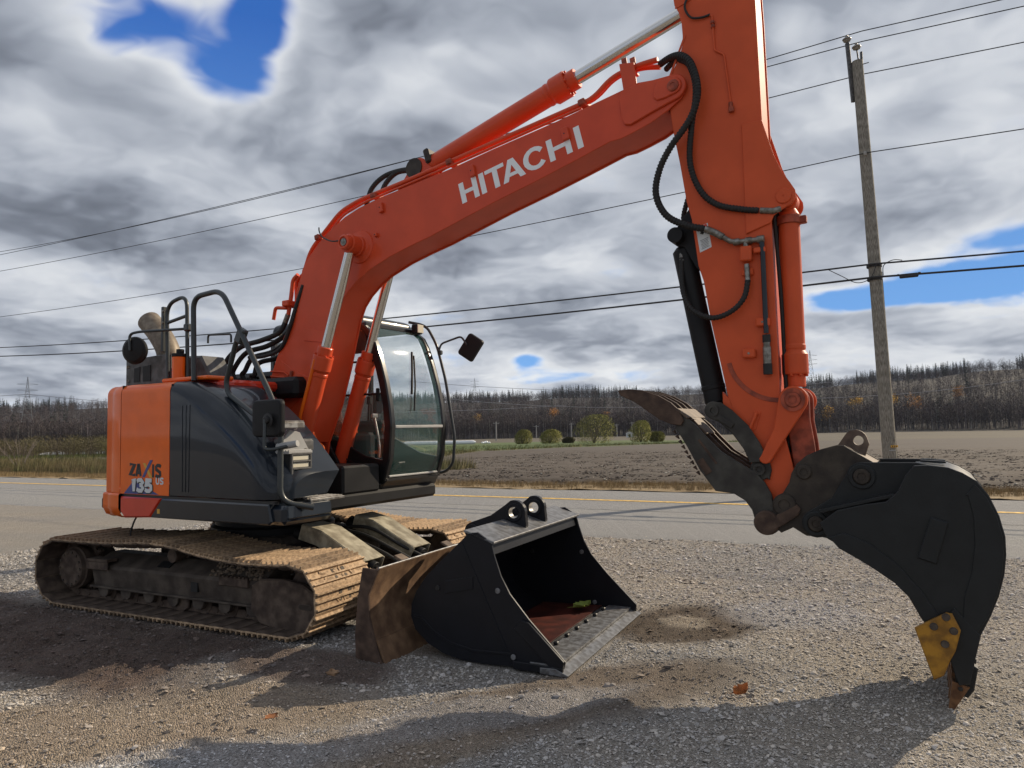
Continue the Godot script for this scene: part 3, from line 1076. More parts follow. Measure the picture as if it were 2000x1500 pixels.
func shoe_mesh(sd: int) -> Geo:
	# triple grouser shoe, its outer face up (y), pitch along x, width along z
	var g := Geo.new()
	var h := 0.0835
	var prof := pv([-h, 0.002, -h, 0.012, -h + 0.008, 0.014, -0.062, 0.014, -0.059, 0.036, -0.049, 0.036, -0.046, 0.014, -0.010, 0.014, -0.006, 0.032, 0.006, 0.032, 0.010, 0.014, 0.050, 0.014, 0.054, 0.038, 0.066, 0.038, 0.070, 0.014, h + 0.012, 0.012, h + 0.012, 0.004, h, 0.0, 0.0, -0.002])
	g.prism(prof, -0.338, 0.338, 0.003, 0.9)
	var r := RandomNumberGenerator.new()
	r.seed = sd
	for i in 7:
		var at := Vector3(r.randf_range(-0.05, 0.06), 0.016, r.randf_range(-0.25, 0.25))
		g.box(at, Vector3(r.randf_range(0.01, 0.03), r.randf_range(0.004, 0.014), r.randf_range(0.02, 0.07)), 0.003, Basis(Vector3.UP, r.randf() * 3.0))
	return g

func shoe_holes() -> Geo:
	# four bolt heads and the two clearing holes in the middle of a shoe, caked with dark mud
	var g := Geo.new()
	for z in [-0.055, 0.055]:
		g.rod(V(-0.029, 0.008, z), V(-0.029, 0.0155, z), 0.016, 10)
		g.box(V(0.030, 0.0142, z), Vector3(0.030, 0.006, 0.04), 0.002)
	return g

func crawler(side: float) -> void:
	var cz := 0.995 * side
	var tr := group_node("crawler_track", EX)
	tr.position = V(0, 0, cz)
	var shoes := [part_mesh(shoe_mesh(1)), part_mesh(shoe_mesh(2)), part_mesh(shoe_mesh(3))]
	var link := Geo.new()
	for z in [-0.075, 0.075]:
		link.prism(pv([-0.10, -0.012, 0.075, -0.012, 0.088, -0.03, 0.088, -0.062, 0.06, -0.078, -0.06, -0.078, -0.10, -0.055]), z - 0.017, z + 0.017, 0.003)
	link.rod(V(0.086, -0.045, -0.10), V(0.086, -0.045, 0.10), 0.022, 10)
	link.box(V(0.0, -0.0055, 0.0), Vector3(0.160, 0.006, 0.668), 0.0)
	var links := link.mesh()
	var hole := shoe_holes().mesh()
	var count := int(round(loop_len / 0.1715))
	var pitch := loop_len / count
	for i in count:
		var a: Vector2 = on_loop(i * pitch)[0]
		var b: Vector2 = on_loop((i + 1) * pitch)[0]
		var d := (b - a).normalized()
		var out := Vector2(d.y, -d.x)
		var m := (a + b) * 0.5
		var bs := Basis(Vector3(d.x, d.y, 0), Vector3(out.x, out.y, 0), Vector3(d.x, d.y, 0).cross(Vector3(out.x, out.y, 0)))
		var o := MeshInstance3D.new()
		o.mesh = shoes[(i * 7 + i / 3) % 3]
		o.material_override = M.shoe if m.x > -0.1 and (i * 5) % 4 != 0 else M.shoe_mud_shade  # rear shoes take the painted-shade copy; every fourth front shoe too, as mud variation
		o.transform = Transform3D(bs, V(m.x, m.y, 0))
		put("track_shoe", o, tr)
		var l := MeshInstance3D.new()
		l.mesh = links
		l.material_override = M.frame_b
		l.transform = o.transform
		put("track_link", l, tr)
		if m.x > 0.2 and m.y > 0.1:
			var hh := MeshInstance3D.new()
			hh.mesh = hole
			hh.material_override = M.frame
			hh.transform = o.transform
			put("bolt_cluster", hh, tr)
			hh.set_meta("kind", "stuff")
	# frame beam
	var fr := group_node("track_frame", EX)
	fr.position = V(0, 0, cz)
	var g := Geo.new()
	var s := side
	# box beam with a sloping top and a foot flange
	for q in [[-1.14, 1.02]]:
		var sec := [V(0, 0.195, 0.135 * s), V(0, 0.36, 0.165 * s), V(0, 0.385, 0.15 * s), V(0, 0.475, -0.02 * s), V(0, 0.475, -0.16 * s), V(0, 0.195, -0.16 * s)]
		for i in sec.size():
			var a: Vector3 = sec[i]
			var b: Vector3 = sec[(i + 1) % sec.size()]
			g.quad(a + V(q[0], 0, 0), a + V(q[1], 0, 0), b + V(q[1], 0, 0), b + V(q[0], 0, 0), (a + b) * 0.5 - V(0, 0.33, 0))
		for x in q:
			for i in range(1, sec.size() - 1):
				g.flat(sec[0] + V(x, 0, 0), sec[i] + V(x, 0, 0), sec[i + 1] + V(x, 0, 0), V(x, 0, 0))
	g.box(V(-0.06, 0.188, 0.03 * s), Vector3(2.18, 0.018, 0.30), 0.004)
	part("beam", g, M.frame, fr)
	g = Geo.new()
	g.box(V(-1.02, 0.435, 0.15 * s), Vector3(0.30, 0.03, 0.11), 0.006)
	g.box(V(-1.02, 0.385, 0.19 * s), Vector3(0.30, 0.07, 0.016), 0.004)
	g.box(V(-1.165, 0.40, 0.13 * s), Vector3(0.014, 0.10, 0.13), 0.003)
	part("step", g, M.frame_b, fr)
	g = Geo.new()
	g.box(V(0.72, 0.37, 0.172 * s), Vector3(0.33, 0.075, 0.022), 0.004)
	for i in 7:
		g.box(V(0.58 + i * 0.046, 0.412, 0.178 * s), Vector3(0.018, 0.014, 0.05), 0.003)
	part("step", g, M.frame_b, fr)
	# hand holes
	g = Geo.new()
	g.prism(pv([0.205, 0.245, 0.285, 0.245, 0.285, 0.325, 0.205, 0.325]), 0.12 * s, 0.167 * s, 0.0)
	part("hand_hole", g, M.ink, fr)
	g = Geo.new()
	g.box(V(-0.22, 0.428, 0.082 * s), Vector3(0.15, 0.012, 0.07), 0.0, Basis(Vector3.RIGHT, 0.62 * s))
	part("hand_hole", g, M.ink, fr)
	# dried clay lying on the sloping top, towards the front
	g = Geo.new()
	rng.seed = 9
	for i in 90:
		var x := rng.randf_range(0.35, 0.98)
		var t := rng.randf()
		g.lathe([[0.0, 0.010], [rng.randf_range(0.006, 0.016), 0.006], [rng.randf_range(0.012, 0.026), -0.004]], V(x, lerpf(0.392, 0.474, t), lerpf(0.14, 0.0, t) * s), V(0, 1, 0.5 * s), 6)
	part("dried_clay", g, M.clay, fr).set_meta("kind", "stuff")
	# idler guard: a faceted plate box round the front wheel
	g = Geo.new()
	g.prism(pv([0.93, 0.36, 1.02, 0.415, 1.26, 0.43, 1.47, 0.40, 1.60, 0.335, 1.63, 0.18, 1.58, 0.06, 1.50, -0.0, 1.24, 0.03, 1.02, 0.06, 0.92, 0.16]), 0.13 * s, 0.185 * s, 0.012, 0.97)
	part("idler_guard", g, M.frame_b, fr)
	g = Geo.new()
	g.prism(arc(Vector2(1.455, 0.235), 0.021, 90, 270, 6) + arc(Vector2(1.545, 0.235), 0.021, -90, 90, 6), 0.17 * s, 0.1875 * s, 0.002)
	part("guard_slot", g, M.frame, fr)
	g = Geo.new()
	g.lathe([[0.0, -0.09], [0.19, -0.09], [0.215, -0.07], [0.215, -0.045], [0.235, -0.04], [0.235, 0.04], [0.215, 0.045], [0.215, 0.07], [0.19, 0.09], [0.0, 0.09]], V(1.46, 0.315, 0), Vector3.BACK, 28)
	part("idler", g, M.frame_b, fr)
	# sprocket with its final drive
	g = Geo.new()
	for i in 19:
		var a := TAU * i / 19.0
		g.box(V(-1.45 + cos(a) * 0.235, 0.332 + sin(a) * 0.235, 0), Vector3(0.05, 0.045, 0.05), 0.01, Basis(Vector3.BACK, a))
	g.lathe([[0.0, -0.025], [0.225, -0.025], [0.225, 0.025], [0.0, 0.025]], V(-1.45, 0.332, 0), Vector3.BACK, 28)
	part("sprocket", g, M.frame_b, fr)
	g = Geo.new()
	g.lathe([[0.0, -0.18], [0.185, -0.18], [0.185, 0.07], [0.20, 0.08], [0.20, 0.135], [0.185, 0.142], [0.175, 0.175], [0.165, 0.182], [0.0, 0.182]], V(-1.45, 0.332, 0), Vector3.BACK * s, 32)
	part("final_drive", g, M.frame_b, fr)
	for i in 14:
		var a := TAU * i / 14.0
		g = Geo.new()
		g.rod(V(-1.45 + cos(a) * 0.152, 0.332 + sin(a) * 0.152, 0.18 * s), V(-1.45 + cos(a) * 0.152, 0.332 + sin(a) * 0.152, 0.192 * s), 0.012, 6)
		part("drive_bolt", g, M.frame, fr)
	# rollers
	for i in 7:
		var x := -0.98 + i * 0.315
		g = Geo.new()
		g.lathe([[0.0, -0.13], [0.05, -0.13], [0.05, -0.10], [0.095, -0.098], [0.095, -0.06], [0.072, -0.05], [0.072, 0.05], [0.095, 0.06], [0.095, 0.098], [0.05, 0.10], [0.05, 0.13], [0.0, 0.13]], V(x, 0.142, 0), Vector3.BACK, 18)
		part("roller", g, M.frame_b, fr)
	for i in 7:
		var x := -0.98 + i * 0.315
		g = Geo.new()
		g.prism(pv([x - 0.075, 0.182, x + 0.075, 0.182, x + 0.06, 0.125, x + 0.03, 0.098, x - 0.03, 0.098, x - 0.06, 0.125]), 0.132 * s, 0.158 * s, 0.004)
		part("roller_bracket", g, M.frame, fr)
	g = Geo.new()
	g.prism(pv([-0.13, 0.182, 0.13, 0.182, 0.12, 0.09, 0.06, 0.055, -0.06, 0.055, -0.12, 0.09]), 0.10 * s, 0.125 * s, 0.005)
	part("track_guard", g, M.frame_b, fr)
	g = Geo.new()
	g.lathe([[0.0, -0.10], [0.06, -0.10], [0.06, -0.03], [0.05, -0.02], [0.05, 0.02], [0.06, 0.03], [0.06, 0.10], [0.0, 0.10]], V(-0.12, 0.515, 0), Vector3.BACK, 16)
	g.box(V(-0.12, 0.47, -0.08 * s), Vector3(0.08, 0.1, 0.05), 0.005)
	part("carrier_roller", g, M.frame_b, fr)

func part_mesh(g: Geo) -> ArrayMesh:
	return g.mesh()

func undercarriage() -> void:
	track_loop()
	crawler(1.0)
	crawler(-1.0)
	# centre frame
	var g := Geo.new()
	g.box(V(0, 0.52, 0), Vector3(1.25, 0.20, 1.10), 0.03)
	for a in [0.62, -0.62, PI - 0.62, PI + 0.62]:
		g.box(V(cos(a) * 0.72, 0.46, sin(a) * 0.62), Vector3(0.75, 0.18, 0.26), 0.02, Basis(Vector3.UP, -a))
	part("centre_frame", g, M.frame, EX)
	g = Geo.new()
	g.lathe([[0.0, 0.60], [0.60, 0.60], [0.60, 0.68], [0.56, 0.70], [0.56, 0.80], [0.62, 0.81], [0.62, 0.86], [0.0, 0.86]], V(0, 0, 0), Vector3.UP, 40)
	part("slewing_ring", g, M.black, EX)
	# dozer blade
	var bl := group_node("dozer_blade", EX)
	g = Geo.new()
	var face := pv([2.365, -0.075, 2.295, 0.125, 2.245, 0.28, 2.242, 0.43, 2.33, 0.615, 2.30, 0.62, 2.20, 0.43, 2.205, 0.26, 2.26, 0.1, 2.33, -0.08])
	g.prism(face, -1.335, 1.335, 0.003)
	part("mouldboard", g, M.blade, bl)
	g = Geo.new()
	g.prism(pv([2.385, -0.085, 2.296, 0.118, 2.310, 0.122, 2.404, -0.082]), -1.34, 1.34, 0.002)
	part("cutting_edge", g, M.blade, bl)
	for s in [1.0, -1.0]:
		g = Geo.new()
		g.prism(pv([2.37, -0.07, 2.298, 0.125, 2.25, 0.28, 2.247, 0.43, 2.335, 0.612, 2.195, 0.618, 2.15, 0.40, 2.125, 0.15, 2.13, -0.02]), 1.337 * s, 1.36 * s, 0.004)
		part("end_plate", g, M.blade_s, bl)
	g = Geo.new()
	g.box(V(2.13, 0.24, 0), Vector3(0.12, 0.16, 2.3), 0.02)
	g.box(V(2.15, 0.44, 0), Vector3(0.08, 0.10, 2.3), 0.02)
	part("backing_beam", g, M.frame, bl)
	# bright edge worn along the top of the blade
	g = Geo.new()
	g.tube([V(2.318, 0.618, -1.335), V(2.318, 0.618, 1.335)], 0.008, 8)
	part("top_rim", g, M.edge, bl)
	for s in [0.52, -0.52]:
		g = Geo.new()
		g.box(V(1.45, 0.25, s), Vector3(1.45, 0.15, 0.13), 0.02, Basis(Vector3.BACK, 0.03))
		part("push_arm", g, M.frame_b, bl)
	for s in [0.46, -0.27]:
		# lift cylinder, its sloping cover plate and the pin bracket at the blade
		g = Geo.new()
		g.rod(V(0.75, 0.68, s), V(1.62, 0.40, s), 0.065, 18)
		g.rod(V(1.62, 0.40, s), V(2.02, 0.33, s), 0.035, 14)
		part("lift_cylinder", g, M.black, bl)
		g = Geo.new()
		var a := V(0.93, 0.765, s)
		var b := V(1.14, 0.72, s)
		var c := V(1.60, 0.49, s)
		for q in [[a, b], [b, c]]:
			var d: Vector3 = q[1] - q[0]
			g.box((q[0] + q[1]) * 0.5, Vector3(d.length() + 0.01, 0.014, 0.27), 0.003, Basis(Vector3.BACK, atan2(d.y, d.x)))
			for k in [1.0, -1.0]:
				g.box((q[0] + q[1]) * 0.5 + V(-0.015, -0.062, k * 0.142), Vector3(d.length() + 0.01, 0.13, 0.013), 0.003, Basis(Vector3.BACK, atan2(d.y, d.x)) * Basis(Vector3.RIGHT, -0.12 * k))
		part("cylinder_cover", g, M.cover, bl)
		g = Geo.new()
		for x in [1.25, 1.48]:
			g.rod(V(x, 0.672 - (x - 1.14) * 0.5, s + 0.02), V(x + 0.01, 0.682 - (x - 1.14) * 0.5, s + 0.02), 0.016, 8)
		part("cover_bolt", g, M.ink, bl)
		g = Geo.new()
		for k in [0.085, -0.085]:
			g.prism(PackedVector2Array([Vector2(2.20, 0.42), Vector2(2.20, 0.16), Vector2(1.86, 0.2)]) + arc(Vector2(1.97, 0.40), 0.095, 200, 60, 8), s + k - 0.016, s + k + 0.016, 0.004)
		part("pin_bracket", g, M.frame, bl)
		g = Geo.new()
		g.rod(V(1.97, 0.40, s - 0.13), V(1.97, 0.40, s + 0.13), 0.055, 20)
		part("pin", g, M.black, bl)
		g = Geo.new()
		g.box(V(1.91, 0.51, s), Vector3(0.13, 0.02, 0.11), 0.005, Basis(Vector3.BACK, -0.42))
		part("grease_block", g, M.coupler_b, bl)
		g = Geo.new()
		var strap := []
		for q in arc(Vector2(1.99, 0.40), 0.125, 95, 5, 10):
			strap.append([V(q.x, q.y, s + 0.04), V(q.x, q.y, s + 0.12)])
		g.sheet(strap, V(0.7, 0.7, 0))
		part("pin_guard", g, M.coupler_b, bl)
	# hoses that feed the blade
	for k in 3:
		g = Geo.new()
		g.tube(curve([V(0.6, 0.62, 0.12 - 0.12 * k), V(1.1, 0.60 + 0.03 * k, 0.18 - 0.14 * k), V(1.5, 0.50, 0.2 - 0.16 * k), V(1.75, 0.36, 0.16 - 0.2 * k)]), 0.016, 8)
		part("hose", g, M.hose, bl)

# hydraulic cylinder between two pins in the x-y plane; parts: barrel, gland, rod, eyes
func ram(called: String, a: Vector3, b: Vector3, r: float, rod_r: float, split: float, paint: Material, eye := 0.07) -> void:
	var c := group_node(called, EX)
	var d := (b - a).normalized()
	var l := a.distance_to(b)
	var g := ug()
	g.lathe([[0.0, 0.04], [r * 0.7, 0.05], [r, 0.09], [r, l * split - 0.20], [r * 1.05, l * split - 0.19], [r * 1.05, l * split - 0.17], [r * 1.0, l * split - 0.165], [r * 1.0, l * split - 0.15]], a, d, 28)
	part("barrel", g, paint, c)
	g = ug()
	g.lathe([[r * 1.0, l * split - 0.155], [r * 1.22, l * split - 0.13], [r * 1.22, l * split - 0.01], [r * 1.19, l * split], [r * 0.92, l * split + 0.002], [r * 0.92, l * split + 0.078], [r * 0.86, l * split + 0.084], [rod_r, l * split + 0.084]], a, d, 28)
	part("gland", g, paint, c)
	g = ug()
	for i in 8:
		var u := d.cross(Vector3.BACK).rotated(d, TAU * i / 8.0 + 0.2)
		g.rod(a + d * (l * split) + u * r * 1.06, a + d * (l * split + 0.014) + u * r * 1.06, 0.012, 6)
	part("gland_bolts", g, paint, c)
	g = ug()
	g.rod(a + d * (l * split + 0.05), b - d * 0.03, rod_r, 24)
	part("rod", g, M.chrome, c)
	for p in [a, b]:
		g = ug()
		g.lathe([[0.0, -0.055], [eye - 0.006, -0.055], [eye, -0.049], [eye, 0.049], [eye - 0.006, 0.055], [0.0, 0.055]], p, Vector3.BACK, 22)
		part("rod_eye", g, paint, c)

func boom_and_arm() -> void:
	# boom: welded box, side plates proud of the top and bottom plates
	var top := [0.10, 1.75, 0.10, 2.025, 0.195, 2.259, 0.325, 2.520, 0.465, 2.751, 0.546, 2.994, 0.592, 3.175, 0.682, 3.284, 0.816, 3.401, 0.969, 3.504, 1.161, 3.598, 1.337, 3.652, 1.607, 3.704, 1.940, 3.745]
	var top2 := [2.388, 3.803, 2.804, 3.874, 3.413, 3.966, 3.862, 4.049, 4.083, 4.090, 4.316, 4.066]
	var low := [4.296, 3.825, 4.172, 3.766, 4.046, 3.729, 3.936, 3.702, 3.852, 3.700, 3.544, 3.614, 3.182, 3.518, 2.794, 3.424, 2.160, 3.250, 1.933, 3.199, 1.697, 3.138, 1.453, 3.050, 1.301, 2.964]
	var low2 := [1.198, 2.885, 1.114, 2.790, 1.05, 2.66, 0.99, 2.45, 0.92, 2.2, 0.80, 1.85, 0.62, 1.48]
	var pts := pv(top) + pv(top2) + pv([4.40, 4.035, 4.44, 3.97, 4.40, 3.89]) + pv(low) + pv(low2) + arc(Vector2(0.46, 1.42), 0.15, -20, -150, 6)
	var boom := group_node("boom", EX)
	var g := ug()
	for s in [1.0, -1.0]:
		g.prism(pts, 0.152 * s, 0.172 * s, 0.004)
	part("side_plate", g, M.boom, boom)
	g = ug()
	var upper := pv(top) + pv(top2)
	var lower := pv(low) + pv(low2)
	for strip in [[upper, -0.012], [lower, -0.012]]:
		var q: PackedVector2Array = strip[0]
		var row := []
		for i in q.size():
			var t := (q[min(i + 1, q.size() - 1)] - q[max(i - 1, 0)]).normalized()
			var nrm := Vector2(-t.y, t.x)
			var p = q[i] + nrm * strip[1]
			row.append([V(p.x, p.y, -0.153), V(p.x, p.y, 0.153)])
		g.sheet(row, V(0, 1, 0) if strip[0] == upper else V(0, -1, 0))
	part("cover_plate", g, M.boom, boom)
	# fork and boss plates at the tip
	var fork := pv([3.938, 3.99, 3.955, 3.84, 3.975, 3.795, 4.02, 3.782, 4.185, 3.835, 4.38, 3.890]) + arc(Vector2(4.350, 3.978), 0.092, -60, 80, 8) + pv([4.10, 4.07, 3.95, 4.055])
	for s in [1.0, -1.0]:
		g = ug()
		g.prism(fork, 0.170 * s, 0.192 * s, 0.006)
		part("fork_plate", g, M.boom, boom)
		g = ug()
		g.prism(pv([4.21, 3.99, 4.205, 3.93, 4.23, 3.905, 4.28, 3.905, 4.37, 3.925]) + arc(Vector2(4.352, 3.98), 0.06, -40, 90, 6) + pv([4.24, 4.045]), 0.190 * s, 0.206 * s, 0.006)
		part("boss_plate", g, M.boom, boom)
	g = ug()
	g.lathe([[0.0, -0.218], [0.034, -0.218], [0.042, -0.212], [0.042, 0.212], [0.034, 0.218], [0.020, 0.218], [0.018, 0.214], [0.0, 0.214]], V(4.352, 3.979, 0), Vector3.BACK, 22)
	part("pin", g, M.worn, boom)
	# stops and small brackets on the side
	for q in [[3.49, 3.84, 0.06, 0.10], [2.62, 3.73, 0.05, 0.10], [1.62, 3.60, 0.05, 0.09], [1.56, 3.36, 0.03, 0.035]]:
		g = ug()
		g.box(V(q[0], q[1], 0.186), Vector3(q[2], q[3], 0.032), 0.005, Basis(Vector3.BACK, 0.2))
		part("side_bracket", g, M.boom, boom)
		g = ug()
		g.rod(V(q[0] - 0.005, q[1], 0.20), V(q[0] - 0.005, q[1], 0.2035), 0.006, 8)
		part("bracket_hole", g, M.ink, boom)
	# ribs and pads low on the boom
	g = ug()
	g.prism(pv([0.62, 2.60, 0.95, 2.53, 0.95, 2.42, 0.62, 2.47]), 0.170, 0.180, 0.004)
	g.prism(pv([0.30, 2.30, 0.55, 2.16, 0.80, 2.08, 0.80, 1.98, 0.52, 2.05, 0.26, 2.2]), 0.170, 0.180, 0.004)
	g.prism(pv([0.30, 1.98, 0.34, 1.74, 0.62, 1.95, 0.60, 2.0]), 0.170, 0.178, 0.003)
	part("weld_pad", g, M.boom, boom)
	# collar for the boom cylinder pin
	g = ug()
	g.lathe([[0.16, 0.165], [0.15, 0.185], [0.105, 0.195], [0.095, 0.205], [0.095, 0.235], [0.088, 0.24], [0.0, 0.24]], V(1.36, 3.28, 0), Vector3.BACK, 28)
	g.lathe([[0.16, 0.165], [0.15, 0.185], [0.095, 0.205], [0.088, 0.24], [0.0, 0.24]], V(1.36, 3.28, 0), Vector3.FORWARD, 28)
	part("pin_boss", g, M.boom, boom)
	g = ug()
	g.lathe([[0.0, -0.40], [0.05, -0.40], [0.062, -0.39], [0.062, 0.345], [0.066, 0.35], [0.066, 0.395], [0.058, 0.402], [0.048, 0.402], [0.046, 0.39], [0.0, 0.39]], V(1.36, 3.28, 0), Vector3.BACK, 24)
	part("cylinder_pin", g, M.boom, boom)
	g = ug()
	g.lathe([[0.0, 0.404], [0.014, 0.404], [0.018, 0.400], [0.034, 0.398], [0.036, 0.392]], V(1.36, 3.28, 0), Vector3.BACK, 16)
	part("pin_cap", g, M.fit, boom)
	# maker's name along the side, white sheet lettering
	hitachi(boom)
	# boom cylinders
	for s in [0.29, -0.29]:
		ram("boom_cylinder", V(0.56, 1.05, s), V(1.36, 3.28, s), 0.078, 0.045, 0.555, M.boom, 0.085)
	# arm cylinder above the boom
	ram("arm_cylinder", V(1.98, 3.925, 0), V(4.47, 4.625, 0), 0.088, 0.052, 0.585, M.boom, 0.08)
	g = ug()
	for s in [0.075, -0.075]:
		g.prism(pv([1.68, 3.70, 2.26, 3.77]) + arc(Vector2(1.98, 3.925), 0.09, 20, 160, 8), s - 0.014, s + 0.014, 0.004)
	part("arm_cylinder_bracket", g, M.boom, boom)
	# arm
	var arm := group_node("arm", EX)
	var outline := pv([4.36, 4.92, 4.352, 4.70, 4.366, 4.590, 4.394, 4.531, 4.413, 4.445, 4.417, 4.353, 4.414, 4.282, 4.381, 4.190, 4.317, 4.080, 4.285, 3.99, 4.299, 3.892, 4.331, 3.633, 4.365, 3.428, 4.403, 3.144, 4.434, 3.017, 4.469, 2.682, 4.503, 2.563, 4.539, 2.296, 4.616, 1.877, 4.639, 1.748, 4.68, 1.60, 4.84, 1.10, 4.875, 1.02])
	var tail := arc(Vector2(4.965, 1.06), 0.09, 200, 350, 8) + pv([5.04, 1.25, 4.985, 1.50, 4.966, 1.75, 4.966, 2.002, 4.962, 2.452, 4.962, 2.95, 4.932, 3.30, 4.930, 3.604, 4.921, 4.424, 4.915, 4.60, 4.90, 4.95])
	g = ug()
	for s in [1.0, -1.0]:
		g.prism(outline + tail, 0.132 * s, 0.150 * s, 0.004)
	part("side_plate", g, M.arm, arm)
	g = ug()
	for strip in [[outline, 0.012, V(-1, 0, 0)], [tail, 0.010, V(1, 0, 0)]]:
		var q: PackedVector2Array = strip[0]
		var row := []
		for i in q.size():
			var t := (q[min(i + 1, q.size() - 1)] - q[max(i - 1, 0)]).normalized()
			var p = q[i] + Vector2(-t.y, t.x) * strip[1]
			row.append([V(p.x, p.y, -0.133), V(p.x, p.y, 0.133)])
		g.sheet(row, strip[2])
	part("cover_plate", g, M.arm, arm)
	# bucket cylinder bracket: a plate that swells out of the front edge
	for s in [1.0, -1.0]:
		g = ug()
		g.prism(pv([4.80, 3.60, 4.93, 3.606, 4.998, 3.347, 5.044, 3.227, 5.091, 3.145, 5.120, 3.090]) + arc(Vector2(5.050, 3.062), 0.072, 10, -80, 6) + pv([4.98, 2.945, 4.962, 2.90, 4.80, 2.85]), 0.150 * s, 0.164 * s, 0.004)
		part("cylinder_bracket", g, M.arm, arm)
	g = ug()
	g.lathe([[0.0, -0.176], [0.046, -0.176], [0.05, -0.172], [0.05, 0.172], [0.046, 0.176], [0.006, 0.176], [0.005, 0.172], [0.0, 0.172]], V(5.048, 3.062, 0), Vector3.BACK, 24)
	part("pin", g, M.arm, arm)
	# fold lines and welds
	g = ug()
	g.prism(pv([4.372, 4.560, 4.905, 4.700, 4.905, 4.712, 4.37, 4.572]), 0.150, 0.156, 0.001)
	g.prism(pv([4.430, 4.35, 4.30, 4.06, 4.315, 4.055, 4.445, 4.345]), 0.150, 0.155, 0.001)
	part("weld_seam", g, M.arm, arm)
	g = ug()
	g.prism(pv([4.87, 4.74, 4.93, 4.76, 4.955, 4.62, 4.93, 4.61, 4.90, 4.70]), -0.02, 0.17, 0.004)
	part("end_lug", g, M.arm, arm)
	# doubler plate with a round lower edge, sheet with cylinder warning
	g = ug()
	g.prism(arc(Vector2(4.975, 2.06), 0.345, 192, 268, 14) + arc(Vector2(4.975, 2.06), 0.315, 268, 192, 14), 0.149, 0.1545, 0.001)
	part("weld_arc", g, M.worn, arm)
	g = ug()
	g.prism(pv([4.462, 2.946, 4.545, 2.972, 4.566, 2.800, 4.484, 2.772]), 0.1495, 0.1515, 0.0)
	part("warning_label", g, M.white, arm)
	g = ug()
	g.prism(pv([4.468, 2.93, 4.541, 2.953, 4.536, 2.968, 4.466, 2.944]), 0.151, 0.1522, 0.0)
	part("label_band", g, M.red, arm)
	g = ug()
	for i in 7:
		var y := 2.862 - i * 0.010
		g.box(V(4.517 + i * 0.0012, y, 0.1517), Vector3(0.058 - 0.006 * (i % 3), 0.003, 0.001), 0.0, Basis(Vector3.BACK, 0.3))
	g.prism(pv([4.488, 2.905, 4.51, 2.895, 4.52, 2.91, 4.50, 2.92]), 0.151, 0.1522, 0.0)
	g.prism(pv([4.525, 2.90, 4.542, 2.905, 4.54, 2.925, 4.522, 2.92]), 0.151, 0.1522, 0.0)
	part("label_print", g, M.ink, arm)
	# rest block, lifting handle, small bracket
	for q in [[4.79, 2.045, 0.085, 0.058, -0.04], [4.885, 2.245, 0.09, 0.055, -0.04]]:
		g = ug()
		g.box(V(q[0], q[1], 0.168), Vector3(q[2], q[3], 0.04), 0.008, Basis(Vector3.BACK, q[4]))
		part("side_bracket", g, M.arm, arm)
		g = ug()
		g.rod(V(q[0], q[1], 0.186), V(q[0], q[1], 0.190), 0.008, 8)
		part("bracket_bolt", g, M.fit, arm)
	g = ug()
	g.tube(bent([V(4.820, 1.645, 0.15), V(4.820, 1.645, 0.178), V(4.775, 1.545, 0.178), V(4.775, 1.545, 0.15)], 0.012), 0.010, 8)
	g.prism(pv([4.77, 1.53, 4.81, 1.545, 4.845, 1.655, 4.80, 1.665]), 0.149, 0.156, 0.002)
	part("tie_handle", g, M.arm, arm)
	# bucket cylinder, idler links, bucket link
	ram("bucket_cylinder", V(5.048, 3.062, 0), V(5.045, 1.728, 0), 0.068, 0.040, 0.87, M.arm, 0.065)
	g = ug()
	g.lathe([[0.074, -0.024], [0.082, -0.02], [0.082, 0.03], [0.074, 0.034]], V(5.046, 2.93, 0), V(0, 1, 0), 24)
	g.box(V(5.13, 2.93, 0.0), Vector3(0.06, 0.05, 0.05), 0.006)
	g.box(V(5.0, 3.02, 0.06), Vector3(0.10, 0.05, 0.05), 0.012, Basis(Vector3.BACK, 0.25))
	part("hose_clamp", g, M.worn, arm)
	var lk := group_node("bucket_linkage", EX)
	for s in [1.0, -1.0]:
		g = ug()
		g.prism(arc(Vector2(5.055, 1.728), 0.088, -20, 165, 10) + pv([4.93, 1.55, 4.845, 1.375]) + arc(Vector2(4.87, 1.36), 0.04, 190, 330, 5) + pv([4.99, 1.47, 5.09, 1.62]), 0.175 * s, 0.205 * s, 0.006)
		part("idler_link", g, M.arm, lk)
	g = ug()
	g.prism(arc(Vector2(5.055, 1.728), 0.082, 0, 180, 10) + pv([5.0, 1.55, 5.025, 1.30]) + arc(Vector2(5.10, 1.27), 0.07, 190, 350, 6) + pv([5.155, 1.45, 5.135, 1.6]), -0.105, -0.075, 0.006)
	g.prism(arc(Vector2(5.055, 1.728), 0.082, 0, 180, 10) + pv([5.0, 1.55, 5.025, 1.30]) + arc(Vector2(5.10, 1.27), 0.07, 190, 350, 6) + pv([5.155, 1.45, 5.135, 1.6]), 0.075, 0.105, 0.006)
	g.box(V(5.085, 1.42, 0), Vector3(0.10, 0.22, 0.15), 0.01, Basis(Vector3.BACK, 0.08))
	part("bucket_link", g, M.worn, lk)
	for q in [[5.055, 1.728, 0.225, 0.048], [4.882, 1.364, 0.2, 0.035], [5.102, 1.272, 0.225, 0.045]]:
		g = ug()
		g.lathe([[0.0, -q[2]], [q[3], -q[2]], [q[3], q[2] - 0.004], [q[3] - 0.004, q[2]], [q[3] * 0.55, q[2]], [q[3] * 0.5, q[2] - 0.004], [0.0, q[2] - 0.004]], V(q[0], q[1], 0), Vector3.BACK, 22)
		part("pin", g, M.worn, lk)
	g = ug()
	g.lathe([[0.05, 0.205], [0.074, 0.205], [0.074, 0.216], [0.05, 0.216]], V(5.055, 1.728, 0), Vector3.BACK, 24)
	part("pin_collar", g, M.worn, lk)

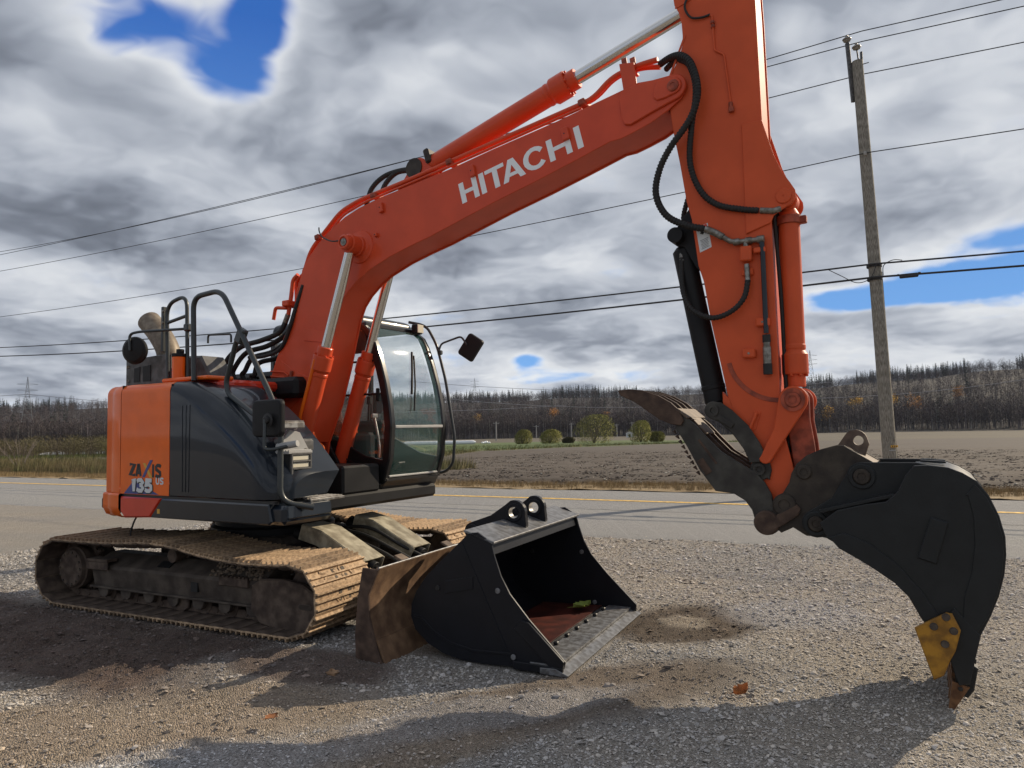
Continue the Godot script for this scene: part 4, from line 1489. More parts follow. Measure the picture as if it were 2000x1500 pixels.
func stroke(g: Geo, pts: Array, z0: float, z1: float, f: Callable) -> void:
	var o := PackedVector2Array()
	for p in pts:
		o.append(f.call(p[0], p[1]))
	g.prism(o, z0, z1, 0.0, 0.9)

func hitachi(boom: Node3D) -> void:
	var at := func(u: float, w: float) -> Vector2:
		return Vector2(2.509, 3.475) + Vector2(1.129, 0.236) * u + Vector2(-0.042, 0.176) * w
	var letters := []
	letters.append([[[0, 0], [0.042, 0], [0.042, 1], [0, 1]], [[0.114, 0], [0.156, 0], [0.156, 1], [0.114, 1]], [[0.04, 0.40], [0.116, 0.40], [0.116, 0.58], [0.04, 0.58]]])
	letters.append([[[0.178, 0], [0.220, 0], [0.220, 1], [0.178, 1]]])
	letters.append([[[0.292, 0], [0.334, 0], [0.334, 0.83], [0.292, 0.83]], [[0.232, 0.82], [0.394, 0.82], [0.394, 1], [0.232, 1]]])
	letters.append([[[0.362, 0], [0.405, 0], [0.455, 0.72], [0.478, 1], [0.433, 1]], [[0.548, 0], [0.503, 0], [0.455, 0.72], [0.433, 1], [0.478, 1]], [[0.40, 0.20], [0.51, 0.20], [0.49, 0.36], [0.42, 0.36]]])
	letters.append([])
	letters.append([[[0.745, 0], [0.787, 0], [0.787, 1], [0.745, 1]], [[0.875, 0], [0.917, 0], [0.917, 1], [0.875, 1]], [[0.785, 0.40], [0.877, 0.40], [0.877, 0.58], [0.785, 0.58]]])
	letters.append([[[0.957, 0], [1.0, 0], [1.0, 1], [0.957, 1]]])
	for i in letters.size():
		var g := ug()
		var k := 0
		for s in letters[i]:
			stroke(g, s, 0.1715, 0.1740 + 0.0003 * k, at)
			k += 1
		if i == 4:
			var o := []
			for j in 15:
				var a := deg_to_rad(38.0 + 284.0 * j / 14.0)
				o.append([0.640 + 0.094 * cos(a), 0.5 + 0.525 * sin(a)])
			for j in 15:
				var a := deg_to_rad(330.0 - 300.0 * j / 14.0)
				o.append([0.640 + 0.052 * cos(a), 0.5 + 0.335 * sin(a)])
			stroke(g, o, 0.1715, 0.1740, at)
		part("letter", g, M.letter, boom)

# ------------------------------------------------------------------ attachments at the arm's end
func attachments() -> void:
	# quick coupler
	var qc := group_node("quick_coupler", EX)
	var side := pv([4.90, 1.02, 4.93, 1.105, 4.971, 1.139, 5.011, 1.205, 5.026, 1.263, 5.059, 1.322, 5.118, 1.374, 5.206, 1.414, 5.292, 1.438, 5.338, 1.437, 5.362, 1.418, 5.503, 1.329, 5.50, 1.20, 5.40, 1.05, 5.23, 0.88, 5.10, 0.875, 5.079, 0.887, 5.023, 0.923, 4.95, 0.885, 4.90, 0.93])
	for s in [1.0, -1.0]:
		var g := ug()
		g.prism(side, 0.185 * s, 0.212 * s, 0.005)
		part("side_plate", g, M.coupler, qc)
		g = ug()
		g.prism(pv([5.36, 1.22, 5.39, 1.235, 5.12, 0.98, 5.10, 0.99]), 0.211 * s, 0.2165 * s, 0.002)
		part("weld_seam", g, M.coupler, qc)
	var g := ug()
	g.box(V(5.30, 1.16, 0), Vector3(0.34, 0.20, 0.37), 0.02, Basis(Vector3.BACK, 0.75))
	part("lock_body", g, M.coupler, qc)
	g = ug()
	var cap := []
	for p in pv([5.03, 1.25, 5.062, 1.318, 5.12, 1.368, 5.206, 1.408, 5.292, 1.432, 5.338, 1.431, 5.362, 1.412, 5.50, 1.325]):
		cap.append([V(p.x, p.y, -0.185), V(p.x, p.y, 0.185)])
	g.sheet(cap, V(0, 1, 0))
	part("top_plate", g, M.coupler_b, qc)
	g = ug()
	g.plate_hole(pv([5.26, 1.40]) + arc(Vector2(5.385, 1.462), 0.068, 150, 20, 8) + pv([5.462, 1.44, 5.435, 1.36]), Vector2(5.402, 1.462), 0.030, -0.022, 0.022)
	part("lifting_eye", g, M.coupler_b, qc)
	for q in [[4.978, 1.064, 0.07, 0.235], [5.102, 1.272, 0.046, 0.228], [5.43, 1.252, 0.048, 0.265], [5.165, 0.958, 0.048, 0.265]]:
		g = ug()
		g.lathe([[0.0, -q[3]], [q[2], -q[3]], [q[2], q[3] - 0.006], [q[2] - 0.006, q[3]], [q[2] * 0.5, q[3]], [q[2] * 0.45, q[3] - 0.005], [0.0, q[3] - 0.005]], V(q[0], q[1], 0), Vector3.BACK, 24)
		part("pin", g, M.coupler, qc)
	# digging bucket on it
	var bk := group_node("digging_bucket", EX)
	var back := [5.62, 1.18, 5.66, 1.27, 5.705, 1.325, 5.774, 1.330, 5.871, 1.318, 5.936, 1.290, 6.000, 1.246, 6.051, 1.170, 6.091, 1.063, 6.112, 0.956, 6.111, 0.860, 6.097, 0.752, 6.068, 0.642, 6.026, 0.530, 5.975, 0.422, 5.945, 0.30, 5.915, 0.16, 5.862, 0.145]
	var front := [5.83, 0.264, 5.798, 0.349, 5.703, 0.476, 5.649, 0.587, 5.572, 0.682, 5.472, 0.754, 5.378, 0.806, 5.294, 0.859, 5.24, 0.89, 5.20, 0.98, 5.30, 1.06, 5.45, 1.10, 5.56, 1.12]
	for s in [1.0, -1.0]:
		g = ug()
		g.prism(pv(back) + pv(front), 0.355 * s, 0.380 * s, 0.005)
		part("side_plate", g, M.bucket, bk)
		g = ug()
		g.prism(pv([5.80, 0.31, 5.715, 0.46, 5.66, 0.58, 5.58, 0.665, 5.48, 0.735, 5.39, 0.79, 5.30, 0.84, 5.25, 0.90, 5.33, 0.93, 5.46, 0.88, 5.60, 0.77, 5.72, 0.62, 5.79, 0.50, 5.86, 0.33]), 0.380 * s, 0.392 * s, 0.004)
		part("side_doubler", g, M.bucket, bk)
		g = ug()
		g.prism(pv([5.775, 1.044, 5.858, 1.018, 5.79, 0.786, 5.70, 0.815]), 0.380 * s, 0.396 * s, 0.006)
		part("side_label_plate", g, M.bucket, bk)
		g = ug()
		g.prism(pv([5.945, 1.17, 5.955, 1.165, 5.975, 1.05, 5.972, 0.90, 5.95, 0.75, 5.91, 0.62, 5.90, 0.50, 5.96, 0.43, 6.02, 0.54, 6.06, 0.65, 6.088, 0.76, 6.10, 0.86, 6.10, 0.955, 6.08, 1.06, 6.04, 1.16, 5.99, 1.23]), 0.380 * s, 0.387 * s, 0.003)
		part("heel_doubler", g, M.bucket, bk)
		g = ug()
		g.prism(pv([5.86, 0.56, 5.975, 0.422, 5.945, 0.30, 5.915, 0.16, 5.862, 0.145, 5.83, 0.264, 5.80, 0.35, 5.80, 0.45]), 0.380 * s, 0.390 * s, 0.004)
		part("lip_doubler", g, M.bucket, bk)
		g = ug()
		g.prism(pv([5.667, 0.434, 5.821, 0.532, 5.850, 0.530, 5.885, 0.445, 5.855, 0.332, 5.825, 0.273, 5.795, 0.193, 5.746, 0.164]), 0.391 * s, 0.416 * s, 0.005)
		part("side_cutter", g, M.yellow, bk, "yellow bolted side cutter")
		for q in [[5.760, 0.453], [5.820, 0.510], [5.852, 0.440], [5.808, 0.365]]:
			g = ug()
			g.lathe([[0.0, 0.014], [0.017, 0.014], [0.022, 0.0]], V(q[0], q[1], 0.415 * s), Vector3(0, 0, s), 10)
			part("cutter_bolt", g, M.frame, bk)
	var shell := pv(back)
	for k in [0.0, 0.022]:
		g = ug()
		var row := []
		for i in shell.size():
			var t := (shell[min(i + 1, shell.size() - 1)] - shell[max(i - 1, 0)]).normalized()
			var p = shell[i] + Vector2(t.y, -t.x) * (0.004 + k) * (1.0 if k > 0.0 else 1.0)
			row.append([V(p.x, p.y, -0.36), V(p.x, p.y, 0.36)])
		g.sheet(row, V(1, 0.2, 0) if k == 0.0 else V(-1, 0, 0))
		part("shell", g, M.bucket, bk)
	# inner back wall so that the mouth is not see-through
	g = ug()
	g.box(V(5.40, 1.10, 0), Vector3(0.42, 0.02, 0.71), 0.003, Basis(Vector3.BACK, 0.26))
	part("top_plate", g, M.bucket, bk)
	for s in [1.0, -1.0]:
		g = ug()
		g.prism(arc(Vector2(5.43, 1.252), 0.085, 170, 95, 6) + pv([5.50, 1.337, 5.72, 1.337, 5.775, 1.325, 5.72, 1.25, 5.60, 1.10, 5.44, 0.98, 5.33, 0.90, 5.24, 0.87]) + arc(Vector2(5.165, 0.958), 0.085, 290, 130, 8) + pv([5.26, 1.12]), 0.222 * s, 0.250 * s, 0.005)
		part("hinge_ear", g, M.bucket, bk)
		for q in [[5.43, 1.252], [5.165, 0.958]]:
			g = ug()
			g.lathe([[0.052, 0.249], [0.076, 0.249], [0.076, 0.257], [0.070, 0.261], [0.052, 0.261]], V(q[0], q[1], 0), Vector3(0, 0, s), 26)
			part("ear_boss", g, M.bucket, bk)
	for z in [0.12, -0.06]:
		g = ug()
		g.box(V(5.80, 1.338, z), Vector3(0.13, 0.012, 0.05), 0.003, Basis(Vector3.BACK, -0.06))
		part("wear_strip", g, M.bucket, bk)
	for i in 5:
		var z := -0.33 + i * 0.165
		g = ug()
		g.prism(pv([5.925, 0.26, 5.955, 0.24, 5.93, 0.12, 5.90, 0.075, 5.85, 0.10, 5.845, 0.20, 5.87, 0.25]), z - 0.035, z + 0.035, 0.006)
		part("tooth_adapter", g, M.bucket, bk)
		g = ug()
		for w in [1.0]:
			var a := [V(5.832, 0.160, -0.046), V(5.832, 0.160, 0.046), V(5.912, 0.140, 0.046), V(5.912, 0.140, -0.046)]
			var b := [V(5.802, -0.03, -0.030), V(5.802, -0.03, 0.030), V(5.812, -0.036, 0.030), V(5.812, -0.036, -0.030)]
			for k in 4:
				var j := (k + 1) % 4
				g.quad(a[k] + V(0, 0, z), a[j] + V(0, 0, z), b[j] + V(0, 0, z), b[k] + V(0, 0, z), (a[k] + a[j]) * 0.5 - V(5.86, 0.1, 0))
			g.quad(a[0] + V(0, 0, z), a[1] + V(0, 0, z), a[2] + V(0, 0, z), a[3] + V(0, 0, z), Vector3.UP)
			g.quad(b[0] + V(0, 0, z), b[1] + V(0, 0, z), b[2] + V(0, 0, z), b[3] + V(0, 0, z), Vector3.DOWN)
		var tooth := part("tooth", g, M.tooth, bk)
		if i == 4:
			g = ug()
			g.rod(V(5.868, 0.125, z + 0.045), V(5.868, 0.125, z + 0.050), 0.012, 10)
			part("tooth_pin", g, M.ink, bk)
	# thumb that folds out from the arm
	var th := group_node("thumb", EX)
	var body := pv([4.321, 1.667, 4.418, 1.584, 4.505, 1.486, 4.587, 1.400, 4.717, 1.316, 4.806, 1.263, 4.861, 1.198, 4.899, 1.124, 4.915, 1.017]) + arc(Vector2(4.864, 0.946), 0.082, 30, -170, 10) + pv([4.787, 0.970, 4.774, 1.021, 4.734, 1.079, 4.660, 1.124, 4.543, 1.137, 4.441, 1.275, 4.359, 1.435, 4.281, 1.569])
	for z in [0.19, 0.065, -0.065, -0.19]:
		g = ug()
		g.prism(body, z - 0.014, z + 0.014, 0.004)
		part("thumb_plate", g, M.thumb if z > 0.1 else M.tine, th)
		g = ug()
		g.prism(pv([3.870, 1.840, 3.960, 1.845, 4.056, 1.834, 4.168, 1.793, 4.262, 1.738, 4.310, 1.692, 4.348, 1.613, 4.329, 1.579, 4.264, 1.587, 4.181, 1.621, 4.082, 1.692, 3.996, 1.753, 3.896, 1.800]), z + 0.012, z + 0.036, 0.004)
		part("tine", g, M.tine, th)
	g = ug()
	g.box(V(4.335, 1.66, 0), Vector3(0.10, 0.016, 0.42), 0.003, Basis(Vector3.BACK, -0.72))
	g.box(V(4.42, 1.575, 0.02), Vector3(0.16, 0.014, 0.22), 0.003, Basis(Vector3.BACK, -0.82))
	g.box(V(4.385, 1.618, 0.12), Vector3(0.012, 0.01, 0.1), 0.003)
	part("cross_plate", g, M.coupler_b, th)
	g = ug()
	for i in 9:
		var t := i / 8.0
		var p := Vector2(4.275, 1.55).lerp(Vector2(4.43, 1.27), t)
		for z in [0.19, -0.19]:
			g.prism(pv([p.x, p.y, p.x - 0.018, p.y - 0.012, p.x + 0.010, p.y - 0.03]), z - 0.013, z + 0.013, 0.002)
	part("grip_teeth", g, M.tine, th)
	g = ug()
	g.box(V(4.50, 1.40, 0.205), Vector3(0.20, 0.016, 0.01), 0.003, Basis(Vector3.BACK, -0.95))
	g.box(V(4.475, 1.30, 0.206), Vector3(0.11, 0.05, 0.008), 0.003, Basis(Vector3.BACK, -1.0))
	part("weld_strip", g, M.tine, th)
	g = ug()
	g.lathe([[0.0, -0.235], [0.078, -0.235], [0.078, 0.226], [0.070, 0.234], [0.0, 0.234]], V(4.864, 0.946, 0), Vector3.BACK, 28)
	part("pivot_hub", g, M.blade_s, th)
	g = ug()
	g.prism(pv([4.90, 0.90, 4.93, 1.0, 5.055, 1.07, 5.075, 1.04, 5.06, 1.005, 4.965, 0.935]), 0.214, 0.236, 0.004)
	part("stop_arm", g, M.blade_s, th)
	# its cylinder, links and bracket under the arm
	var tc := group_node("thumb_cylinder", EX)
	g = ug()
	g.lathe([[0.0, 0.0], [0.05, 0.0], [0.078, 0.03], [0.078, 1.02], [0.082, 1.025], [0.082, 1.05], [0.078, 1.055], [0.078, 1.14], [0.07, 1.15], [0.045, 1.15], [0.045, 1.22], [0.0, 1.22]], V(4.325, 2.86, 0.02), V(0.198, -1.12, 0), 28)
	part("barrel", g, M.black, tc)
	g = ug()
	g.lathe([[0.0, -0.15], [0.055, -0.15], [0.055, 0.15], [0.0, 0.15]], V(4.315, 2.92, 0.02), Vector3.BACK, 20)
	g.prism(pv([4.31, 2.99, 4.38, 3.08, 4.435, 3.15, 4.52, 2.60, 4.44, 2.68, 4.36, 2.84, 4.30, 2.86]), 0.07, 0.10, 0.004)
	g.prism(pv([4.31, 2.99, 4.38, 3.08, 4.435, 3.15, 4.52, 2.60, 4.44, 2.68, 4.36, 2.84, 4.30, 2.86]), -0.10, -0.07, 0.004)
	part("base_bracket", g, M.black, tc)
	for s in [1.0, -1.0]:
		g = ug()
		g.prism(arc(Vector2(4.547, 1.675), 0.062, 200, 90, 6) + pv([4.60, 1.726, 4.670, 1.672, 4.767, 1.572, 4.839, 1.454, 4.868, 1.38, 4.83, 1.33, 4.772, 1.326, 4.734, 1.417, 4.664, 1.520, 4.581, 1.598, 4.517, 1.625]), 0.175 * s, 0.20 * s, 0.005)
		part("thumb_link", g, M.thumb, tc)
		g = ug()
		g.prism(pv([4.838, 1.40, 4.885, 1.355, 4.90, 1.28, 4.885, 1.215]) + arc(Vector2(4.828, 1.275), 0.065, -50, -190, 6) + pv([4.775, 1.32]), 0.152 * s, 0.175 * s, 0.005)
		part("arm_bracket", g, M.thumb, tc)
	g = ug()
	g.prism(pv([4.60, 1.80, 4.655, 1.74, 4.672, 1.64, 4.60, 1.72]), 0.10, 0.15, 0.003)
	part("stop_block", g, M.arm, tc)
	for q in [[4.547, 1.675, 0.212], [4.826, 1.284, 0.20]]:
		g = ug()
		g.lathe([[0.0, -q[2]], [0.038, -q[2]], [0.038, q[2]], [0.02, q[2]], [0.018, q[2] - 0.01], [0.0, q[2] - 0.01]], V(q[0], q[1], 0), Vector3.BACK, 20)
		part("pin", g, M.thumb, tc)
	g = ug()
	g.box(V(4.625, 1.60, 0.204), Vector3(0.12, 0.04, 0.014), 0.006, Basis(Vector3.BACK, -0.6))
	part("pin_keeper", g, M.thumb, tc)

# corrugated hose: a tube whose radius swells and shrinks along it
func ribbed(pts: Array, r: float) -> Geo:
	var g := ug()
	var dense := curve(pts, 8)
	var l := 0.0
	for i in dense.size() - 1:
		l += dense[i].distance_to(dense[i + 1])
	var n := int(l / 0.011)
	var out := []
	var k := 0
	var acc := 0.0
	for i in n:
		var d := l * i / n
		while k < dense.size() - 2 and acc + dense[k].distance_to(dense[k + 1]) < d:
			acc += dense[k].distance_to(dense[k + 1])
			k += 1
		out.append(dense[k].lerp(dense[k + 1], (d - acc) / max(dense[k].distance_to(dense[k + 1]), 1e-5)))
	for i in out.size() - 1:
		g.tube([out[i], out[i + 1]], r if i % 2 == 0 else r * 0.84, 9, -1.0, true)
	return g

func hoses() -> void:
	var hs := group_node("arm_hoses", EX)
	part("corrugated_hose", ribbed([V(4.22, 4.24, 0.06), V(4.33, 4.225, 0.14), V(4.43, 4.17, 0.21), V(4.50, 4.07, 0.235), V(4.535, 3.88, 0.24), V(4.48, 3.70, 0.24), V(4.32, 3.52, 0.23), V(4.23, 3.38, 0.21), V(4.20, 3.22, 0.20), V(4.27, 3.06, 0.20), V(4.41, 2.965, 0.20), V(4.54, 2.92, 0.19)], 0.025), M.hose, hs)
	part("corrugated_hose", ribbed([V(4.25, 4.21, 0.02), V(4.36, 4.20, 0.12), V(4.47, 4.10, 0.20), V(4.515, 3.90, 0.215), V(4.47, 3.64, 0.20), V(4.45, 3.40, 0.19), V(4.51, 3.20, 0.18), V(4.62, 3.08, 0.175), V(4.79, 3.015, 0.175), V(4.90, 2.99, 0.17)], 0.022), M.hose, hs)
	part("corrugated_hose", ribbed([V(4.805, 2.53, 0.19), V(4.78, 2.42, 0.20), V(4.70, 2.335, 0.21), V(4.57, 2.30, 0.21), V(4.43, 2.37, 0.18), V(4.355, 2.50, 0.14), V(4.335, 2.66, 0.10), V(4.34, 2.78, 0.09)], 0.019), M.hose, hs)
	part("corrugated_hose", ribbed([V(4.33, 3.02, -0.05), V(4.31, 3.12, -0.08), V(4.36, 3.30, -0.1), V(4.42, 3.42, -0.1)], 0.020), M.hose, hs)
	for q in [[[V(4.54, 2.92, 0.19), V(4.60, 2.885, 0.19), V(4.655, 2.845, 0.19)], 0.024], [[V(4.90, 2.99, 0.17), V(4.98, 2.972, 0.17), V(5.02, 2.985, 0.15)], 0.021], [[V(4.80, 2.64, 0.18), V(4.805, 2.53, 0.19)], 0.017], [[V(4.33, 2.80, 0.08), V(4.34, 2.74, 0.09)], 0.018]]:
		var g := ug()
		g.tube(q[0], q[1], 12)
		part("hose_ferrule", g, M.fit, hs)
	var vb := group_node("valve_block", EX)
	var g := ug()
	g.tube([V(4.655, 2.845, 0.19), V(4.70, 2.81, 0.185), V(4.74, 2.80, 0.18), V(4.89, 2.795, 0.18)], 0.018, 12)
	g.lathe([[0.0, -0.02], [0.025, -0.02], [0.025, 0.02], [0.0, 0.02]], V(4.74, 2.80, 0.18), Vector3.RIGHT, 6)
	g.lathe([[0.0, -0.02], [0.025, -0.02], [0.025, 0.02], [0.0, 0.02]], V(4.82, 2.797, 0.18), Vector3.RIGHT, 6)
	g.lathe([[0.0, -0.02], [0.026, -0.02], [0.026, 0.025], [0.0, 0.025]], V(4.893, 2.795, 0.18), Vector3.RIGHT, 6)
	g.tube([V(4.80, 2.79, 0.18), V(4.80, 2.74, 0.18)], 0.017, 10)
	part("fitting", g, M.fit, vb)
	g = ug()
	g.box(V(4.80, 2.71, 0.18), Vector3(0.075, 0.10, 0.055), 0.008, Basis(Vector3.BACK, -0.05))
	g.box(V(4.885, 2.725, 0.175), Vector3(0.075, 0.036, 0.035), 0.006)
	g.box(V(4.80, 2.59, 0.16), Vector3(0.075, 0.05, 0.03), 0.012)
	part("valve", g, M.arm, vb)
	g = ug()
	g.tube([V(4.90, 2.79, 0.18), V(4.905, 2.70, 0.18), V(4.905, 2.17, 0.178)], 0.0165, 12)
	part("pipe", g, M.navy, vb)
	g = ug()
	g.tube([V(4.905, 2.16, 0.178), V(4.905, 2.11, 0.178)], 0.026, 12)
	g.tube([V(4.905, 1.97, 0.178), V(4.905, 1.90, 0.178)], 0.030, 6)
	part("coupling_cap", g, M.hose, vb)
	g = ug()
	g.tube([V(4.905, 2.115, 0.178), V(4.905, 2.08, 0.178)], 0.022, 12)
	g.tube([V(4.905, 2.08, 0.178), V(4.905, 1.965, 0.178)], 0.026, 14)
	part("coupling", g, M.fit, vb)
	# grease line high on the arm
	var gl := group_node("grease_line", EX)
	g = ug()
	g.tube(curve([V(4.50, 4.66, 0.16), V(4.455, 4.58, 0.17), V(4.45, 4.52, 0.172), V(4.49, 4.45, 0.17), V(4.56, 4.43, 0.165), V(4.62, 4.435, 0.16)]), 0.008, 8)
	part("grease_hose", g, M.hose, gl)
	g = ug()
	g.tube(bent([V(4.615, 4.435, 0.16), V(4.632, 4.42, 0.16), V(4.640, 4.17, 0.158), V(4.702, 4.125, 0.158), V(4.735, 3.76, 0.158)], 0.02), 0.0065, 8)
	part("grease_pipe", g, M.arm, gl)
	for y in [[4.634, 4.375], [4.636, 4.345], [4.734, 3.765], [4.735, 3.745]]:
		g = ug()
		g.lathe([[0.0, -0.009], [0.015, -0.009], [0.015, 0.009], [0.0, 0.009]], V(y[0], y[1], 0.16), Vector3.UP, 6)
		part("pipe_nut", g, M.worn, gl)
	g = ug()
	g.box(V(4.738, 3.72, 0.165), Vector3(0.034, 0.034, 0.03), 0.004)
	part("line_block", g, M.worn, gl)
	# pipes along the top of the boom
	var bp := group_node("boom_pipes", EX)
	for q in [[0.120, 0.0, 0.021], [0.060, 0.028, 0.019]]:
		var z: float = q[0]
		var u: float = q[1]
		g = ug()
		g.tube(bent([V(0.46, 2.90, z), V(0.52, 3.06 , z), V(0.66, 3.37 + u * 0.4, z), V(1.06, 3.68 + u, z), V(1.30, 3.745 + u, z), V(1.9, 3.82 + u, z), V(2.4, 3.895 + u, z), V(3.70, 4.085 + u, z), V(3.86, 4.215 + u, z), V(4.08, 4.245 + u * 0.3, z), V(4.22, 4.245 - u, z)], 0.09), q[2], 12)
		part("pipe", g, M.boom, bp)
	g = ug()
	g.tube(bent([V(0.55, 2.98, 0.155), V(0.66, 3.24, 0.155), V(1.12, 3.625, 0.155), V(1.40, 3.70, 0.155), V(2.4, 3.835, 0.155), V(3.62, 4.025, 0.155)], 0.08), 0.011, 10)
	part("pipe", g, M.boom, bp)
	for x in [[0.78, 3.47], [1.50, 3.745], [2.36, 3.875], [3.62, 4.07]]:
		g = ug()
		g.box(V(x[0], x[1], 0.09), Vector3(0.06, 0.05, 0.16), 0.008, Basis(Vector3.BACK, 0.18))
		g.rod(V(x[0], x[1] + 0.02, 0.10), V(x[0], x[1] + 0.045, 0.10), 0.012, 6)
		part("pipe_clamp", g, M.worn, bp)
	g = ug()
	g.prism(pv([3.945, 4.265, 4.06, 4.245, 4.085, 3.985, 3.985, 3.965]), 0.172, 0.186, 0.003)
	g.box(V(4.005, 4.20, 0.12), Vector3(0.10, 0.02, 0.12), 0.004)
	part("pipe_bracket", g, M.boom, bp)
	g = ug()
	g.box(V(3.975, 4.285, 0.15), Vector3(0.04, 0.06, 0.02), 0.003, Basis(Vector3.BACK, 0.12))
	g.box(V(4.04, 4.275, 0.15), Vector3(0.04, 0.05, 0.02), 0.003, Basis(Vector3.BACK, 0.12))
	part("bracket_tab", g, M.worn, bp)
	for k in 2:
		g = ug()
		g.tube(curve([V(1.30 + 0.16 * k, 3.70, 0.03), V(1.36 + 0.16 * k, 3.87, 0.02), V(1.50 + 0.14 * k, 3.97, 0.0), V(1.70 + 0.1 * k, 3.985 - 0.02 * k, 0.0), V(1.90, 3.96 - 0.02 * k, 0.0)]), 0.023, 10)
		part("hose", g, M.hose, bp)
	g = ug()
	g.lathe([[0.0, -0.1], [0.09, -0.1], [0.09, 0.1], [0.0, 0.1]], V(1.93, 3.93, 0), Vector3.BACK, 18)
	g.box(V(2.08, 4.01, 0.03), Vector3(0.06, 0.14, 0.16), 0.015, Basis(Vector3.BACK, 0.28))
	part("hose_block", g, M.coupler, bp)
	# wire loop by the cylinder pin
	g = ug()
	g.tube(curve([V(1.33, 3.30, 0.39), V(1.16, 3.33, 0.34), V(0.95, 3.42, 0.24), V(0.84, 3.50, 0.18), V(0.80, 3.56, 0.15)]), 0.007, 6)
	part("grease_hose", g, M.hose, bp)
	# manifold of pipes behind the boom and the hoses that drop from it
	var mf := group_node("boom_foot_hoses", EX)
	for k in 4:
		var z := 0.14 - 0.075 * k
		g = ug()
		g.tube(bent([V(0.36 + 0.03 * k, 2.75, z), V(0.40, 2.92, z), V(0.43 - 0.04 * (k % 2), 3.10, z), V(0.50, 3.14 + 0.02 * k, z)], 0.05), 0.021, 10)
		part("pipe", g, M.boom, mf)
		g = ug()
		g.tube([V(0.36 + 0.03 * k, 2.76, z), V(0.31 + 0.03 * k, 2.67, z)], 0.026, 10)
		part("hose_ferrule", g, M.fit, mf)
		g = ug()
		var e := 0.05 * k
		g.tube(curve([V(0.32 + 0.03 * k, 2.68, z), V(0.24, 2.58 - e * 0.4, z + 0.02), V(0.02, 2.52 - e, z + 0.05), V(-0.22, 2.47 - e, z + 0.10), V(-0.42 + e, 2.34 - e, z + 0.12), V(-0.46 + e, 2.18, z + 0.12), V(-0.30 + e, 2.02, z + 0.08), V(0.0, 1.90, z)]), 0.026, 10)
		part("hose", g, M.hose, mf)
	g = ug()
	g.box(V(0.385, 2.86, 0.06), Vector3(0.09, 0.06, 0.30), 0.01)
	g.tube(bent([V(0.36, 2.82, 0.16), V(0.20, 2.84, 0.16), V(0.17, 2.72, 0.16)], 0.03), 0.018, 8)
	part("pipe_manifold", g, M.boom, mf)
	g = ug()
	g.tube(curve([V(0.60, 3.02, 0.165), V(0.50, 2.78, 0.18), V(0.44, 2.62, 0.19), V(0.30, 2.42, 0.18), V(0.06, 2.36, 0.18), V(-0.15, 2.36, 0.2)]), 0.020, 8)
	part("hose", g, M.hose, mf)
	for k in 3:
		g = ug()
		g.tube(bent([V(0.16, 2.20 - 0.05 * k, 0.185), V(0.36, 2.18 - 0.05 * k, 0.19), V(0.42, 2.14 - 0.05 * k, 0.19)], 0.02), 0.008, 8)
		part("grease_pipe", g, M.boom, mf)
	g = ug()
	g.box(V(0.44, 2.09, 0.188), Vector3(0.03, 0.20, 0.03), 0.004, Basis(Vector3.BACK, -0.3))
	part("pipe_bracket", g, M.worn, mf)
	# feed pipes of the boom cylinders
	for s in [1.0, -1.0]:
		var z = 0.29 * s
		g = ug()
		g.tube(bent([V(0.98, 2.25, z + 0.085 * s), V(0.78, 1.70, z + 0.09 * s), V(0.74, 1.60, z - 0.1), V(0.78, 1.48, z - 0.13), V(0.775, 1.30, z - 0.13)], 0.05), 0.016, 10)
		part("pipe", g, M.orange, mf)
		g = ug()
		g.tube(bent([V(0.70, 1.40, z - 0.02), V(0.72, 1.50, z - 0.11), V(0.80, 1.46, z - 0.19), V(0.80, 1.30, z - 0.19)], 0.05), 0.016, 10)
		part("pipe", g, M.orange, mf)
		g = ug()
		g.box(V(0.74, 1.36, z - 0.12), Vector3(0.10, 0.035, 0.24), 0.006)
		part("pipe_bracket", g, M.orange, mf)
		for k in 2:
			g = ug()
			g.tube([V(0.775 + 0.025 * k, 1.30, z - 0.13 - 0.06 * k), V(0.775 + 0.025 * k, 1.17, z - 0.13 - 0.06 * k)], 0.021, 8)
			part("hose_ferrule", g, M.fit, mf)
			g = ug()
			g.tube(curve([V(0.775 + 0.025 * k, 1.18, z - 0.13 - 0.06 * k), V(0.74, 1.02, z - 0.16), V(0.55, 0.92, z - 0.1), V(0.3, 0.92, 0.0)]), 0.018, 8)
			part("hose", g, M.hose, mf)
	for k in 3:
		g = ug()
		var x := 4.985 + 0.012 * k
		g.tube(curve([V(x - 0.02, 3.0, 0.06 - 0.05 * k), V(x, 2.4, 0.05 - 0.05 * k), V(x + 0.005, 1.85, 0.05 - 0.05 * k), V(x + 0.01, 1.5, 0.05 - 0.05 * k), V(x - 0.005, 1.2, 0.05 - 0.05 * k)]), 0.013, 8)
		part("hose", g, M.hose, mf)
	g = ug()
	g.tube(curve([V(5.02, 1.62, -0.04), V(5.03, 1.48, -0.05), V(4.99, 1.36, -0.06), V(5.0, 1.22, -0.06)]), 0.022, 8)
	part("hose", g, M.hose, mf)

# ------------------------------------------------------------------ upper structure
func plan_arc(r: float, a0: float, a1: float, k: int) -> Array:
	var o := []
	for i in k + 1:
		var a := deg_to_rad(lerp(a0, a1, float(i) / k))
		o.append(Vector2(cos(a) * r, sin(a) * r))
	return o

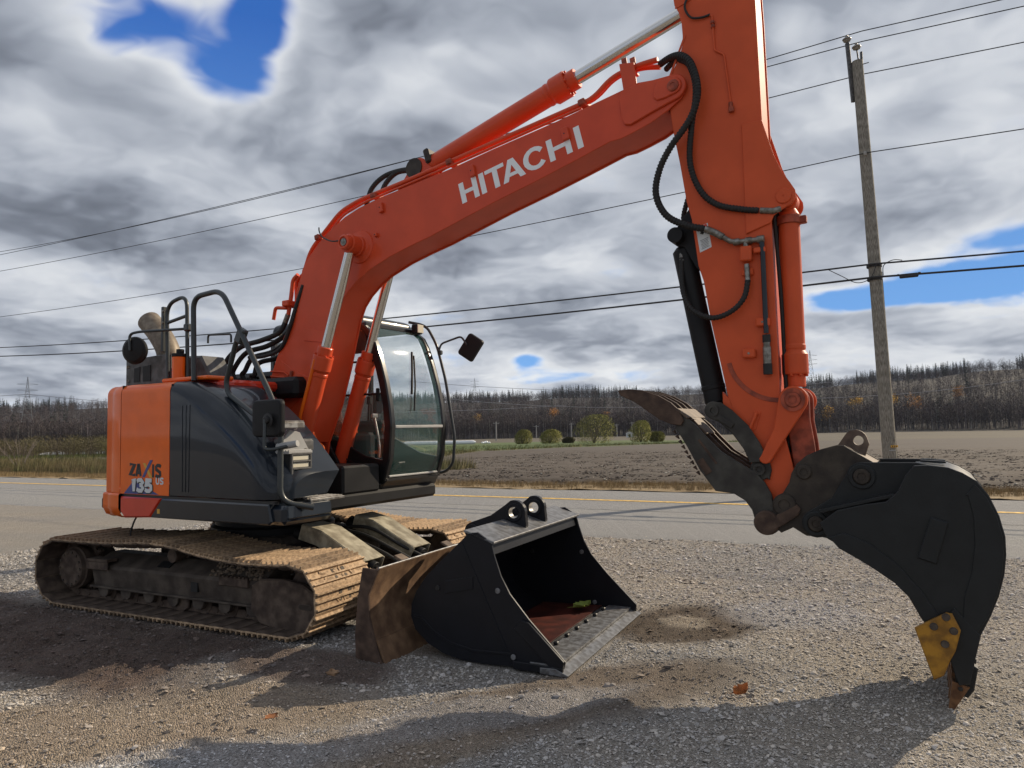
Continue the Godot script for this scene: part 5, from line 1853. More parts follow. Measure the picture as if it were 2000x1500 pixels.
# wall standing on a plan outline, with rounded shoulder towards the top; plan points run front to back
func wall(g: Geo, plan: Array, y0: float, y1: float, rad: float, tuck := 0.0) -> void:
	var rows := []
	var levels := [[y0, 0.0], [y0 + 0.02, 0.0], [(y0 + y1) * 0.5, 0.0], [y1 - rad, 0.0]]
	if tuck > 0.0:
		levels = [[y0, tuck], [y0 + tuck * 0.3, tuck * 0.3], [y0 + tuck, 0.0], [(y0 + y1) * 0.5, 0.0], [y1 - rad, 0.0]]
	for i in 7:
		var a := deg_to_rad(15.0 * i)
		levels.append([y1 - rad + rad * sin(a), rad * (1.0 - cos(a))])
	levels.append([y1 + 0.004, rad + 0.35])
	for l in levels:
		var row := []
		for p in plan:
			var q: Vector2 = p - p.normalized() * l[1]
			row.append(V(q.x, l[0], q.y))
		rows.append(row)
	var mid: Vector2 = plan[plan.size() / 2]
	g.sheet(rows, V(mid.x, 0.3, mid.y))

func upper() -> void:
	# turntable deck
	var g := ug()
	g.box(V(0.05, 0.95, 0.0), Vector3(2.3, 0.14, 2.3), 0.03)
	g.box(V(0.45, 1.14, 0.0), Vector3(1.5, 0.26, 0.5), 0.02)
	for s in [0.19, -0.19]:
		g.prism(pv([0.10, 1.0, 0.85, 1.0, 0.70, 1.30, 0.56, 1.50, 0.40, 1.55, 0.25, 1.45]), s - 0.018, s + 0.018, 0.004)
	part("turntable_deck", g, M.black, EX)
	g = ug()
	for s in [0.29, -0.29]:
		g.lathe([[0.0, -0.09], [0.07, -0.09], [0.07, 0.09], [0.0, 0.09]], V(0.56, 1.05, s), Vector3.BACK, 20)
	part("cylinder_foot_pin", g, M.black, EX)
	# counterweight
	var cw := group_node("counterweight", EX)
	var R := 1.505
	var rear := [Vector2(-0.615, 1.243), Vector2(-0.70, 1.240), Vector2(-0.78, 1.222), Vector2(-0.85, 1.19)]
	rear.append_array(plan_arc(R, 127.0, 233.0, 26))
	rear.append_array([Vector2(-0.85, -1.19), Vector2(-0.6, -1.24)])
	g = ug()
	wall(g, rear, 1.065, 2.055, 0.085)
	part("weight", g, M.orange, cw)
	var low := []
	for p in rear:
		low.append(p * 1.018)
	low[0] = Vector2(-0.60, 1.262)
	g = ug()
	wall(g, low, 0.835, 1.062, 0.02, 0.09)
	part("lower_band", g, M.orange, cw)
	g = ug()
	g.box(V(-0.80, 0.87, 0), Vector3(0.8, 0.02, 1.7), 0.0)
	part("underside", g, M.black, cw)
	# engine door
	g = ug()
	hood_panel(g, -0.607, 0.128, 1.06)
	part("engine_door", g, M.orange, EX)
	g = ug()
	g.box(V(-0.611, 1.55, 1.20), Vector3(0.008, 1.0, 0.06), 0.0)
	g.box(V(0.132, 1.54, 1.20), Vector3(0.008, 0.98, 0.06), 0.0)
	g.box(V(0.42, 1.045, 1.215), Vector3(2.06, 0.022, 0.04), 0.0)
	part("door_gap", g, M.ink, EX)
	# dark side cover that slopes down to the front
	g = ug()
	hood_panel(g, 0.136, 1.46, 1.065)
	var dark := part("side_cover", g, M.navy, EX)
	g = ug()
	for k in 3:
		g.prism(pv([0.288 + 0.052 * k, 1.835, 0.308 + 0.052 * k, 1.835, 0.318 + 0.042 * k, 1.10, 0.300 + 0.042 * k, 1.10]), 1.242, 1.2475, 0.002)
	part("pressed_rib", g, M.navy, dark)
	# skirt below: red end, dark blue rest
	g = ug()
	g.prism(pv([-0.585, 1.035, 0.03, 1.035, -0.13, 0.865, -0.52, 0.845, -0.585, 0.90]), 1.15, 1.257, 0.014)
	part("skirt_end", g, M.red, EX)
	g = ug()
	g.prism(pv([0.033, 1.035, 1.40, 1.035, 1.44, 0.90, 1.40, 0.875, -0.127, 0.865]), 1.15, 1.255, 0.012)
	part("skirt", g, M.navy, EX)
	g = ug()
	g.prism(pv([1.405, 1.035, 1.44, 0.90, 1.41, 0.875, 1.50, 0.875, 1.56, 0.93, 1.55, 1.02]), 0.72, 1.22, 0.03)
	g.box(V(1.47, 0.95, 0.98), Vector3(0.16, 0.15, 0.5), 0.03)
	part("skirt_front", g, M.navy, EX)
	g = ug()
	g.prism(pv([-0.02, 0.945, 0.018, 0.945, 0.018, 0.905, -0.02, 0.905]), 1.2545, 1.2560, 0.0)
	part("code_sticker", g, M.gold, EX)
	# engine hood on top, behind the boom
	g = ug()
	g.box(V(-0.35, 2.03, 0.35), Vector3(1.5, 0.09, 1.2), 0.03)
	part("hood_top", g, M.red, EX)
	g = ug()
	g.box(V(0.06, 2.085, 0.93), Vector3(0.66, 0.035, 0.28), 0.012)
	part("hood_lid", g, M.orange, EX)
	g = ug()
	g.prism(pv([-1.20, 2.05, -1.20, 2.35, -0.62, 2.37, -0.46, 2.36, -0.46, 2.05]), 0.55, 0.86, 0.008)
	part("muffler_box", g, M.grey, EX)
	g = ug()
	for y in [2.14, 2.28]:
		g.rod(V(-1.16, y, 0.862), V(-1.14, y, 0.872), 0.016, 10)
	part("box_bolt", g, M.fit, EX)
	g = ug()
	g.prism(pv([-1.05, 2.12, -1.05, 2.26, -0.95, 2.27, -0.95, 2.12]), 0.861, 0.866, 0.002)
	g.prism(pv([-0.90, 2.12, -0.90, 2.27, -0.77, 2.28, -0.77, 2.12]), 0.861, 0.866, 0.002)
	part("box_recess", g, M.black, EX)
	g = ug()
	g.rod(V(-0.19, 2.06, 0.95), V(-0.19, 2.31, 0.95), 0.058, 24)
	part("filler_neck", g, M.orange, EX)
	g = ug()
	g.rod(V(-0.19, 2.31, 0.95), V(-0.19, 2.34, 0.95), 0.063, 24)
	g.rod(V(-0.17, 2.34, 0.95), V(-0.17, 2.38, 0.95), 0.035, 14)
	part("filler_cap", g, M.black, EX)
	g = ug()
	g.prism(pv([-0.56, 2.05, -0.57, 2.24, -0.48, 2.36, -0.26, 2.35, -0.10, 2.13, -0.10, 2.05]), 0.40, 0.68, 0.02)
	part("air_cleaner_cover", g, M.grey, EX)
	g = ug()
	g.box(V(0.28, 2.02, 0.0), Vector3(0.75, 0.20, 0.62), 0.04)
	g.box(V(-0.30, 2.14, -0.3), Vector3(1.2, 0.18, 0.6), 0.05)
	part("pump_cover", g, M.black, EX)
	g = ug()
	g.tube(bent([V(-0.2, 2.24, -0.7), V(-0.2, 2.40, -0.7), V(0.35, 2.40, -0.7), V(0.35, 2.24, -0.7)], 0.05), 0.012, 8)
	g.tube(bent([V(-0.14, 2.46, 0.68), V(-0.14, 2.54, 0.68), V(0.2, 2.52, 0.68), V(0.2, 2.44, 0.68)], 0.03), 0.010, 8)
	part("grab_rail", g, M.rail, EX)
	# exhaust elbow cut at a slant
	var ex := group_node("exhaust", EX)
	g = ug()
	var path := curve([V(-0.70, 2.30, 0.70), V(-0.76, 2.46, 0.70), V(-0.90, 2.62, 0.70), V(-1.07, 2.76, 0.70)], 6)
	g.tube(path, 0.112, 26, 0.112, false)
	part("pipe", g, M.exhaust, ex)
	g = ug()
	g.tube(path, 0.105, 26, 0.105, false)
	part("bore", g, M.ink, ex)
	# round rear mirror on its arm
	var rm := group_node("rear_mirror", EX)
	g = ug()
	g.lathe([[0.0, 0.045], [0.03, 0.045], [0.10, 0.035], [0.128, 0.015], [0.135, 0.0], [0.132, -0.012], [0.0, -0.012]], V(-0.76, 2.405, 1.03), V(0.35, -0.05, 0.9), 32)
	part("dish", g, M.black, rm)
	g = ug()
	g.tube(bent([V(-0.75, 2.40, 1.085), V(-0.765, 2.56, 1.085), V(-0.66, 2.575, 1.06), V(-0.12, 2.575, 0.90)], 0.05), 0.013, 10)
	g.box(V(-0.125, 2.585, 0.90), Vector3(0.07, 0.07, 0.07), 0.012)
	part("bracket", g, M.rail, rm)
	# rails
	g = ug()
	g.tube(bent([V(-0.43, 2.07, 0.90), V(-0.46, 2.84, 0.90), V(-0.15, 2.90, 0.90), V(-0.13, 2.07, 0.90)], 0.13, 8), 0.018, 12)
	g.tube([V(-0.45, 2.66, 0.90), V(-0.15, 2.70, 0.90)], 0.016, 10)
	g.box(V(-0.50, 2.60, 0.90), Vector3(0.035, 0.44, 0.05), 0.006)
	var rr := part("rear_handrail", g, M.rail, EX)
	g = ug()
	for y in [2.77, 2.66]:
		g.rod(V(-0.475, y, 0.925), V(-0.475, y, 0.94), 0.014, 10)
	part("rail_bolt", g, M.fit, rr)
	g = ug()
	g.tube(bent([V(0.255, 2.06, 1.10), V(0.235, 2.80, 1.10), V(0.62, 2.82, 1.10), V(1.30, 1.86, 1.135), V(1.455, 1.66, 1.18), V(1.47, 1.05, 1.20), V(1.62, 0.995, 1.0)], 0.12, 8), 0.023, 12)
	part("front_handrail", g, M.rail, EX)
	g = ug()
	g.tube(bent([V(0.92, 2.42, 1.10), V(0.80, 2.38, 1.08), V(0.62, 2.02, 1.05), V(0.66, 1.92, 1.05), V(1.06, 1.72, 1.08)], 0.10, 8), 0.022, 12)
	g.box(V(0.88, 2.40, 1.10), Vector3(0.09, 0.13, 0.06), 0.012, Basis(Vector3.BACK, -0.5))
	part("hood_rail", g, M.rail, EX)
	# front mirror
	var fm := group_node("front_mirror", EX)
	g = ug()
	rounded_shell(g, V(1.345, 1.70, 1.225), Vector3(0.335, 0.295, 0.07), 0.045)
	part("housing", g, M.black, fm)
	g = ug()
	g.lathe([[0.055, 0.0], [0.055, 0.006], [0.04, 0.010], [0.0, 0.010]], V(1.405, 1.682, 1.262), V(0, 0, 1), 20)
	g.lathe([[0.03, 0.0], [0.03, 0.03], [0.022, 0.036], [0.0, 0.036]], V(1.405, 1.682, 1.262), V(0, 0, 1), 14)
	part("pivot", g, M.rubber, fm)
	g = ug()
	g.tube(bent([V(1.405, 1.69, 1.29), V(1.41, 1.465, 1.30), V(1.47, 1.455, 1.29), V(1.57, 1.49, 1.16)], 0.04), 0.013, 10)
	part("bracket", g, M.rail, fm)
	g = ug()
	g.rod(V(1.44, 1.475, 1.20), V(1.62, 1.50, 1.16), 0.027, 16)
	part("clamp", g, M.alu, fm)
	# tool box steps and the lamp in front of the side cover
	var st := group_node("step_box", EX)
	g = ug()
	var old := g.xf
	g.xf = g.xf * Transform3D(Basis(Vector3.UP, PI / 2), Vector3.ZERO)
	g.prism(pv([-1.04, 1.02, -1.04, 1.50, -0.96, 1.61, -0.85, 1.585, -0.665, 1.31, -0.65, 0.97, -1.0, 0.97]), 1.292, 1.305, 0.003)
	part("front_plate", g, M.alu, st)
	g = ug()
	g.prism(pv([0.95, 0.97, 1.292, 0.97, 1.292, 1.30, 1.20, 1.32, 0.95, 1.32]), 0.652, 0.668, 0.003)
	g.box(V(1.12, 1.28, 0.85), Vector3(0.34, 0.5, 0.36), 0.02)
	part("box_panel", g, M.grey, st)
	g = ug()
	for q in [[1.12, 0.69], [1.05, 0.69], [1.03, 1.0], [1.50, 0.95], [1.44, 0.79]]:
		g.rod(V(1.304, q[0], q[1]), V(1.316, q[0], q[1]), 0.015, 10)
	part("box_bolt", g, M.fit, st)
	g.xf = old
	g = ug()
	g.box(V(1.34, 1.425, 0.95), Vector3(0.17, 0.022, 0.25), 0.003)
	for i in 5:
		g.box(V(1.28 + i * 0.033, 1.440, 0.95), Vector3(0.012, 0.012, 0.24), 0.003)
	part("tread_plate", g, M.alu, st)
	g = ug()
	g.box(V(1.29, 1.645, 0.99), Vector3(0.18, 0.05, 0.25), 0.005)
	for i in 5:
		g.box(V(1.22 + i * 0.037, 1.675, 0.99), Vector3(0.014, 0.012, 0.24), 0.003)
	part("upper_tread", g, M.steel, st)
	g = ug()
	g.box(V(1.355, 1.32, 0.945), Vector3(0.11, 0.20, 0.205), 0.012)
	g.prism(pv([1.303, 1.10, 1.40, 1.22, 1.303, 1.22]), 0.80, 1.04, 0.004)
	part("lamp_housing", g, M.black, st)
	g = ug()
	for y in [1.412, 1.232]:
		g.box(V(1.415, y, 0.94), Vector3(0.024, 0.022, 0.215), 0.004)
	for zz in [0.842, 1.038]:
		g.box(V(1.415, 1.322, zz), Vector3(0.024, 0.18, 0.020), 0.004)
	for k in 2:
		g.box(V(1.419, 1.352 - 0.058 * k, 0.94), Vector3(0.022, 0.016, 0.19), 0.004)
	part("lamp_frame", g, M.grey, st)
	for k in 3:
		g = ug()
		g.box(V(1.408, 1.380 - 0.058 * k, 0.94), Vector3(0.018, 0.042, 0.178), 0.010)
		part("lamp_lens", g, M.lens, st)
	g = ug()
	g.prism(pv([1.26, 0.905, 1.46, 0.905, 1.52, 0.95, 1.52, 1.015, 1.26, 1.03]), 0.76, 1.20, 0.02)
	part("bumper", g, M.navy, st)
	g = ug()
	g.box(V(1.41, 1.035, 0.735), Vector3(0.20, 0.022, 0.38), 0.004)
	for i in 5:
		g.box(V(1.335 + i * 0.038, 1.050, 0.735), Vector3(0.013, 0.012, 0.36), 0.003)
	part("step_tread", g, M.steel, st)
	g = ug()
	g.box(V(1.34, 1.01, 0.99), Vector3(0.10, 0.02, 0.2), 0.008)
	part("chrome_lip", g, M.steel, st)
	# tie cord hanging below the counterweight
	g = ug()
	g.tube(curve([V(-0.55, 0.86, 1.10), V(-0.58, 0.80, 1.12), V(-0.62, 0.70, 1.13), V(-0.62, 0.66, 1.13)]), 0.008, 6)
	part("cord", g, M.hose, EX)
	model_name()
	cab()

func rounded_shell(g: Geo, c: Vector3, size: Vector3, r: float) -> void:
	# a cushion-like housing: rounded rectangle in x-y, domed towards +z
	var rows := []
	for k in 6:
		var t := k / 5.0
		var s := 1.0 - 0.10 * t * t
		var z := size.z * (0.62 * sin(t * PI * 0.5) - 0.5) if k < 5 else size.z * 0.14
		var ring := []
		for q in [[1, 1, 0], [-1, 1, 90], [-1, -1, 180], [1, -1, 270]]:
			for p in arc(Vector2(q[0] * (size.x * 0.5 * s - r), q[1] * (size.y * 0.5 * s - r)), r, q[2], q[2] + 90, 5):
				ring.append(c + V(p.x, p.y, z))
		rows.append(ring)
	var last := []
	for p in rows[5]:
		last.append(p.lerp(c + V(0, 0, size.z * 0.16), 0.25))
	rows.append(last)
	g.sheet(rows, V(1, 0, 0.2), true)
	var mid := c + V(0, 0, size.z * 0.17)
	for i in last.size():
		g.flat(last[i], last[(i + 1) % last.size()], mid, V(0, 0, 1))
		g.flat(rows[0][i], rows[0][(i + 1) % last.size()], c - V(0, 0, size.z * 0.5), V(0, 0, -1))

# one panel of the right-hand body side between two stations; the roof line falls towards the front
func hood_panel(g: Geo, x0: float, x1: float, y0: float) -> void:
	var rows := []
	var k := 30 if x1 > 0.5 else 10
	for i in k + 1:
		var x := lerpf(x0, x1, float(i) / k)
		if x1 > 0.5:
			x = lerpf(x0, x1, 1.0 - pow(1.0 - float(i) / k, 1.5))
		var ty := 2.055
		var f := clampf((x - 0.18) / 1.28, 0.0, 1.0)
		ty -= 0.80 * pow(f, 1.75)
		var side := 1.243
		var fx := clampf((x - 1.20) / 0.26, 0.0, 1.0)
		side -= 0.20 * (1.0 - sqrt(max(0.0, 1.0 - fx * fx)))
		var rad := lerpf(0.085, 0.27, clampf((x - 0.1) / 0.5, 0.0, 1.0))
		var ry := rad * lerpf(1.0, 0.9, f)
		ry = min(ry, ty - y0 - 0.06)
		var row := [V(x, y0, side), V(x, y0 + 0.01, side), V(x, lerpf(y0, ty - ry, 0.5), side), V(x, ty - ry, side)]
		for j in range(1, 9):
			var a := deg_to_rad(90.0 * j / 8.0)
			row.append(V(x, ty - ry + ry * sin(a), side - rad * (1.0 - cos(a))))
		row.append(V(x, ty + 0.005, 0.72))
		row.append(V(x, ty + 0.005, 0.56))
		rows.append(row)
	g.sheet(rows, V(0, 0.2, 1))
	if x1 > 0.5:
		var e: Array = rows[-1]
		var c := V(x1, 1.08, 0.70)
		for i in e.size() - 1:
			g.flat(c, e[i], e[i + 1], V(1, 0, 0))

func ribbon(g: Geo, pts: Array, w: float, z0: float, z1: float) -> void:
	var l := PackedVector2Array()
	var r := PackedVector2Array()
	for i in pts.size():
		var a: Vector2 = pts[max(i - 1, 0)]
		var b: Vector2 = pts[min(i + 1, pts.size() - 1)]
		var t := (b - a).normalized()
		var k := w * 0.5
		if i > 0 and i < pts.size() - 1:
			k /= maxf(0.5, sqrt((1.0 + (pts[i] - a).normalized().dot((b - pts[i]).normalized())) * 0.5))
		l.append(pts[i] + Vector2(-t.y, t.x) * k)
		r.append(pts[i] - Vector2(-t.y, t.x) * k)
	r.reverse()
	g.prism(l + r, z0, z1, 0.0, 0.9)

# block letters drawn as strokes on a unit square
func glyph(c: String) -> Array:
	match c:
		"Z":
			return [[Vector2(0.02, 0.9), Vector2(0.86, 0.9), Vector2(0.14, 0.1), Vector2(0.98, 0.1)]]
		"A":
			return [[Vector2(0.12, 0.0), Vector2(0.46, 0.92), Vector2(0.54, 0.92), Vector2(0.88, 0.0)], [Vector2(0.28, 0.27), Vector2(0.72, 0.27)]]
		"I":
			return [[Vector2(0.5, 0.0), Vector2(0.5, 1.0)]]
		"U":
			return [[Vector2(0.13, 1.0), Vector2(0.13, 0.3), Vector2(0.25, 0.12), Vector2(0.5, 0.08), Vector2(0.75, 0.12), Vector2(0.87, 0.3), Vector2(0.87, 1.0)]]
		"S":
			return [[Vector2(0.93, 0.80), Vector2(0.75, 0.91), Vector2(0.35, 0.92), Vector2(0.14, 0.79), Vector2(0.16, 0.62), Vector2(0.5, 0.50), Vector2(0.84, 0.38), Vector2(0.86, 0.21), Vector2(0.65, 0.08), Vector2(0.25, 0.09), Vector2(0.06, 0.20)]]
		"1":
			return [[Vector2(0.16, 0.80), Vector2(0.40, 0.84), Vector2(0.58, 1.0), Vector2(0.60, 0.0)]]
		"3":
			return [[Vector2(0.08, 0.80), Vector2(0.30, 0.92), Vector2(0.66, 0.92), Vector2(0.85, 0.75), Vector2(0.66, 0.56), Vector2(0.42, 0.53)], [Vector2(0.50, 0.52), Vector2(0.70, 0.48), Vector2(0.88, 0.28), Vector2(0.70, 0.08), Vector2(0.30, 0.08), Vector2(0.06, 0.20)]]
		"5":
			return [[Vector2(0.92, 0.91), Vector2(0.22, 0.91), Vector2(0.16, 0.56), Vector2(0.55, 0.60), Vector2(0.86, 0.44), Vector2(0.86, 0.24), Vector2(0.62, 0.08), Vector2(0.28, 0.08), Vector2(0.06, 0.20)]]
	return []

func lettering(called: String, s: String, m: Material, at: Vector2, each: Vector2, gap: float, w: float, z: float, parent: Node) -> void:
	var x := at.x
	for c in s:
		var g := ug()
		var k := 0
		var wide := each.x * (0.35 if c == "I" else 0.62 if c == "1" else 1.0)
		for st in glyph(c):
			var p := []
			for q in st:
				p.append(Vector2(x + (q.x if wide == each.x else 0.5 + (q.x - 0.5)) * wide, at.y + q.y * each.y))
			ribbon(g, p, w, z - 0.001, z + 0.0003 * k)
			k += 1
		part(called, g, m, parent)
		x += wide + gap

func model_name() -> void:
	var nm := group_node("model_lettering", EX)
	var z := 1.2438
	var g := ug()
	g.prism(pv([-0.545, 1.063, -0.40, 1.178, -0.355, 1.178, -0.02, 1.066, 0.125, 1.066]), z, z + 0.0012, 0.0)
	part("blue_wedge", g, M.blue, nm)
	lettering("letter", "ZA", M.ink, Vector2(-0.460, 1.222), Vector2(0.088, 0.116), 0.006, 0.029, z + 0.0010, nm)
	lettering("letter", "IS", M.ink, Vector2(-0.118, 1.214), Vector2(0.088, 0.116), 0.014, 0.030, z + 0.0010, nm)
	g = ug()
	g.prism(pv([-0.258, 1.342, -0.215, 1.338, -0.112, 1.212, -0.155, 1.214]), z, z + 0.0014, 0.0)
	part("letter_stroke", g, M.gold, nm)
	g = ug()
	g.prism(pv([-0.268, 1.212, -0.228, 1.214, -0.108, 1.368, -0.150, 1.366]), z, z + 0.0024, 0.0)
	part("letter_stroke", g, M.blue, nm)
	lettering("digit_shadow", "135", M.ink, Vector2(-0.424, 1.080), Vector2(0.115, 0.112), 0.010, 0.044, z + 0.0024, nm)
	lettering("digit", "135", M.white, Vector2(-0.430, 1.086), Vector2(0.115, 0.112), 0.010, 0.034, z + 0.0040, nm)
	lettering("letter", "US", M.white, Vector2(-0.060, 1.156), Vector2(0.052, 0.058), 0.008, 0.014, z + 0.0022, nm)
	var gs := group_node("service_sticker", EX)
	g = ug()
	g.prism(pv([-0.17, 1.992, -0.035, 1.992, -0.03, 1.965, -0.06, 1.945, -0.16, 1.945, -0.178, 1.965]), z - 0.0085, z - 0.007, 0.0)
	part("backing", g, M.green, gs)

# ------------------------------------------------------------------ cab
func cab() -> void:
	var cb := group_node("cab", EX)
	var zn := -0.28
	var zf := -1.17
	# front profile of the cab, bottom to top
	var fr := [0.91, 1.10, 1.00, 1.17, 1.10, 1.225, 1.32, 1.300, 1.63, 1.325, 1.83, 1.305, 2.07, 1.255, 2.30, 1.185, 2.45, 1.13, 2.57, 1.07, 2.64, 1.01, 2.69, 0.92]
	var front := func(y: float) -> float:
		for i in range(0, fr.size() - 2, 2):
			if y <= fr[i + 2]:
				return lerpf(fr[i + 1], fr[i + 3], clampf((y - fr[i]) / (fr[i + 2] - fr[i]), 0.0, 1.0))
		return 0.9
	var g := ug()
	# lower body
	var lowp := pv([-0.40, 0.90, 1.05, 0.90, 1.13, 0.94, 1.20, 1.06, 1.22, 1.085, -0.40, 1.085])
	g.prism(lowp, zn, zf, 0.02)
	part("base", g, M.cab, cb)
	g = ug()
	g.box(V(0.40, 1.093, (zn + zf) * 0.5), Vector3(1.60, 0.014, 0.87), 0.0)
	part("base_gap", g, M.ink, cb)
	g = ug()
	for s in [zn - 0.004, zf + 0.034]:
		g.prism(pv([-0.40, 1.105, 1.222, 1.105, 1.28, 1.26, 1.215, 1.30, 0.98, 1.34, 0.80, 1.42, 0.62, 1.50, -0.40, 1.50]), s - 0.03, s, 0.008)
	g.box(V(0.40, 1.12, (zn + zf) * 0.5), Vector3(1.6, 0.03, 0.86), 0.0)
	part("side_panel", g, M.cab, cb)
	# door sill stripe on the side
	g = ug()
	g.tube(curve([V(0.55, 1.42, zn + 0.004), V(0.75, 1.30, zn + 0.004), V(1.10, 1.17, zn + 0.004)]), 0.008, 6)
	part("panel_crease", g, M.cab, cb)
	# posts
	for z in [zn - 0.03, zf + 0.03]:
		g = ug()
		var outer := PackedVector2Array()
		var inner := PackedVector2Array()
		for i in 16:
			var y := lerpf(1.10, 2.69, i / 15.0)
			outer.append(Vector2(front.call(y), y))
			inner.append(Vector2(front.call(y) - (0.10 if z > -0.7 else 0.07), y))
		inner.reverse()
		g.prism(outer + inner, z - 0.035, z + 0.035, 0.012, 0.7)
		part("front_post", g, M.cab, cb)
	for z in [zn - 0.03, zf + 0.03]:
		for q in [[-0.37, 0.07], [0.28, 0.05]]:
			if z > -0.7 and q[0] > 0.0:
				continue
			g = ug()
			g.box(V(q[0], 1.98, z), Vector3(q[1], 1.2, 0.06), 0.012)
			part("post", g, M.cab, cb)
	# roof with a raised cap
	g = ug()
	var rows := []
	for k in 9:
		var t := k / 8.0
		var lift := [0.0, 0.03, 0.06, 0.085, 0.10, 0.112, 0.118, 0.12, 0.12]
		var inset := [0.0, 0.0, 0.005, 0.015, 0.03, 0.055, 0.10, 0.2, 0.42]
		var ring := []
		var w: float = 0.445 - inset[k]
		for p in arc(Vector2(0.90 - inset[k] - 0.08, w - 0.08), 0.08, 0, 90, 4) + arc(Vector2(-0.34 + inset[k], w - 0.06), 0.06, 90, 180, 4) + arc(Vector2(-0.34 + inset[k], -w + 0.06), 0.06, 180, 270, 4) + arc(Vector2(0.90 - inset[k] - 0.08, -w + 0.08), 0.08, 270, 360, 4):
			ring.append(V(p.x, 2.66 + lift[k], (zn + zf) * 0.5 + p.y))
		rows.append(ring)
	g.sheet(rows, V(1, 0.2, 0), true)
	for i in rows[0].size():
		g.flat(rows[0][i], rows[0][(i + 1) % rows[0].size()], V(0.3, 2.66, -0.72), Vector3.DOWN)
		g.flat(rows[8][i], rows[8][(i + 1) % rows[0].size()], V(0.3, 2.78, -0.72), Vector3.UP)
	part("roof", g, M.navy, cb)
	g = ug()
	g.prism(pv([0.35, 2.66, 0.93, 2.66, 0.99, 2.62, 0.96, 2.40, 0.90, 2.37, 0.60, 2.37, 0.40, 2.5]), zn - 0.065, zn - 0.055, 0.004)
	part("side_reflection", g, M.roof_reflection, cb)  # plate added to stand for a reddish reflection below the roof
	g = ug()
	for q in [[2.66, 0.06], [1.105, 0.05]]:
		g.box(V(front.call(q[0]) - 0.03, q[0], -0.725), Vector3(0.07, q[1], 0.86), 0.015)
	part("front_rail", g, M.cab, cb)
	# front glass in two panes, bent with the posts
	for q in [[1.145, 1.605], [1.64, 2.63]]:
		g = ug()
		rows = []
		for i in 13:
			var y := lerpf(q[0], q[1], i / 12.0)
			rows.append([V(front.call(y) - 0.012, y, zn - 0.06), V(front.call(y) - 0.003, y, -0.725), V(front.call(y) - 0.012, y, zf + 0.06)])
		g.sheet(rows, V(1, 0, 0))
		part("windscreen", g, M.glass, cb)
	g = ug()
	g.box(V(front.call(1.62) - 0.012, 1.622, -0.725), Vector3(0.022, 0.030, 0.77), 0.005)
	part("screen_bar", g, M.alu, cb)
	g = ug()
	g.box(V(front.call(1.13) - 0.004, 1.138, -0.725), Vector3(0.02, 0.022, 0.78), 0.006)
	part("screen_seal", g, M.alu, cb)
	# side glass with its bars, rear glass, door glass
	g = ug()
	g.prism(pv([-0.33, 1.50, 0.62, 1.50, 0.82, 1.41, 1.0, 1.34, 1.18, 1.32, 1.22, 1.62, 1.15, 2.07, 1.02, 2.50, 0.94, 2.64, -0.33, 2.64]), zn - 0.022, zn - 0.018, 0.0)
	part("side_window", g, M.glass_side, cb)
	g = ug()
	g.prism(pv([-0.33, 1.50, 1.18, 1.32, 1.22, 1.62, 1.15, 2.07, 0.94, 2.64, -0.33, 2.64]), zf + 0.020, zf + 0.024, 0.0)
	part("door_window", g, M.glass_side, cb)
	g = ug()
	g.box(V(-0.38, 2.07, -0.725), Vector3(0.005, 1.12, 0.80), 0.0)
	part("rear_window", g, M.glass_side, cb)
	g = ug()
	for y in [1.95, 2.28]:
		g.tube([V(-0.33, y, zn - 0.012), V(1.20 - (y - 1.95) * 0.3, y, zn - 0.012)], 0.011, 8)
	part("window_bar", g, M.cab, cb)
	g = ug()
	for x in [0.62, 1.14]:
		g.box(V(x, 1.94, zn - 0.012), Vector3(0.04, 0.13, 0.03), 0.01)
	part("bar_clamp", g, M.black, cb)
	# inside: floor, seat, console, levers, rear trim, cardboard file box
	g = ug()
	g.box(V(0.45, 1.12, -0.725), Vector3(1.45, 0.03, 0.80), 0.0)
	part("cab_floor", g, M.black, cb)
	g = ug()
	g.box(V(0.18, 1.46, -0.75), Vector3(0.50, 0.14, 0.50), 0.05)
	g.box(V(-0.08, 1.82, -0.75), Vector3(0.14, 0.66, 0.48), 0.06, Basis(Vector3.BACK, 0.16))
	g.box(V(-0.15, 2.22, -0.75), Vector3(0.10, 0.20, 0.30), 0.04, Basis(Vector3.BACK, 0.16))
	g.box(V(0.15, 1.28, -0.75), Vector3(0.30, 0.26, 0.36), 0.03)
	part("seat", g, M.seat, cb)
	g = ug()
	g.box(V(0.28, 1.62, -0.42), Vector3(0.60, 0.16, 0.15), 0.04)
	g.box(V(0.28, 1.62, -1.04), Vector3(0.60, 0.16, 0.15), 0.04)
	g.box(V(0.82, 1.36, -0.40), Vector3(0.30, 0.42, 0.12), 0.03)
	part("console", g, M.seat, cb)
	g = ug()
	g.box(V(-0.30, 1.62, -0.72), Vector3(0.10, 0.50, 0.82), 0.02)
	g.box(V(-0.33, 2.20, -0.34), Vector3(0.06, 0.75, 0.10), 0.02)
	g.box(V(0.10, 1.60, -0.335), Vector3(0.66, 0.22, 0.06), 0.02)
	g.prism(pv([-0.1, 1.72, 0.05, 2.06, 0.14, 2.08, 0.45, 1.72]), -0.40, -0.34, 0.01)
	part("rear_trim", g, M.beige, cb)
	g = ug()
	g.box(V(0.22, 1.78, -0.33), Vector3(0.18, 0.10, 0.02), 0.004)
	part("document_pouch", g, M.pale_leaf, cb)
	for z in [-0.60, -0.80]:
		g = ug()
		g.tube(curve([V(0.82, 1.14, z), V(0.88, 1.40, z), V(0.80, 1.72, z - 0.02)]), 0.014, 8)
		g.box(V(0.80, 1.74, z - 0.02), Vector3(0.03, 0.05, 0.09), 0.012)
		part("travel_lever", g, M.steel, cb)
	g = ug()
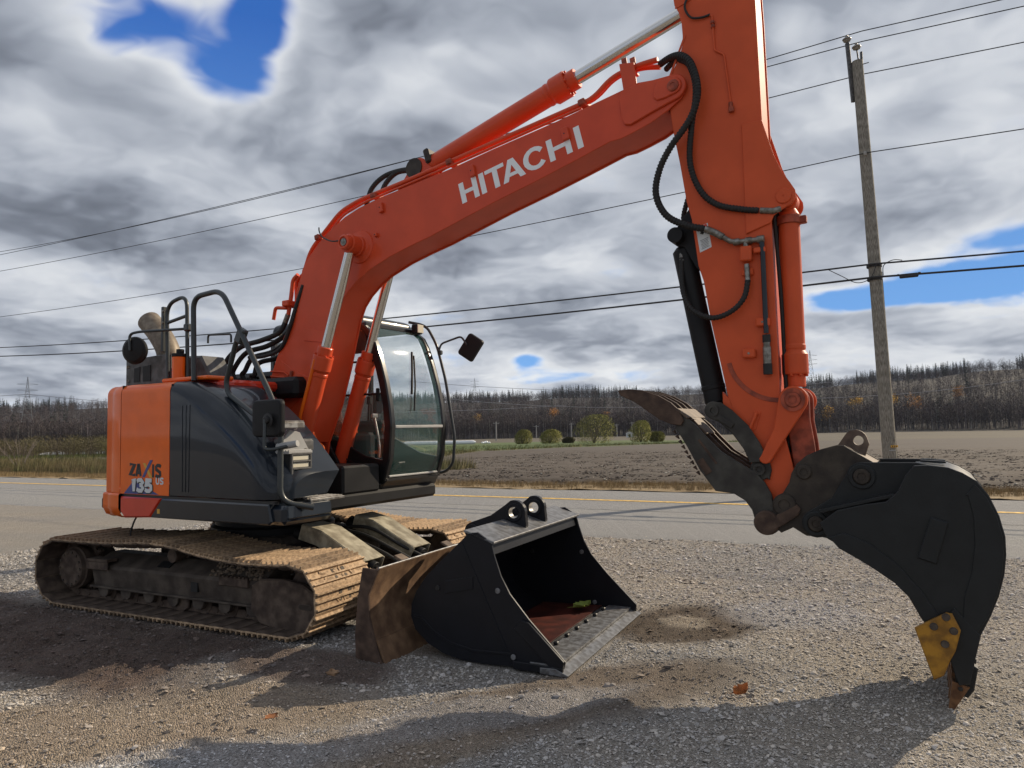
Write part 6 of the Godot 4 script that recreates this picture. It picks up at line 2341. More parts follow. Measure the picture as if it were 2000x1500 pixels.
	for z in [-0.6, -0.8]:
		g.box(V(0.92, 1.20, z), Vector3(0.22, 0.02, 0.11), 0.006, Basis(Vector3.BACK, 0.5))
	part("pedal", g, M.rubber, cb)
	g = ug()
	g.tube([V(0.34, 1.68, -1.03), V(0.36, 1.90, -1.02)], 0.014, 8)
	g.tube([V(0.34, 1.68, -0.42), V(0.36, 1.90, -0.43)], 0.014, 8)
	g.lathe([[0.0, 0.05], [0.025, 0.04], [0.028, -0.04], [0.0, -0.05]], V(0.36, 1.93, -1.02), Vector3.UP, 10)
	g.lathe([[0.0, 0.05], [0.025, 0.04], [0.028, -0.04], [0.0, -0.05]], V(0.36, 1.93, -0.43), Vector3.UP, 10)
	part("joystick", g, M.seat, cb)
	g = ug()
	g.box(V(1.02, 1.86, -0.42), Vector3(0.04, 0.20, 0.15), 0.01, Basis(Vector3.UP, 0.3))
	part("monitor", g, M.black, cb)
	# wiper
	g = ug()
	var wy := [[1.78, -0.62], [2.05, -0.70], [2.30, -0.78], [2.36, -0.80]]
	var wp := []
	for q in wy:
		wp.append(V(front.call(q[0]) + 0.022, q[0], q[1]))
	g.tube(wp, 0.009, 8)
	var bp := []
	for q in [[1.95, -0.63], [2.2, -0.72], [2.40, -0.80]]:
		bp.append(V(front.call(q[0]) + 0.012, q[0], q[1]))
	g.tube(bp, 0.012, 6)
	part("wiper", g, M.black, cb)
	# guard hoop round the far edge, lamp, mirror
	g = ug()
	g.tube(bent([V(0.86, 2.785, -1.12), V(1.02, 2.745, -1.235), V(1.16, 2.52, -1.235), V(1.27, 2.14, -1.235), V(1.385, 1.50, -1.235), V(1.36, 1.22, -1.235), V(1.26, 1.125, -1.235), V(1.12, 1.115, -1.19)], 0.09, 6), 0.016, 10)
	part("guard_hoop", g, M.rail, cb)
	g = ug()
	g.box(V(1.02, 2.685, -1.07), Vector3(0.08, 0.11, 0.12), 0.015)
	part("work_lamp", g, M.black, cb)
	g = ug()
	g.box(V(1.065, 2.685, -1.07), Vector3(0.012, 0.09, 0.10), 0.004)
	part("lamp_lens", g, M.lens, cb)
	var lm := group_node("cab_mirror", EX)
	g = ug()
	var old := g.xf
	g.xf = g.xf * Transform3D(Basis(Vector3.UP, 0.25) * Basis(Vector3.BACK, -0.60), V(1.52, 2.475, -1.36))
	rounded_shell(g, V(0, 0, 0), Vector3(0.20, 0.27, 0.07), 0.03)
	g.xf = old
	part("housing", g, M.black, lm)
	g = ug()
	g.tube(bent([V(1.185, 2.44, -1.235), V(1.20, 2.53, -1.26), V(1.43, 2.60, -1.32), V(1.50, 2.50, -1.325)], 0.04), 0.011, 8)
	g.box(V(1.20, 2.43, -1.24), Vector3(0.05, 0.05, 0.05), 0.01)
	part("bracket", g, M.rail, lm)
	# plates and labels on the base
	for q in [[0.72, 1.04, 0.07, 0.035, 0], [0.80, 1.015, 0.10, 0.075, 0], [0.93, 1.008, 0.15, 0.075, 1]]:
		g = ug()
		g.box(V(q[0] + 0.10, q[1], zn + 0.0015), Vector3(q[2], q[3], 0.003), 0.0)
		part("rating_plate", g, M.silver if q[4] == 0 else M.alu, cb)
	g = ug()
	g.box(V(0.80, 1.15, zn - 0.002), Vector3(0.19, 0.07, 0.004), 0.0)
	part("rating_plate", g, M.grey, cb)

func excavator() -> void:
	EX = thing("excavator", "orange and black tracked excavator with dark digging bucket and thumb, parked on the gravel", "excavator", T_AT, T_TURN)
	undercarriage()
	boom_and_arm()
	attachments()
	hoses()
	upper()

# ------------------------------------------------------------------ the spare bucket on the ground
func spare_bucket() -> void:
	var b := thing("spare_bucket", "wide glossy black ditching bucket standing on the gravel before the dozer blade", "bucket", T_AT, T_TURN)
	var z0 := -0.56
	var z1 := 1.07
	var back := [2.90, 0.855, 2.84, 0.80, 2.75, 0.72, 2.646, 0.63, 2.541, 0.53, 2.455, 0.42, 2.41, 0.32, 2.405, 0.235, 2.44, 0.145, 2.55, 0.055, 2.68, 0.0, 2.82, -0.025, 3.0, -0.032, 3.18, -0.022]
	var front := [3.61, 0.055, 3.352, 0.304, 3.214, 0.458, 3.148, 0.573, 3.102, 0.703, 3.077, 0.799, 2.97, 0.862]
	for q in [[z1 - 0.018, z1], [z0, z0 + 0.018]]:
		var g := Geo.new()
		g.prism(pv(back) + pv([3.46, -0.02, 3.60, 0.01]) + pv(front), q[0], q[1], 0.003)
		part("side_plate", g, M.loose, b)
		var out: float = q[1] if q[1] > 0.5 else q[0]
		var s := 1.0 if q[1] > 0.5 else -1.0
		g = Geo.new()
		g.prism(pv([3.605, 0.06, 3.36, 0.285, 3.30, 0.30, 3.25, 0.24, 3.50, 0.02, 3.60, 0.02]), out, out + 0.020 * s, 0.003)
		part("side_cutter", g, M.loose, b)
		g = Geo.new()
		g.prism(pv([3.24, -0.028, 3.60, -0.022, 3.60, 0.02, 3.24, 0.025]), out, out + 0.024 * s, 0.003)
		part("corner_block", g, M.loose, b)
		g = Geo.new()
		g.prism(pv([2.44, 0.25, 2.50, 0.245, 2.60, 0.16, 2.75, 0.09, 2.92, 0.06, 3.22, 0.07, 3.22, 0.055, 2.92, 0.045, 2.74, 0.075, 2.59, 0.145, 2.49, 0.23, 2.44, 0.235]), out, out + 0.008 * s, 0.002)
		part("weld_seam", g, M.loose, b)
		g = Geo.new()
		g.prism(pv([2.70, 0.42, 2.93, 0.47, 2.93, 0.555, 2.70, 0.51]), out, out + 0.007 * s, 0.002)
		part("name_plate", g, M.loose, b)
		g = Geo.new()
		g.prism(pv([2.84, 0.79, 2.85, 0.785, 3.20, 0.07, 3.19, 0.07]), out, out + 0.005 * s, 0.001)
		part("fold_line", g, M.loose, b)
		for h in [[3.125, 0.475], [3.235, 0.045], [2.64, 0.455]]:
			g = Geo.new()
			g.rod(V(h[0], h[1], out - 0.03 * s), V(h[0], h[1], out + 0.010 * s), 0.019, 14)
			part("lifting_hole", g, M.edge if h[0] > 2.7 else M.ink, b)
	var shell := pv(back)
	for k in [0.004, 0.018]:
		var g := Geo.new()
		var rows := []
		for i in shell.size():
			var t := (shell[min(i + 1, shell.size() - 1)] - shell[max(i - 1, 0)]).normalized()
			var p = shell[i] + Vector2(-t.y, t.x) * k
			rows.append([V(p.x, p.y, z0 + 0.01), V(p.x, p.y, z1 - 0.01)])
		g.sheet(rows, V(-1, 0, 0) if k < 0.01 else V(1, 0.3, 0))
		part("shell", g, M.loose, b)
	var g := Geo.new()
	g.box(V(3.02, 0.012, (z0 + z1) * 0.5), Vector3(0.56, 0.006, z1 - z0 - 0.04), 0.0, Basis(Vector3.BACK, 0.03))
	part("floor_lining", g, M.loose_in, b)
	g = Geo.new()
	g.box(V(2.98, 0.83, (z0 + z1) * 0.5), Vector3(0.25, 0.018, z1 - z0), 0.003, Basis(Vector3.BACK, -0.30))
	part("top_plate", g, M.edge, b)
	g = Geo.new()
	g.box(V(3.05, 0.757, (z0 + z1) * 0.5), Vector3(0.03, 0.11, z1 - z0 - 0.04), 0.003, Basis(Vector3.BACK, 0.25))
	part("torsion_tube", g, M.loose, b)
	# cutting edge: mounting plate, bolted blade and its bolts
	g = Geo.new()
	g.prism(pv([3.16, -0.022, 3.50, -0.012, 3.50, 0.012, 3.40, 0.014, 3.16, 0.008]), z0 + 0.018, z1 - 0.018, 0.003)
	part("edge_plate", g, M.grey, b)
	g = Geo.new()
	g.prism(pv([3.36, 0.015, 3.56, 0.018, 3.56, 0.032, 3.36, 0.030]), z0 - 0.01, z1 + 0.01, 0.003)
	g.prism(pv([3.44, -0.03, 3.635, -0.030, 3.64, -0.02, 3.55, 0.014, 3.44, 0.010]), z0 - 0.03, z1 + 0.03, 0.003)
	part("cutting_edge", g, M.edge, b)
	for i in 7:
		g = Geo.new()
		g.box(V(3.375, 0.042, z0 + 0.20 + i * 0.205), Vector3(0.034, 0.024, 0.034), 0.006)
		part("edge_bolt", g, M.ink, b)
	# two hanger plates with bushed holes
	for z in [0.44, 0.07]:
		g = Geo.new()
		var lug := pv([2.60, 0.60]) + arc(Vector2(2.585, 0.765), 0.075, 190, 110, 5) + pv([2.75, 0.90, 2.88, 0.985]) + arc(Vector2(2.958, 0.93), 0.095, 110, -10, 7) + pv([3.06, 0.83, 3.03, 0.72, 2.98, 0.70])
		g.plate_hole(lug, Vector2(2.958, 0.93), 0.045, z - 0.02, z + 0.02)
		part("hanger_plate", g, M.loose, b)
		g = Geo.new()
		g.lathe([[0.045, -0.03], [0.066, -0.03], [0.070, -0.024], [0.070, 0.024], [0.066, 0.03], [0.045, 0.03], [0.045, -0.03]], V(2.958, 0.93, z), Vector3.BACK, 26)
		g.lathe([[0.03, -0.03], [0.055, -0.03], [0.06, -0.024], [0.06, 0.024], [0.055, 0.03], [0.03, 0.03], [0.03, -0.03]], V(2.585, 0.765, z), Vector3.BACK, 22)
		part("bushing", g, M.loose, b)
		g = Geo.new()
		g.lathe([[0.043, 0.031], [0.043, -0.031], [0.047, -0.031]], V(2.958, 0.93, z), Vector3.BACK, 26)
		part("bore", g, M.steel, b)

# ------------------------------------------------------------------ pole, wires, towers
func road_place(s: float, q: float, h := 0.0) -> Vector3:
	var p := ES * s + EN * q
	p.y = h
	return p

func pole_and_wires() -> void:
	var p := thing("utility_pole", "tall weathered wooden utility pole leaning slightly, beside the far edge of the road", "utility pole", road_place(0.13, 19.4, -0.35))
	var g := Geo.new()
	var lean := ES * -0.27
	g.tube([V(0, -0.4, 0), V(0, 0.3, 0), lean * 0.3 + V(0, 4.0, 0), lean * 0.62 + V(0, 7.5, 0), lean + V(0, 11.02, 0)], 0.172, 18, 0.128)
	part("shaft", g, M.wood, p)
	g = Geo.new()
	g.box(lean + ES * -0.17 + V(0, 10.78, 0), Vector3(0.09, 1.55, 0.07), 0.006, Basis(Vector3.UP, 0.0) * Basis(Vector3.BACK, 0.05))
	part("ridge_iron", g, M.grey, p)
	g = Geo.new()
	g.box(lean + ES * 0.10 + V(0, 11.0, 0), Vector3(0.05, 0.5, 0.05), 0.006)
	g.rod(lean + ES * 0.03 + V(0, 11.0, 0), lean + ES * 0.0 + V(0, 11.38, 0), 0.018, 8)
	g.rod(lean + ES * 0.12 + V(0, 10.92, 0), lean + ES * 0.26 + V(0, 10.93, 0), 0.012, 8)
	part("pole_top_bracket", g, M.grey, p)
	for q in [[-0.21, 11.62], [0.0, 11.36]]:
		g = Geo.new()
		g.lathe([[0.0, 0.15], [0.035, 0.145], [0.04, 0.11], [0.03, 0.10], [0.06, 0.085], [0.105, 0.05], [0.108, 0.035], [0.06, 0.03], [0.06, 0.0], [0.085, -0.01], [0.04, -0.03], [0.0, -0.03]], lean + ES * q[0] + V(0, q[1], 0), Vector3.UP, 16)
		part("insulator", g, M.porcelain, p)
	g = Geo.new()
	g.lathe([[0.0, -0.05], [0.03, -0.05], [0.04, 0.0], [0.03, 0.05], [0.0, 0.05]], lean * 0.75 + EN * -0.14 + V(0, 8.58, 0), Vector3.UP, 10)
	part("spool", g, M.porcelain, p)
	g = Geo.new()
	for y in [5.76, 5.43]:
		g.lathe([[0.165, -0.04], [0.175, -0.03], [0.175, 0.03], [0.165, 0.04]], lean * 0.5 + V(0, y, 0), Vector3.UP, 16)
	g.tube(curve([ES * 0.155 + V(0, 0.2, 0), lean * 0.3 + ES * 0.15 + V(0, 3.0, 0), lean * 0.5 + ES * 0.15 + V(0, 5.6, 0)]), 0.022, 8)
	part("cable_riser", g, M.wire, p)
	g = Geo.new()
	g.box(V(0.02, 1.32, 0.155), Vector3(0.17, 0.05, 0.012), 0.002)
	part("number_plate", g, M.gold, p)
	for i in 3:
		g = Geo.new()
		g.box(V(-0.03 + 0.045 * i, 1.32, 0.1625), Vector3(0.02, 0.032, 0.004), 0.0)
		part("plate_digit", g, M.ink, p)
	g = Geo.new()
	g.box(V(-0.03, 1.22, 0.155), Vector3(0.16, 0.025, 0.008), 0.002)
	part("tag_strip", g, M.silver, p)
	# wires run along the road from pole to pole
	var kinds := [
		["power_line", "topmost thin power line, carried on the higher insulator of the pole", 0.012, -0.47, 11.43, 0.0, 0.62, 19.40],
		["power_line", "second thin power line, on the lower insulator at the pole top", 0.012, -0.27, 11.16, 0.0, 0.30, 19.40],
		["power_line", "thin power line passing just below the pole top", 0.012, -0.2, 10.38, 0.0, 0.36, 19.55],
		["power_line", "single thin wire tied halfway down the upper part of the pole", 0.012, -0.1, 8.24, -0.35, 0.42, 19.26],
		["communication_cable", "upper of the two thick black communication cables", 0.022, 0.0, 5.43, 1.00, 0.36, 19.22],
		["communication_cable", "lower of the two thick black communication cables", 0.026, 0.0, 5.10, 0.90, 0.42, 19.22]]
	for k in kinds:
		var pts := []
		for i in 41:
			var t := i / 40.0
			pts.append(road_place(lerpf(-44.0, 0.0, t), k[7], k[4] + k[5] * (1.0 - t) - 4.0 * k[6] * t * (1.0 - t)))
		for i in range(1, 31):
			var t := i / 30.0
			pts.append(road_place(44.0 * t, k[7], k[4] + 0.3 * t - 4.0 * 0.45 * t * (1.0 - t)))
		g = Geo.new()
		g.tube(pts, k[2], 6)
		tag(part(k[0], g, M.wire, self), k[1], "cable", "wires along the road")
	var box := thing("splice_case", "black splice case hung on the lower communication cable beside the pole", "splice case", road_place(0.72, 19.2, 5.05))
	g = Geo.new()
	g.box(V(0, 0, 0), Vector3(0.40, 0.10, 0.10), 0.02, Basis(Vector3.UP, -0.485))
	part("body", g, M.wire, box)
	g = Geo.new()
	for s in [-0.22, 0.22]:
		g.box(ES * s + V(0, 0.035, 0), Vector3(0.06, 0.05, 0.05), 0.01)
	part("end_clip", g, M.wire, box)
	g = Geo.new()
	g.tube(curve([road_place(-1.02, 19.2, 5.40), road_place(-0.75, 19.2, 5.22), road_place(-0.4, 19.18, 5.0), road_place(-0.1, 19.16, 5.08), road_place(0.05, 19.18, 5.42)]), 0.010, 6)
	g.tube(curve([road_place(0.18, 19.2, 5.12), road_place(0.2, 19.2, 5.36), road_place(0.4, 19.2, 5.47), road_place(0.6, 19.2, 5.44)]), 0.010, 6)
	tag(part("drop_loop", g, M.wire, self), "thin slack loop of cable hanging between the two communication cables at the pole", "cable")

func lattice_tower(called: String, label: String, az: float, r: float, base_y: float, h: float) -> Vector3:
	var a := deg_to_rad(az)
	var at := Vector3(sin(a) * r, base_y, -cos(a) * r)
	var t := thing(called, label, "pylon", at, -a, "transmission towers on the wooded hill")
	var g := Geo.new()
	var w := func(y: float) -> float:
		return lerpf(h * 0.10, h * 0.028, clampf(y / (h * 0.72), 0.0, 1.0)) if y < h * 0.72 else lerpf(h * 0.028, 0.05, (y - h * 0.72) / (h * 0.28))
	var tk := h * 0.0032
	var lv := []
	for i in 12:
		lv.append(h * (1.0 - pow(1.0 - i / 11.0, 1.35)))
	for i in lv.size() - 1:
		var y0: float = lv[i]
		var y1: float = lv[i + 1]
		var c0: float = w.call(y0)
		var c1: float = w.call(y1)
		var q := [[1, 1], [-1, 1], [-1, -1], [1, -1]]
		for k in 4:
			var j := (k + 1) % 4
			var A := V(q[k][0] * c0, y0, q[k][1] * c0)
			var B := V(q[k][0] * c1, y1, q[k][1] * c1)
			g.tube([A, B], tk, 4, -1.0, false)
			g.tube([A, V(q[j][0] * c1, y1, q[j][1] * c1)], tk * 0.6, 4, -1.0, false)
			g.tube([B, V(q[j][0] * c1, y1, q[j][1] * c1)], tk * 0.6, 4, -1.0, false)
	part("lattice_mast", g, M.lattice, t)
	for y in [0.66, 0.76, 0.86]:
		g = Geo.new()
		for s in [1.0, -1.0]:
			g.tube([V(0, h * y, 0), V(s * h * 0.15, h * (y + 0.012), 0)], tk * 0.8, 4, -1.0, false)
			g.tube([V(0, h * (y + 0.035), 0), V(s * h * 0.15, h * (y + 0.012), 0)], tk * 0.6, 4, -1.0, false)
		part("cross_arm", g, M.lattice, t)
	return at

func far_wires(a: Vector3, b: Vector3, h0: float, h1: float, label: String) -> void:
	var pts := []
	for i in 25:
		var t := i / 24.0
		var p := a.lerp(b, t)
		p.y = lerpf(h0, h1, t) - 4.0 * 9.0 * t * (1.0 - t)
		pts.append(p)
	var g := Geo.new()
	g.tube(pts, 0.16, 4)
	tag(part("transmission_line", g, M.wire_far, self), label, "cable", "high voltage lines across the hillside")

func far_pole(label: String, az: float, r: float, h: float) -> void:
	var a := deg_to_rad(az)
	var p := thing("field_pole", label, "utility pole", Vector3(sin(a) * r, land_h(sin(a) * r, -cos(a) * r), -cos(a) * r), -a, "small poles in the far fields")
	var g := Geo.new()
	g.tube([V(0, -0.5, 0), V(0, h, 0)], 0.30, 8, 0.24)
	part("shaft", g, M.porcelain, p)
	g = Geo.new()
	g.box(V(0, h - 0.7, 0), Vector3(3.0, 0.3, 0.3), 0.0)
	part("cross_arm", g, M.porcelain, p)

# ------------------------------------------------------------------ plants
func willow(label: String, az: float, r: float, h: float, w: float, sd: int, tint: Color) -> void:
	var a := deg_to_rad(az)
	var t := thing("willow_bush", label, "bush", Vector3(sin(a) * r, land_h(sin(a) * r, -cos(a) * r) + 0.02, -cos(a) * r), 0.0, "round willow bushes in the grass")
	var rd := RandomNumberGenerator.new()
	rd.seed = sd
	var g := Geo.new()
	g.colored = true
	g.tint = Color(0.10, 0.08, 0.06)
	for i in 22:
		var b := rd.randf() * TAU
		var lean := rd.randf_range(0.1, 0.75)
		g.tube([V(0, -0.1, 0), V(cos(b) * lean * w * 0.25, h * 0.35, sin(b) * lean * w * 0.25), V(cos(b) * lean * w * 0.5, h * rd.randf_range(0.6, 0.9), sin(b) * lean * w * 0.5)], 0.05, 4, 0.015, false)
	part("stem", g, M.twig, t)
	g = Geo.new()
	g.colored = true
	for i in 5200:
		var b := rd.randf() * TAU
		var y := rd.randf()
		var lump := 1.0 + 0.16 * sin(b * 3.0 + sd) + 0.10 * sin(b * 7.0 + y * 9.0)
		var rr := w * 0.5 * sqrt(max(0.02, 1.0 - pow((y - 0.42) / 0.60, 2.0))) * lump * pow(rd.randf(), 0.33)
		var p := V(cos(b) * rr + 0.10 * w * y * y, y * h, sin(b) * rr)
		var d := V(cos(b) * 0.5 + 0.35, rd.randf_range(0.2, 1.2), sin(b) * 0.5).normalized()
		var s := d.cross(V(rd.randf() - 0.5, rd.randf() - 0.5, rd.randf() - 0.5)).normalized() * rd.randf_range(0.02, 0.05)
		var l := rd.randf_range(0.15, 0.42)
		g.tint = tint * rd.randf_range(0.6, 1.35)
		var m := (V(cos(b), 0.8, sin(b)) + d.cross(s).normalized()).normalized()
		g.tri(p - s, p + s, p + d * l, m, m, m)
	part("foliage", g, M.plant, t)

func autumn_tree(label: String, az: float, r: float, h: float, c: Color, sd: int, low := 0.35) -> void:
	var t := thing("autumn_tree", label, "tree", hill_point(az, r), 0.0, "trees still in autumn leaf on the hillside")
	var rd := RandomNumberGenerator.new()
	rd.seed = sd
	var g := Geo.new()
	g.colored = true
	g.tint = Color(0.16, 0.13, 0.11)
	g.tube([V(0, -0.5, 0), V(0.2, h * 0.5, 0), V(0, h * 0.9, 0)], h * 0.014, 5, 0.05, false)
	for i in 6:
		var b := rd.randf() * TAU
		g.tube([V(0.1, h * rd.randf_range(0.35, 0.55), 0), V(cos(b) * h * 0.2, h * rd.randf_range(0.65, 0.9), sin(b) * h * 0.2)], h * 0.006, 4, 0.04, false)
	part("trunk", g, M.twig, t)
	g = Geo.new()
	g.colored = true
	var lobes := []
	for i in 9:
		var b := rd.randf() * TAU
		lobes.append(V(cos(b) * h * 0.20 * rd.randf(), h * rd.randf_range(low + 0.12, 0.88), sin(b) * h * 0.20 * rd.randf()))
	for i in 800:
		var o: Vector3 = lobes[i % 9]
		var p := o + V(rd.randfn(0, 1), rd.randfn(0, 0.8), rd.randfn(0, 1)) * h * 0.075
		var u := V(rd.randf() - 0.5, rd.randf() - 0.5, rd.randf() - 0.5).normalized() * rd.randf_range(0.2, 0.45)
		var s := u.cross(V(rd.randf() - 0.5, rd.randf(), rd.randf() - 0.5)).normalized() * u.length()
		g.tint = c * rd.randf_range(0.55, 1.35)
		var m := (p - o).normalized()
		g.tri(p - u, p + s, p + u, m, m, m)
	part("crown", g, M.plant, t)

func bare_shrub(label: String, at: Vector3, h: float, w: float, sd: int, c: Color) -> void:
	var t := thing("bare_shrub", label, "shrub", at, 0.0)
	var rd := RandomNumberGenerator.new()
	rd.seed = sd
	var g := Geo.new()
	g.colored = true
	for i in 11:
		var b := rd.randf() * TAU
		var l := rd.randf_range(0.7, 1.0)
		var tip := V(cos(b) * w * 0.5 * rd.randf_range(0.4, 1.0), h * l, sin(b) * w * 0.4)
		var mid := tip * 0.5 + V(0, h * 0.1, 0)
		g.tint = c * rd.randf_range(0.7, 1.2)
		g.tube(curve([V(0, -0.05, 0), mid, tip], 4), 0.014, 4, 0.004, false)
		for k in 9:
			var f := rd.randf_range(0.35, 1.0)
			var p := mid.lerp(tip, f * 2.0 - 1.0) if f > 0.5 else mid * f * 2.0
			var d := (tip.normalized() + V(rd.randf() - 0.5, rd.randf() * 0.6, rd.randf() - 0.5) * 1.4).normalized() * h * rd.randf_range(0.08, 0.25)
			g.tint = c * rd.randf_range(0.6, 1.2)
			g.tube([p, p + d], 0.006, 3, 0.002, false)
	part("branches", g, M.twig, t)

func tuft(sd: int, blades: int, spread: float) -> ArrayMesh:
	var rd := RandomNumberGenerator.new()
	rd.seed = sd
	var g := Geo.new()
	g.colored = true
	for i in blades:
		var b := rd.randf() * TAU
		var p := V(cos(b), 0, sin(b)) * spread * rd.randf()
		var tip := p + V(cos(b) * rd.randf() * 0.5, rd.randf_range(0.5, 1.0), sin(b) * rd.randf() * 0.5)
		var s := V(-sin(b), 0, cos(b)) * 0.018
		g.tint = Color.WHITE * rd.randf_range(0.6, 1.2)
		var m := V(cos(b), 0.6, sin(b)).normalized()
		g.tri(p - s, p + s, tip, m, m, m)
	return g.mesh()

func greenery() -> void:
	rng.seed = 31
	# straw grass on the verge, tall weeds in the ditch at the left, rough grass along the field edge
	var w1 := []
	var c1 := []
	for i in 26000:
		var s := rng.randf_range(-60.0, 22.0)
		var q := rng.randf_range(17.3, 20.9)
		var p := road_point(s, q + 0.1 * sin(s))
		if rng.randf() > 0.35 + 0.8 * fn.get_noise_2d(s * 60.0, q * 40.0) + 0.3:
			continue
		w1.append(Transform3D(Basis(Vector3.UP, rng.randf() * TAU).scaled(Vector3.ONE * rng.randf_range(0.10, 0.24)), p + V(0, 0.02, 0)))
		c1.append(Color(0.34, 0.25, 0.12).lerp(Color(0.24, 0.17, 0.09), rng.randf()))
	scatter("verge_grass", tuft(1, 9, 0.5), M.plant, w1, c1, "short straw coloured grass along the far side of the road", "grass")
	var w2 := []
	var c2 := []
	for i in 15000:
		var s := rng.randf_range(-75.0, -16.0)
		var q := 22.4 + 5.0 * rng.randf() + 0.5 * fn.get_noise_2d(s * 30.0, 4.0)
		var p := road_point(s, q)
		var n := fn.get_noise_2d(s * 24.0, 9.0)
		var h := rng.randf_range(0.35, 0.85) * (0.85 + 0.5 * n)
		w2.append(Transform3D(Basis(Vector3.UP, rng.randf() * TAU).scaled(Vector3(h * 0.8, h, h * 0.8)), p))
		c2.append(Color(0.17, 0.125, 0.065).lerp(Color(0.12, 0.13, 0.045), clampf(0.4 + n + rng.randf_range(-0.3, 0.3), 0.0, 1.0)).lerp(Color(0.22, 0.15, 0.09), rng.randf() * 0.4))
	scatter("ditch_weeds", tuft(2, 14, 0.35), M.plant, w2, c2, "tall brown and olive weeds growing in the roadside ditch", "weeds")
	var w3 := []
	var c3 := []
	for i in 30000:
		var x := rng.randf_range(-75.0, 45.0)
		var z := rng.randf_range(-132.0, -24.0)
		var f := field_side(x, z)
		if x * EN.x + z * EN.z < 22.5:
			continue
		if f > 0.4 or f < -9.0 and rng.randf() > 0.3:
			continue
		var d := sqrt(x * x + z * z)
		var h := rng.randf_range(0.25, 0.55) * (1.5 if f > -1.6 else 1.0)
		w3.append(Transform3D(Basis(Vector3.UP, rng.randf() * TAU).scaled(Vector3(h * 1.6, h, h * 1.6)), V(x, land_h(x, z) - 0.05, z)))
		c3.append(Color(0.085, 0.115, 0.028).lerp(Color(0.19, 0.15, 0.06), clampf((f + 3.0) / 4.0, 0.0, 1.0) * 0.8 + 0.2 * rng.randf()))
	scatter("meadow_grass", tuft(3, 10, 0.5), M.plant, w3, c3, "rough green meadow grass bordering the ploughed field", "grass")
	# low thicket in front of the hill at the left
	var w4 := []
	var c4 := []
	var thick := bare_tree(8, Color(0.105, 0.085, 0.05), Color(0.09, 0.07, 0.055), 110, 0.5)
	for i in 2600:
		var az := rng.randf_range(-44.0, -24.0)
		var r := rng.randf_range(105.0, 190.0)
		var n := fn.get_noise_2d(az * 14.0, r * 0.8)
		if n < -0.12:
			continue
		var a := deg_to_rad(az)
		w4.append(standing(Vector3(sin(a) * r, land_h(sin(a) * r, -cos(a) * r) - 0.1, -cos(a) * r), rng.randf_range(1.4, 3.0), 1.3))
		c4.append(Color(1, 1, 1).lerp(Color(1.15, 1.35, 0.55), clampf(n * 2.0, 0.0, 1.0)) * rng.randf_range(0.6, 1.15))
	for i in 500:
		var az := rng.randf_range(-40.0, -6.0)
		var a := deg_to_rad(az)
		var r := rng.randf_range(395.0, 445.0)
		w4.append(standing(Vector3(sin(a) * r, land_h(sin(a) * r, -cos(a) * r) - 0.1, -cos(a) * r), rng.randf_range(1.5, 3.5), 1.5))
		c4.append(Color(0.8, 0.7, 0.6))
	scatter("thicket", thick, M.twig, w4, c4, "low olive and brown thicket between the ditch and the hill", "shrubs")
	bare_shrub("leafless grey shrub rising from the weeds near the counterweight", road_place(-44.5, 23.0, -0.45), 2.1, 3.0, 3, Color(0.24, 0.20, 0.18))
	bare_shrub("taller pale leafless shrub at the far end of the weedy ditch", road_place(-57.0, 23.5, -0.6), 4.2, 3.0, 6, Color(0.26, 0.23, 0.19))
	var ol := Color(0.21, 0.205, 0.055)
	willow("smallest round willow bush, nearest the cab", 0.75, 162.0, 3.2, 4.0, 1, ol * 0.95)
	willow("low round willow bush beside the smallest one", 2.95, 160.0, 3.1, 4.8, 2, ol * 1.05)
	willow("largest willow bush, a wide dome standing free in the grass", 6.55, 150.0, 6.0, 8.6, 3, ol)
	willow("willow bush just behind the tip of the thumb", 10.25, 155.0, 4.6, 4.6, 4, ol * 1.15)
	willow("small willow shoot leaning against the bush behind the thumb", 11.5, 158.0, 2.2, 3.4, 5, ol)
	willow("tiny dark scrub between two willow bushes", 4.45, 165.0, 1.3, 2.8, 6, Color(0.08, 0.07, 0.03))
	var Y := Color(0.50, 0.30, 0.035)
	var O := Color(0.36, 0.17, 0.035)
	var list := [
		["small yellow tree low on the hill beyond the cab guard", -2.75, 520.0, 11.0, Y * 0.8], ["dull orange scrub tree beside the small yellow tree", -3.3, 515.0, 8.0, O * 0.6],
		["golden tree on the slope behind the largest willow bush", 3.35, 540.0, 13.0, O], ["flat orange tree crown on the slope behind the thumb tip", 7.6, 560.0, 9.0, O * 0.9],
		["yellow tree low on the slope beside the bucket link", 24.1, 470.0, 12.0, Y * 0.8], ["orange tree on the slope above the lifting eye", 26.0, 560.0, 13.0, Y * 0.65],
		["bright yellow tree just behind the utility pole", 28.3, 560.0, 14.0, Y], ["rust coloured tree beside the bright yellow one behind the pole", 29.8, 560.0, 14.0, O * 0.8],
		["pale orange tree high on the slope beyond the digging bucket", 32.4, 640.0, 13.0, O * 0.6], ["reddish tree on the slope behind the bucket cylinder rod", 23.2, 480.0, 11.0, Color(0.30, 0.05, 0.03)]]
	for i in list.size():
		autumn_tree(list[i][0], list[i][1], list[i][2], list[i][3] * 1.45, list[i][4] * 1.5, 40 + i)

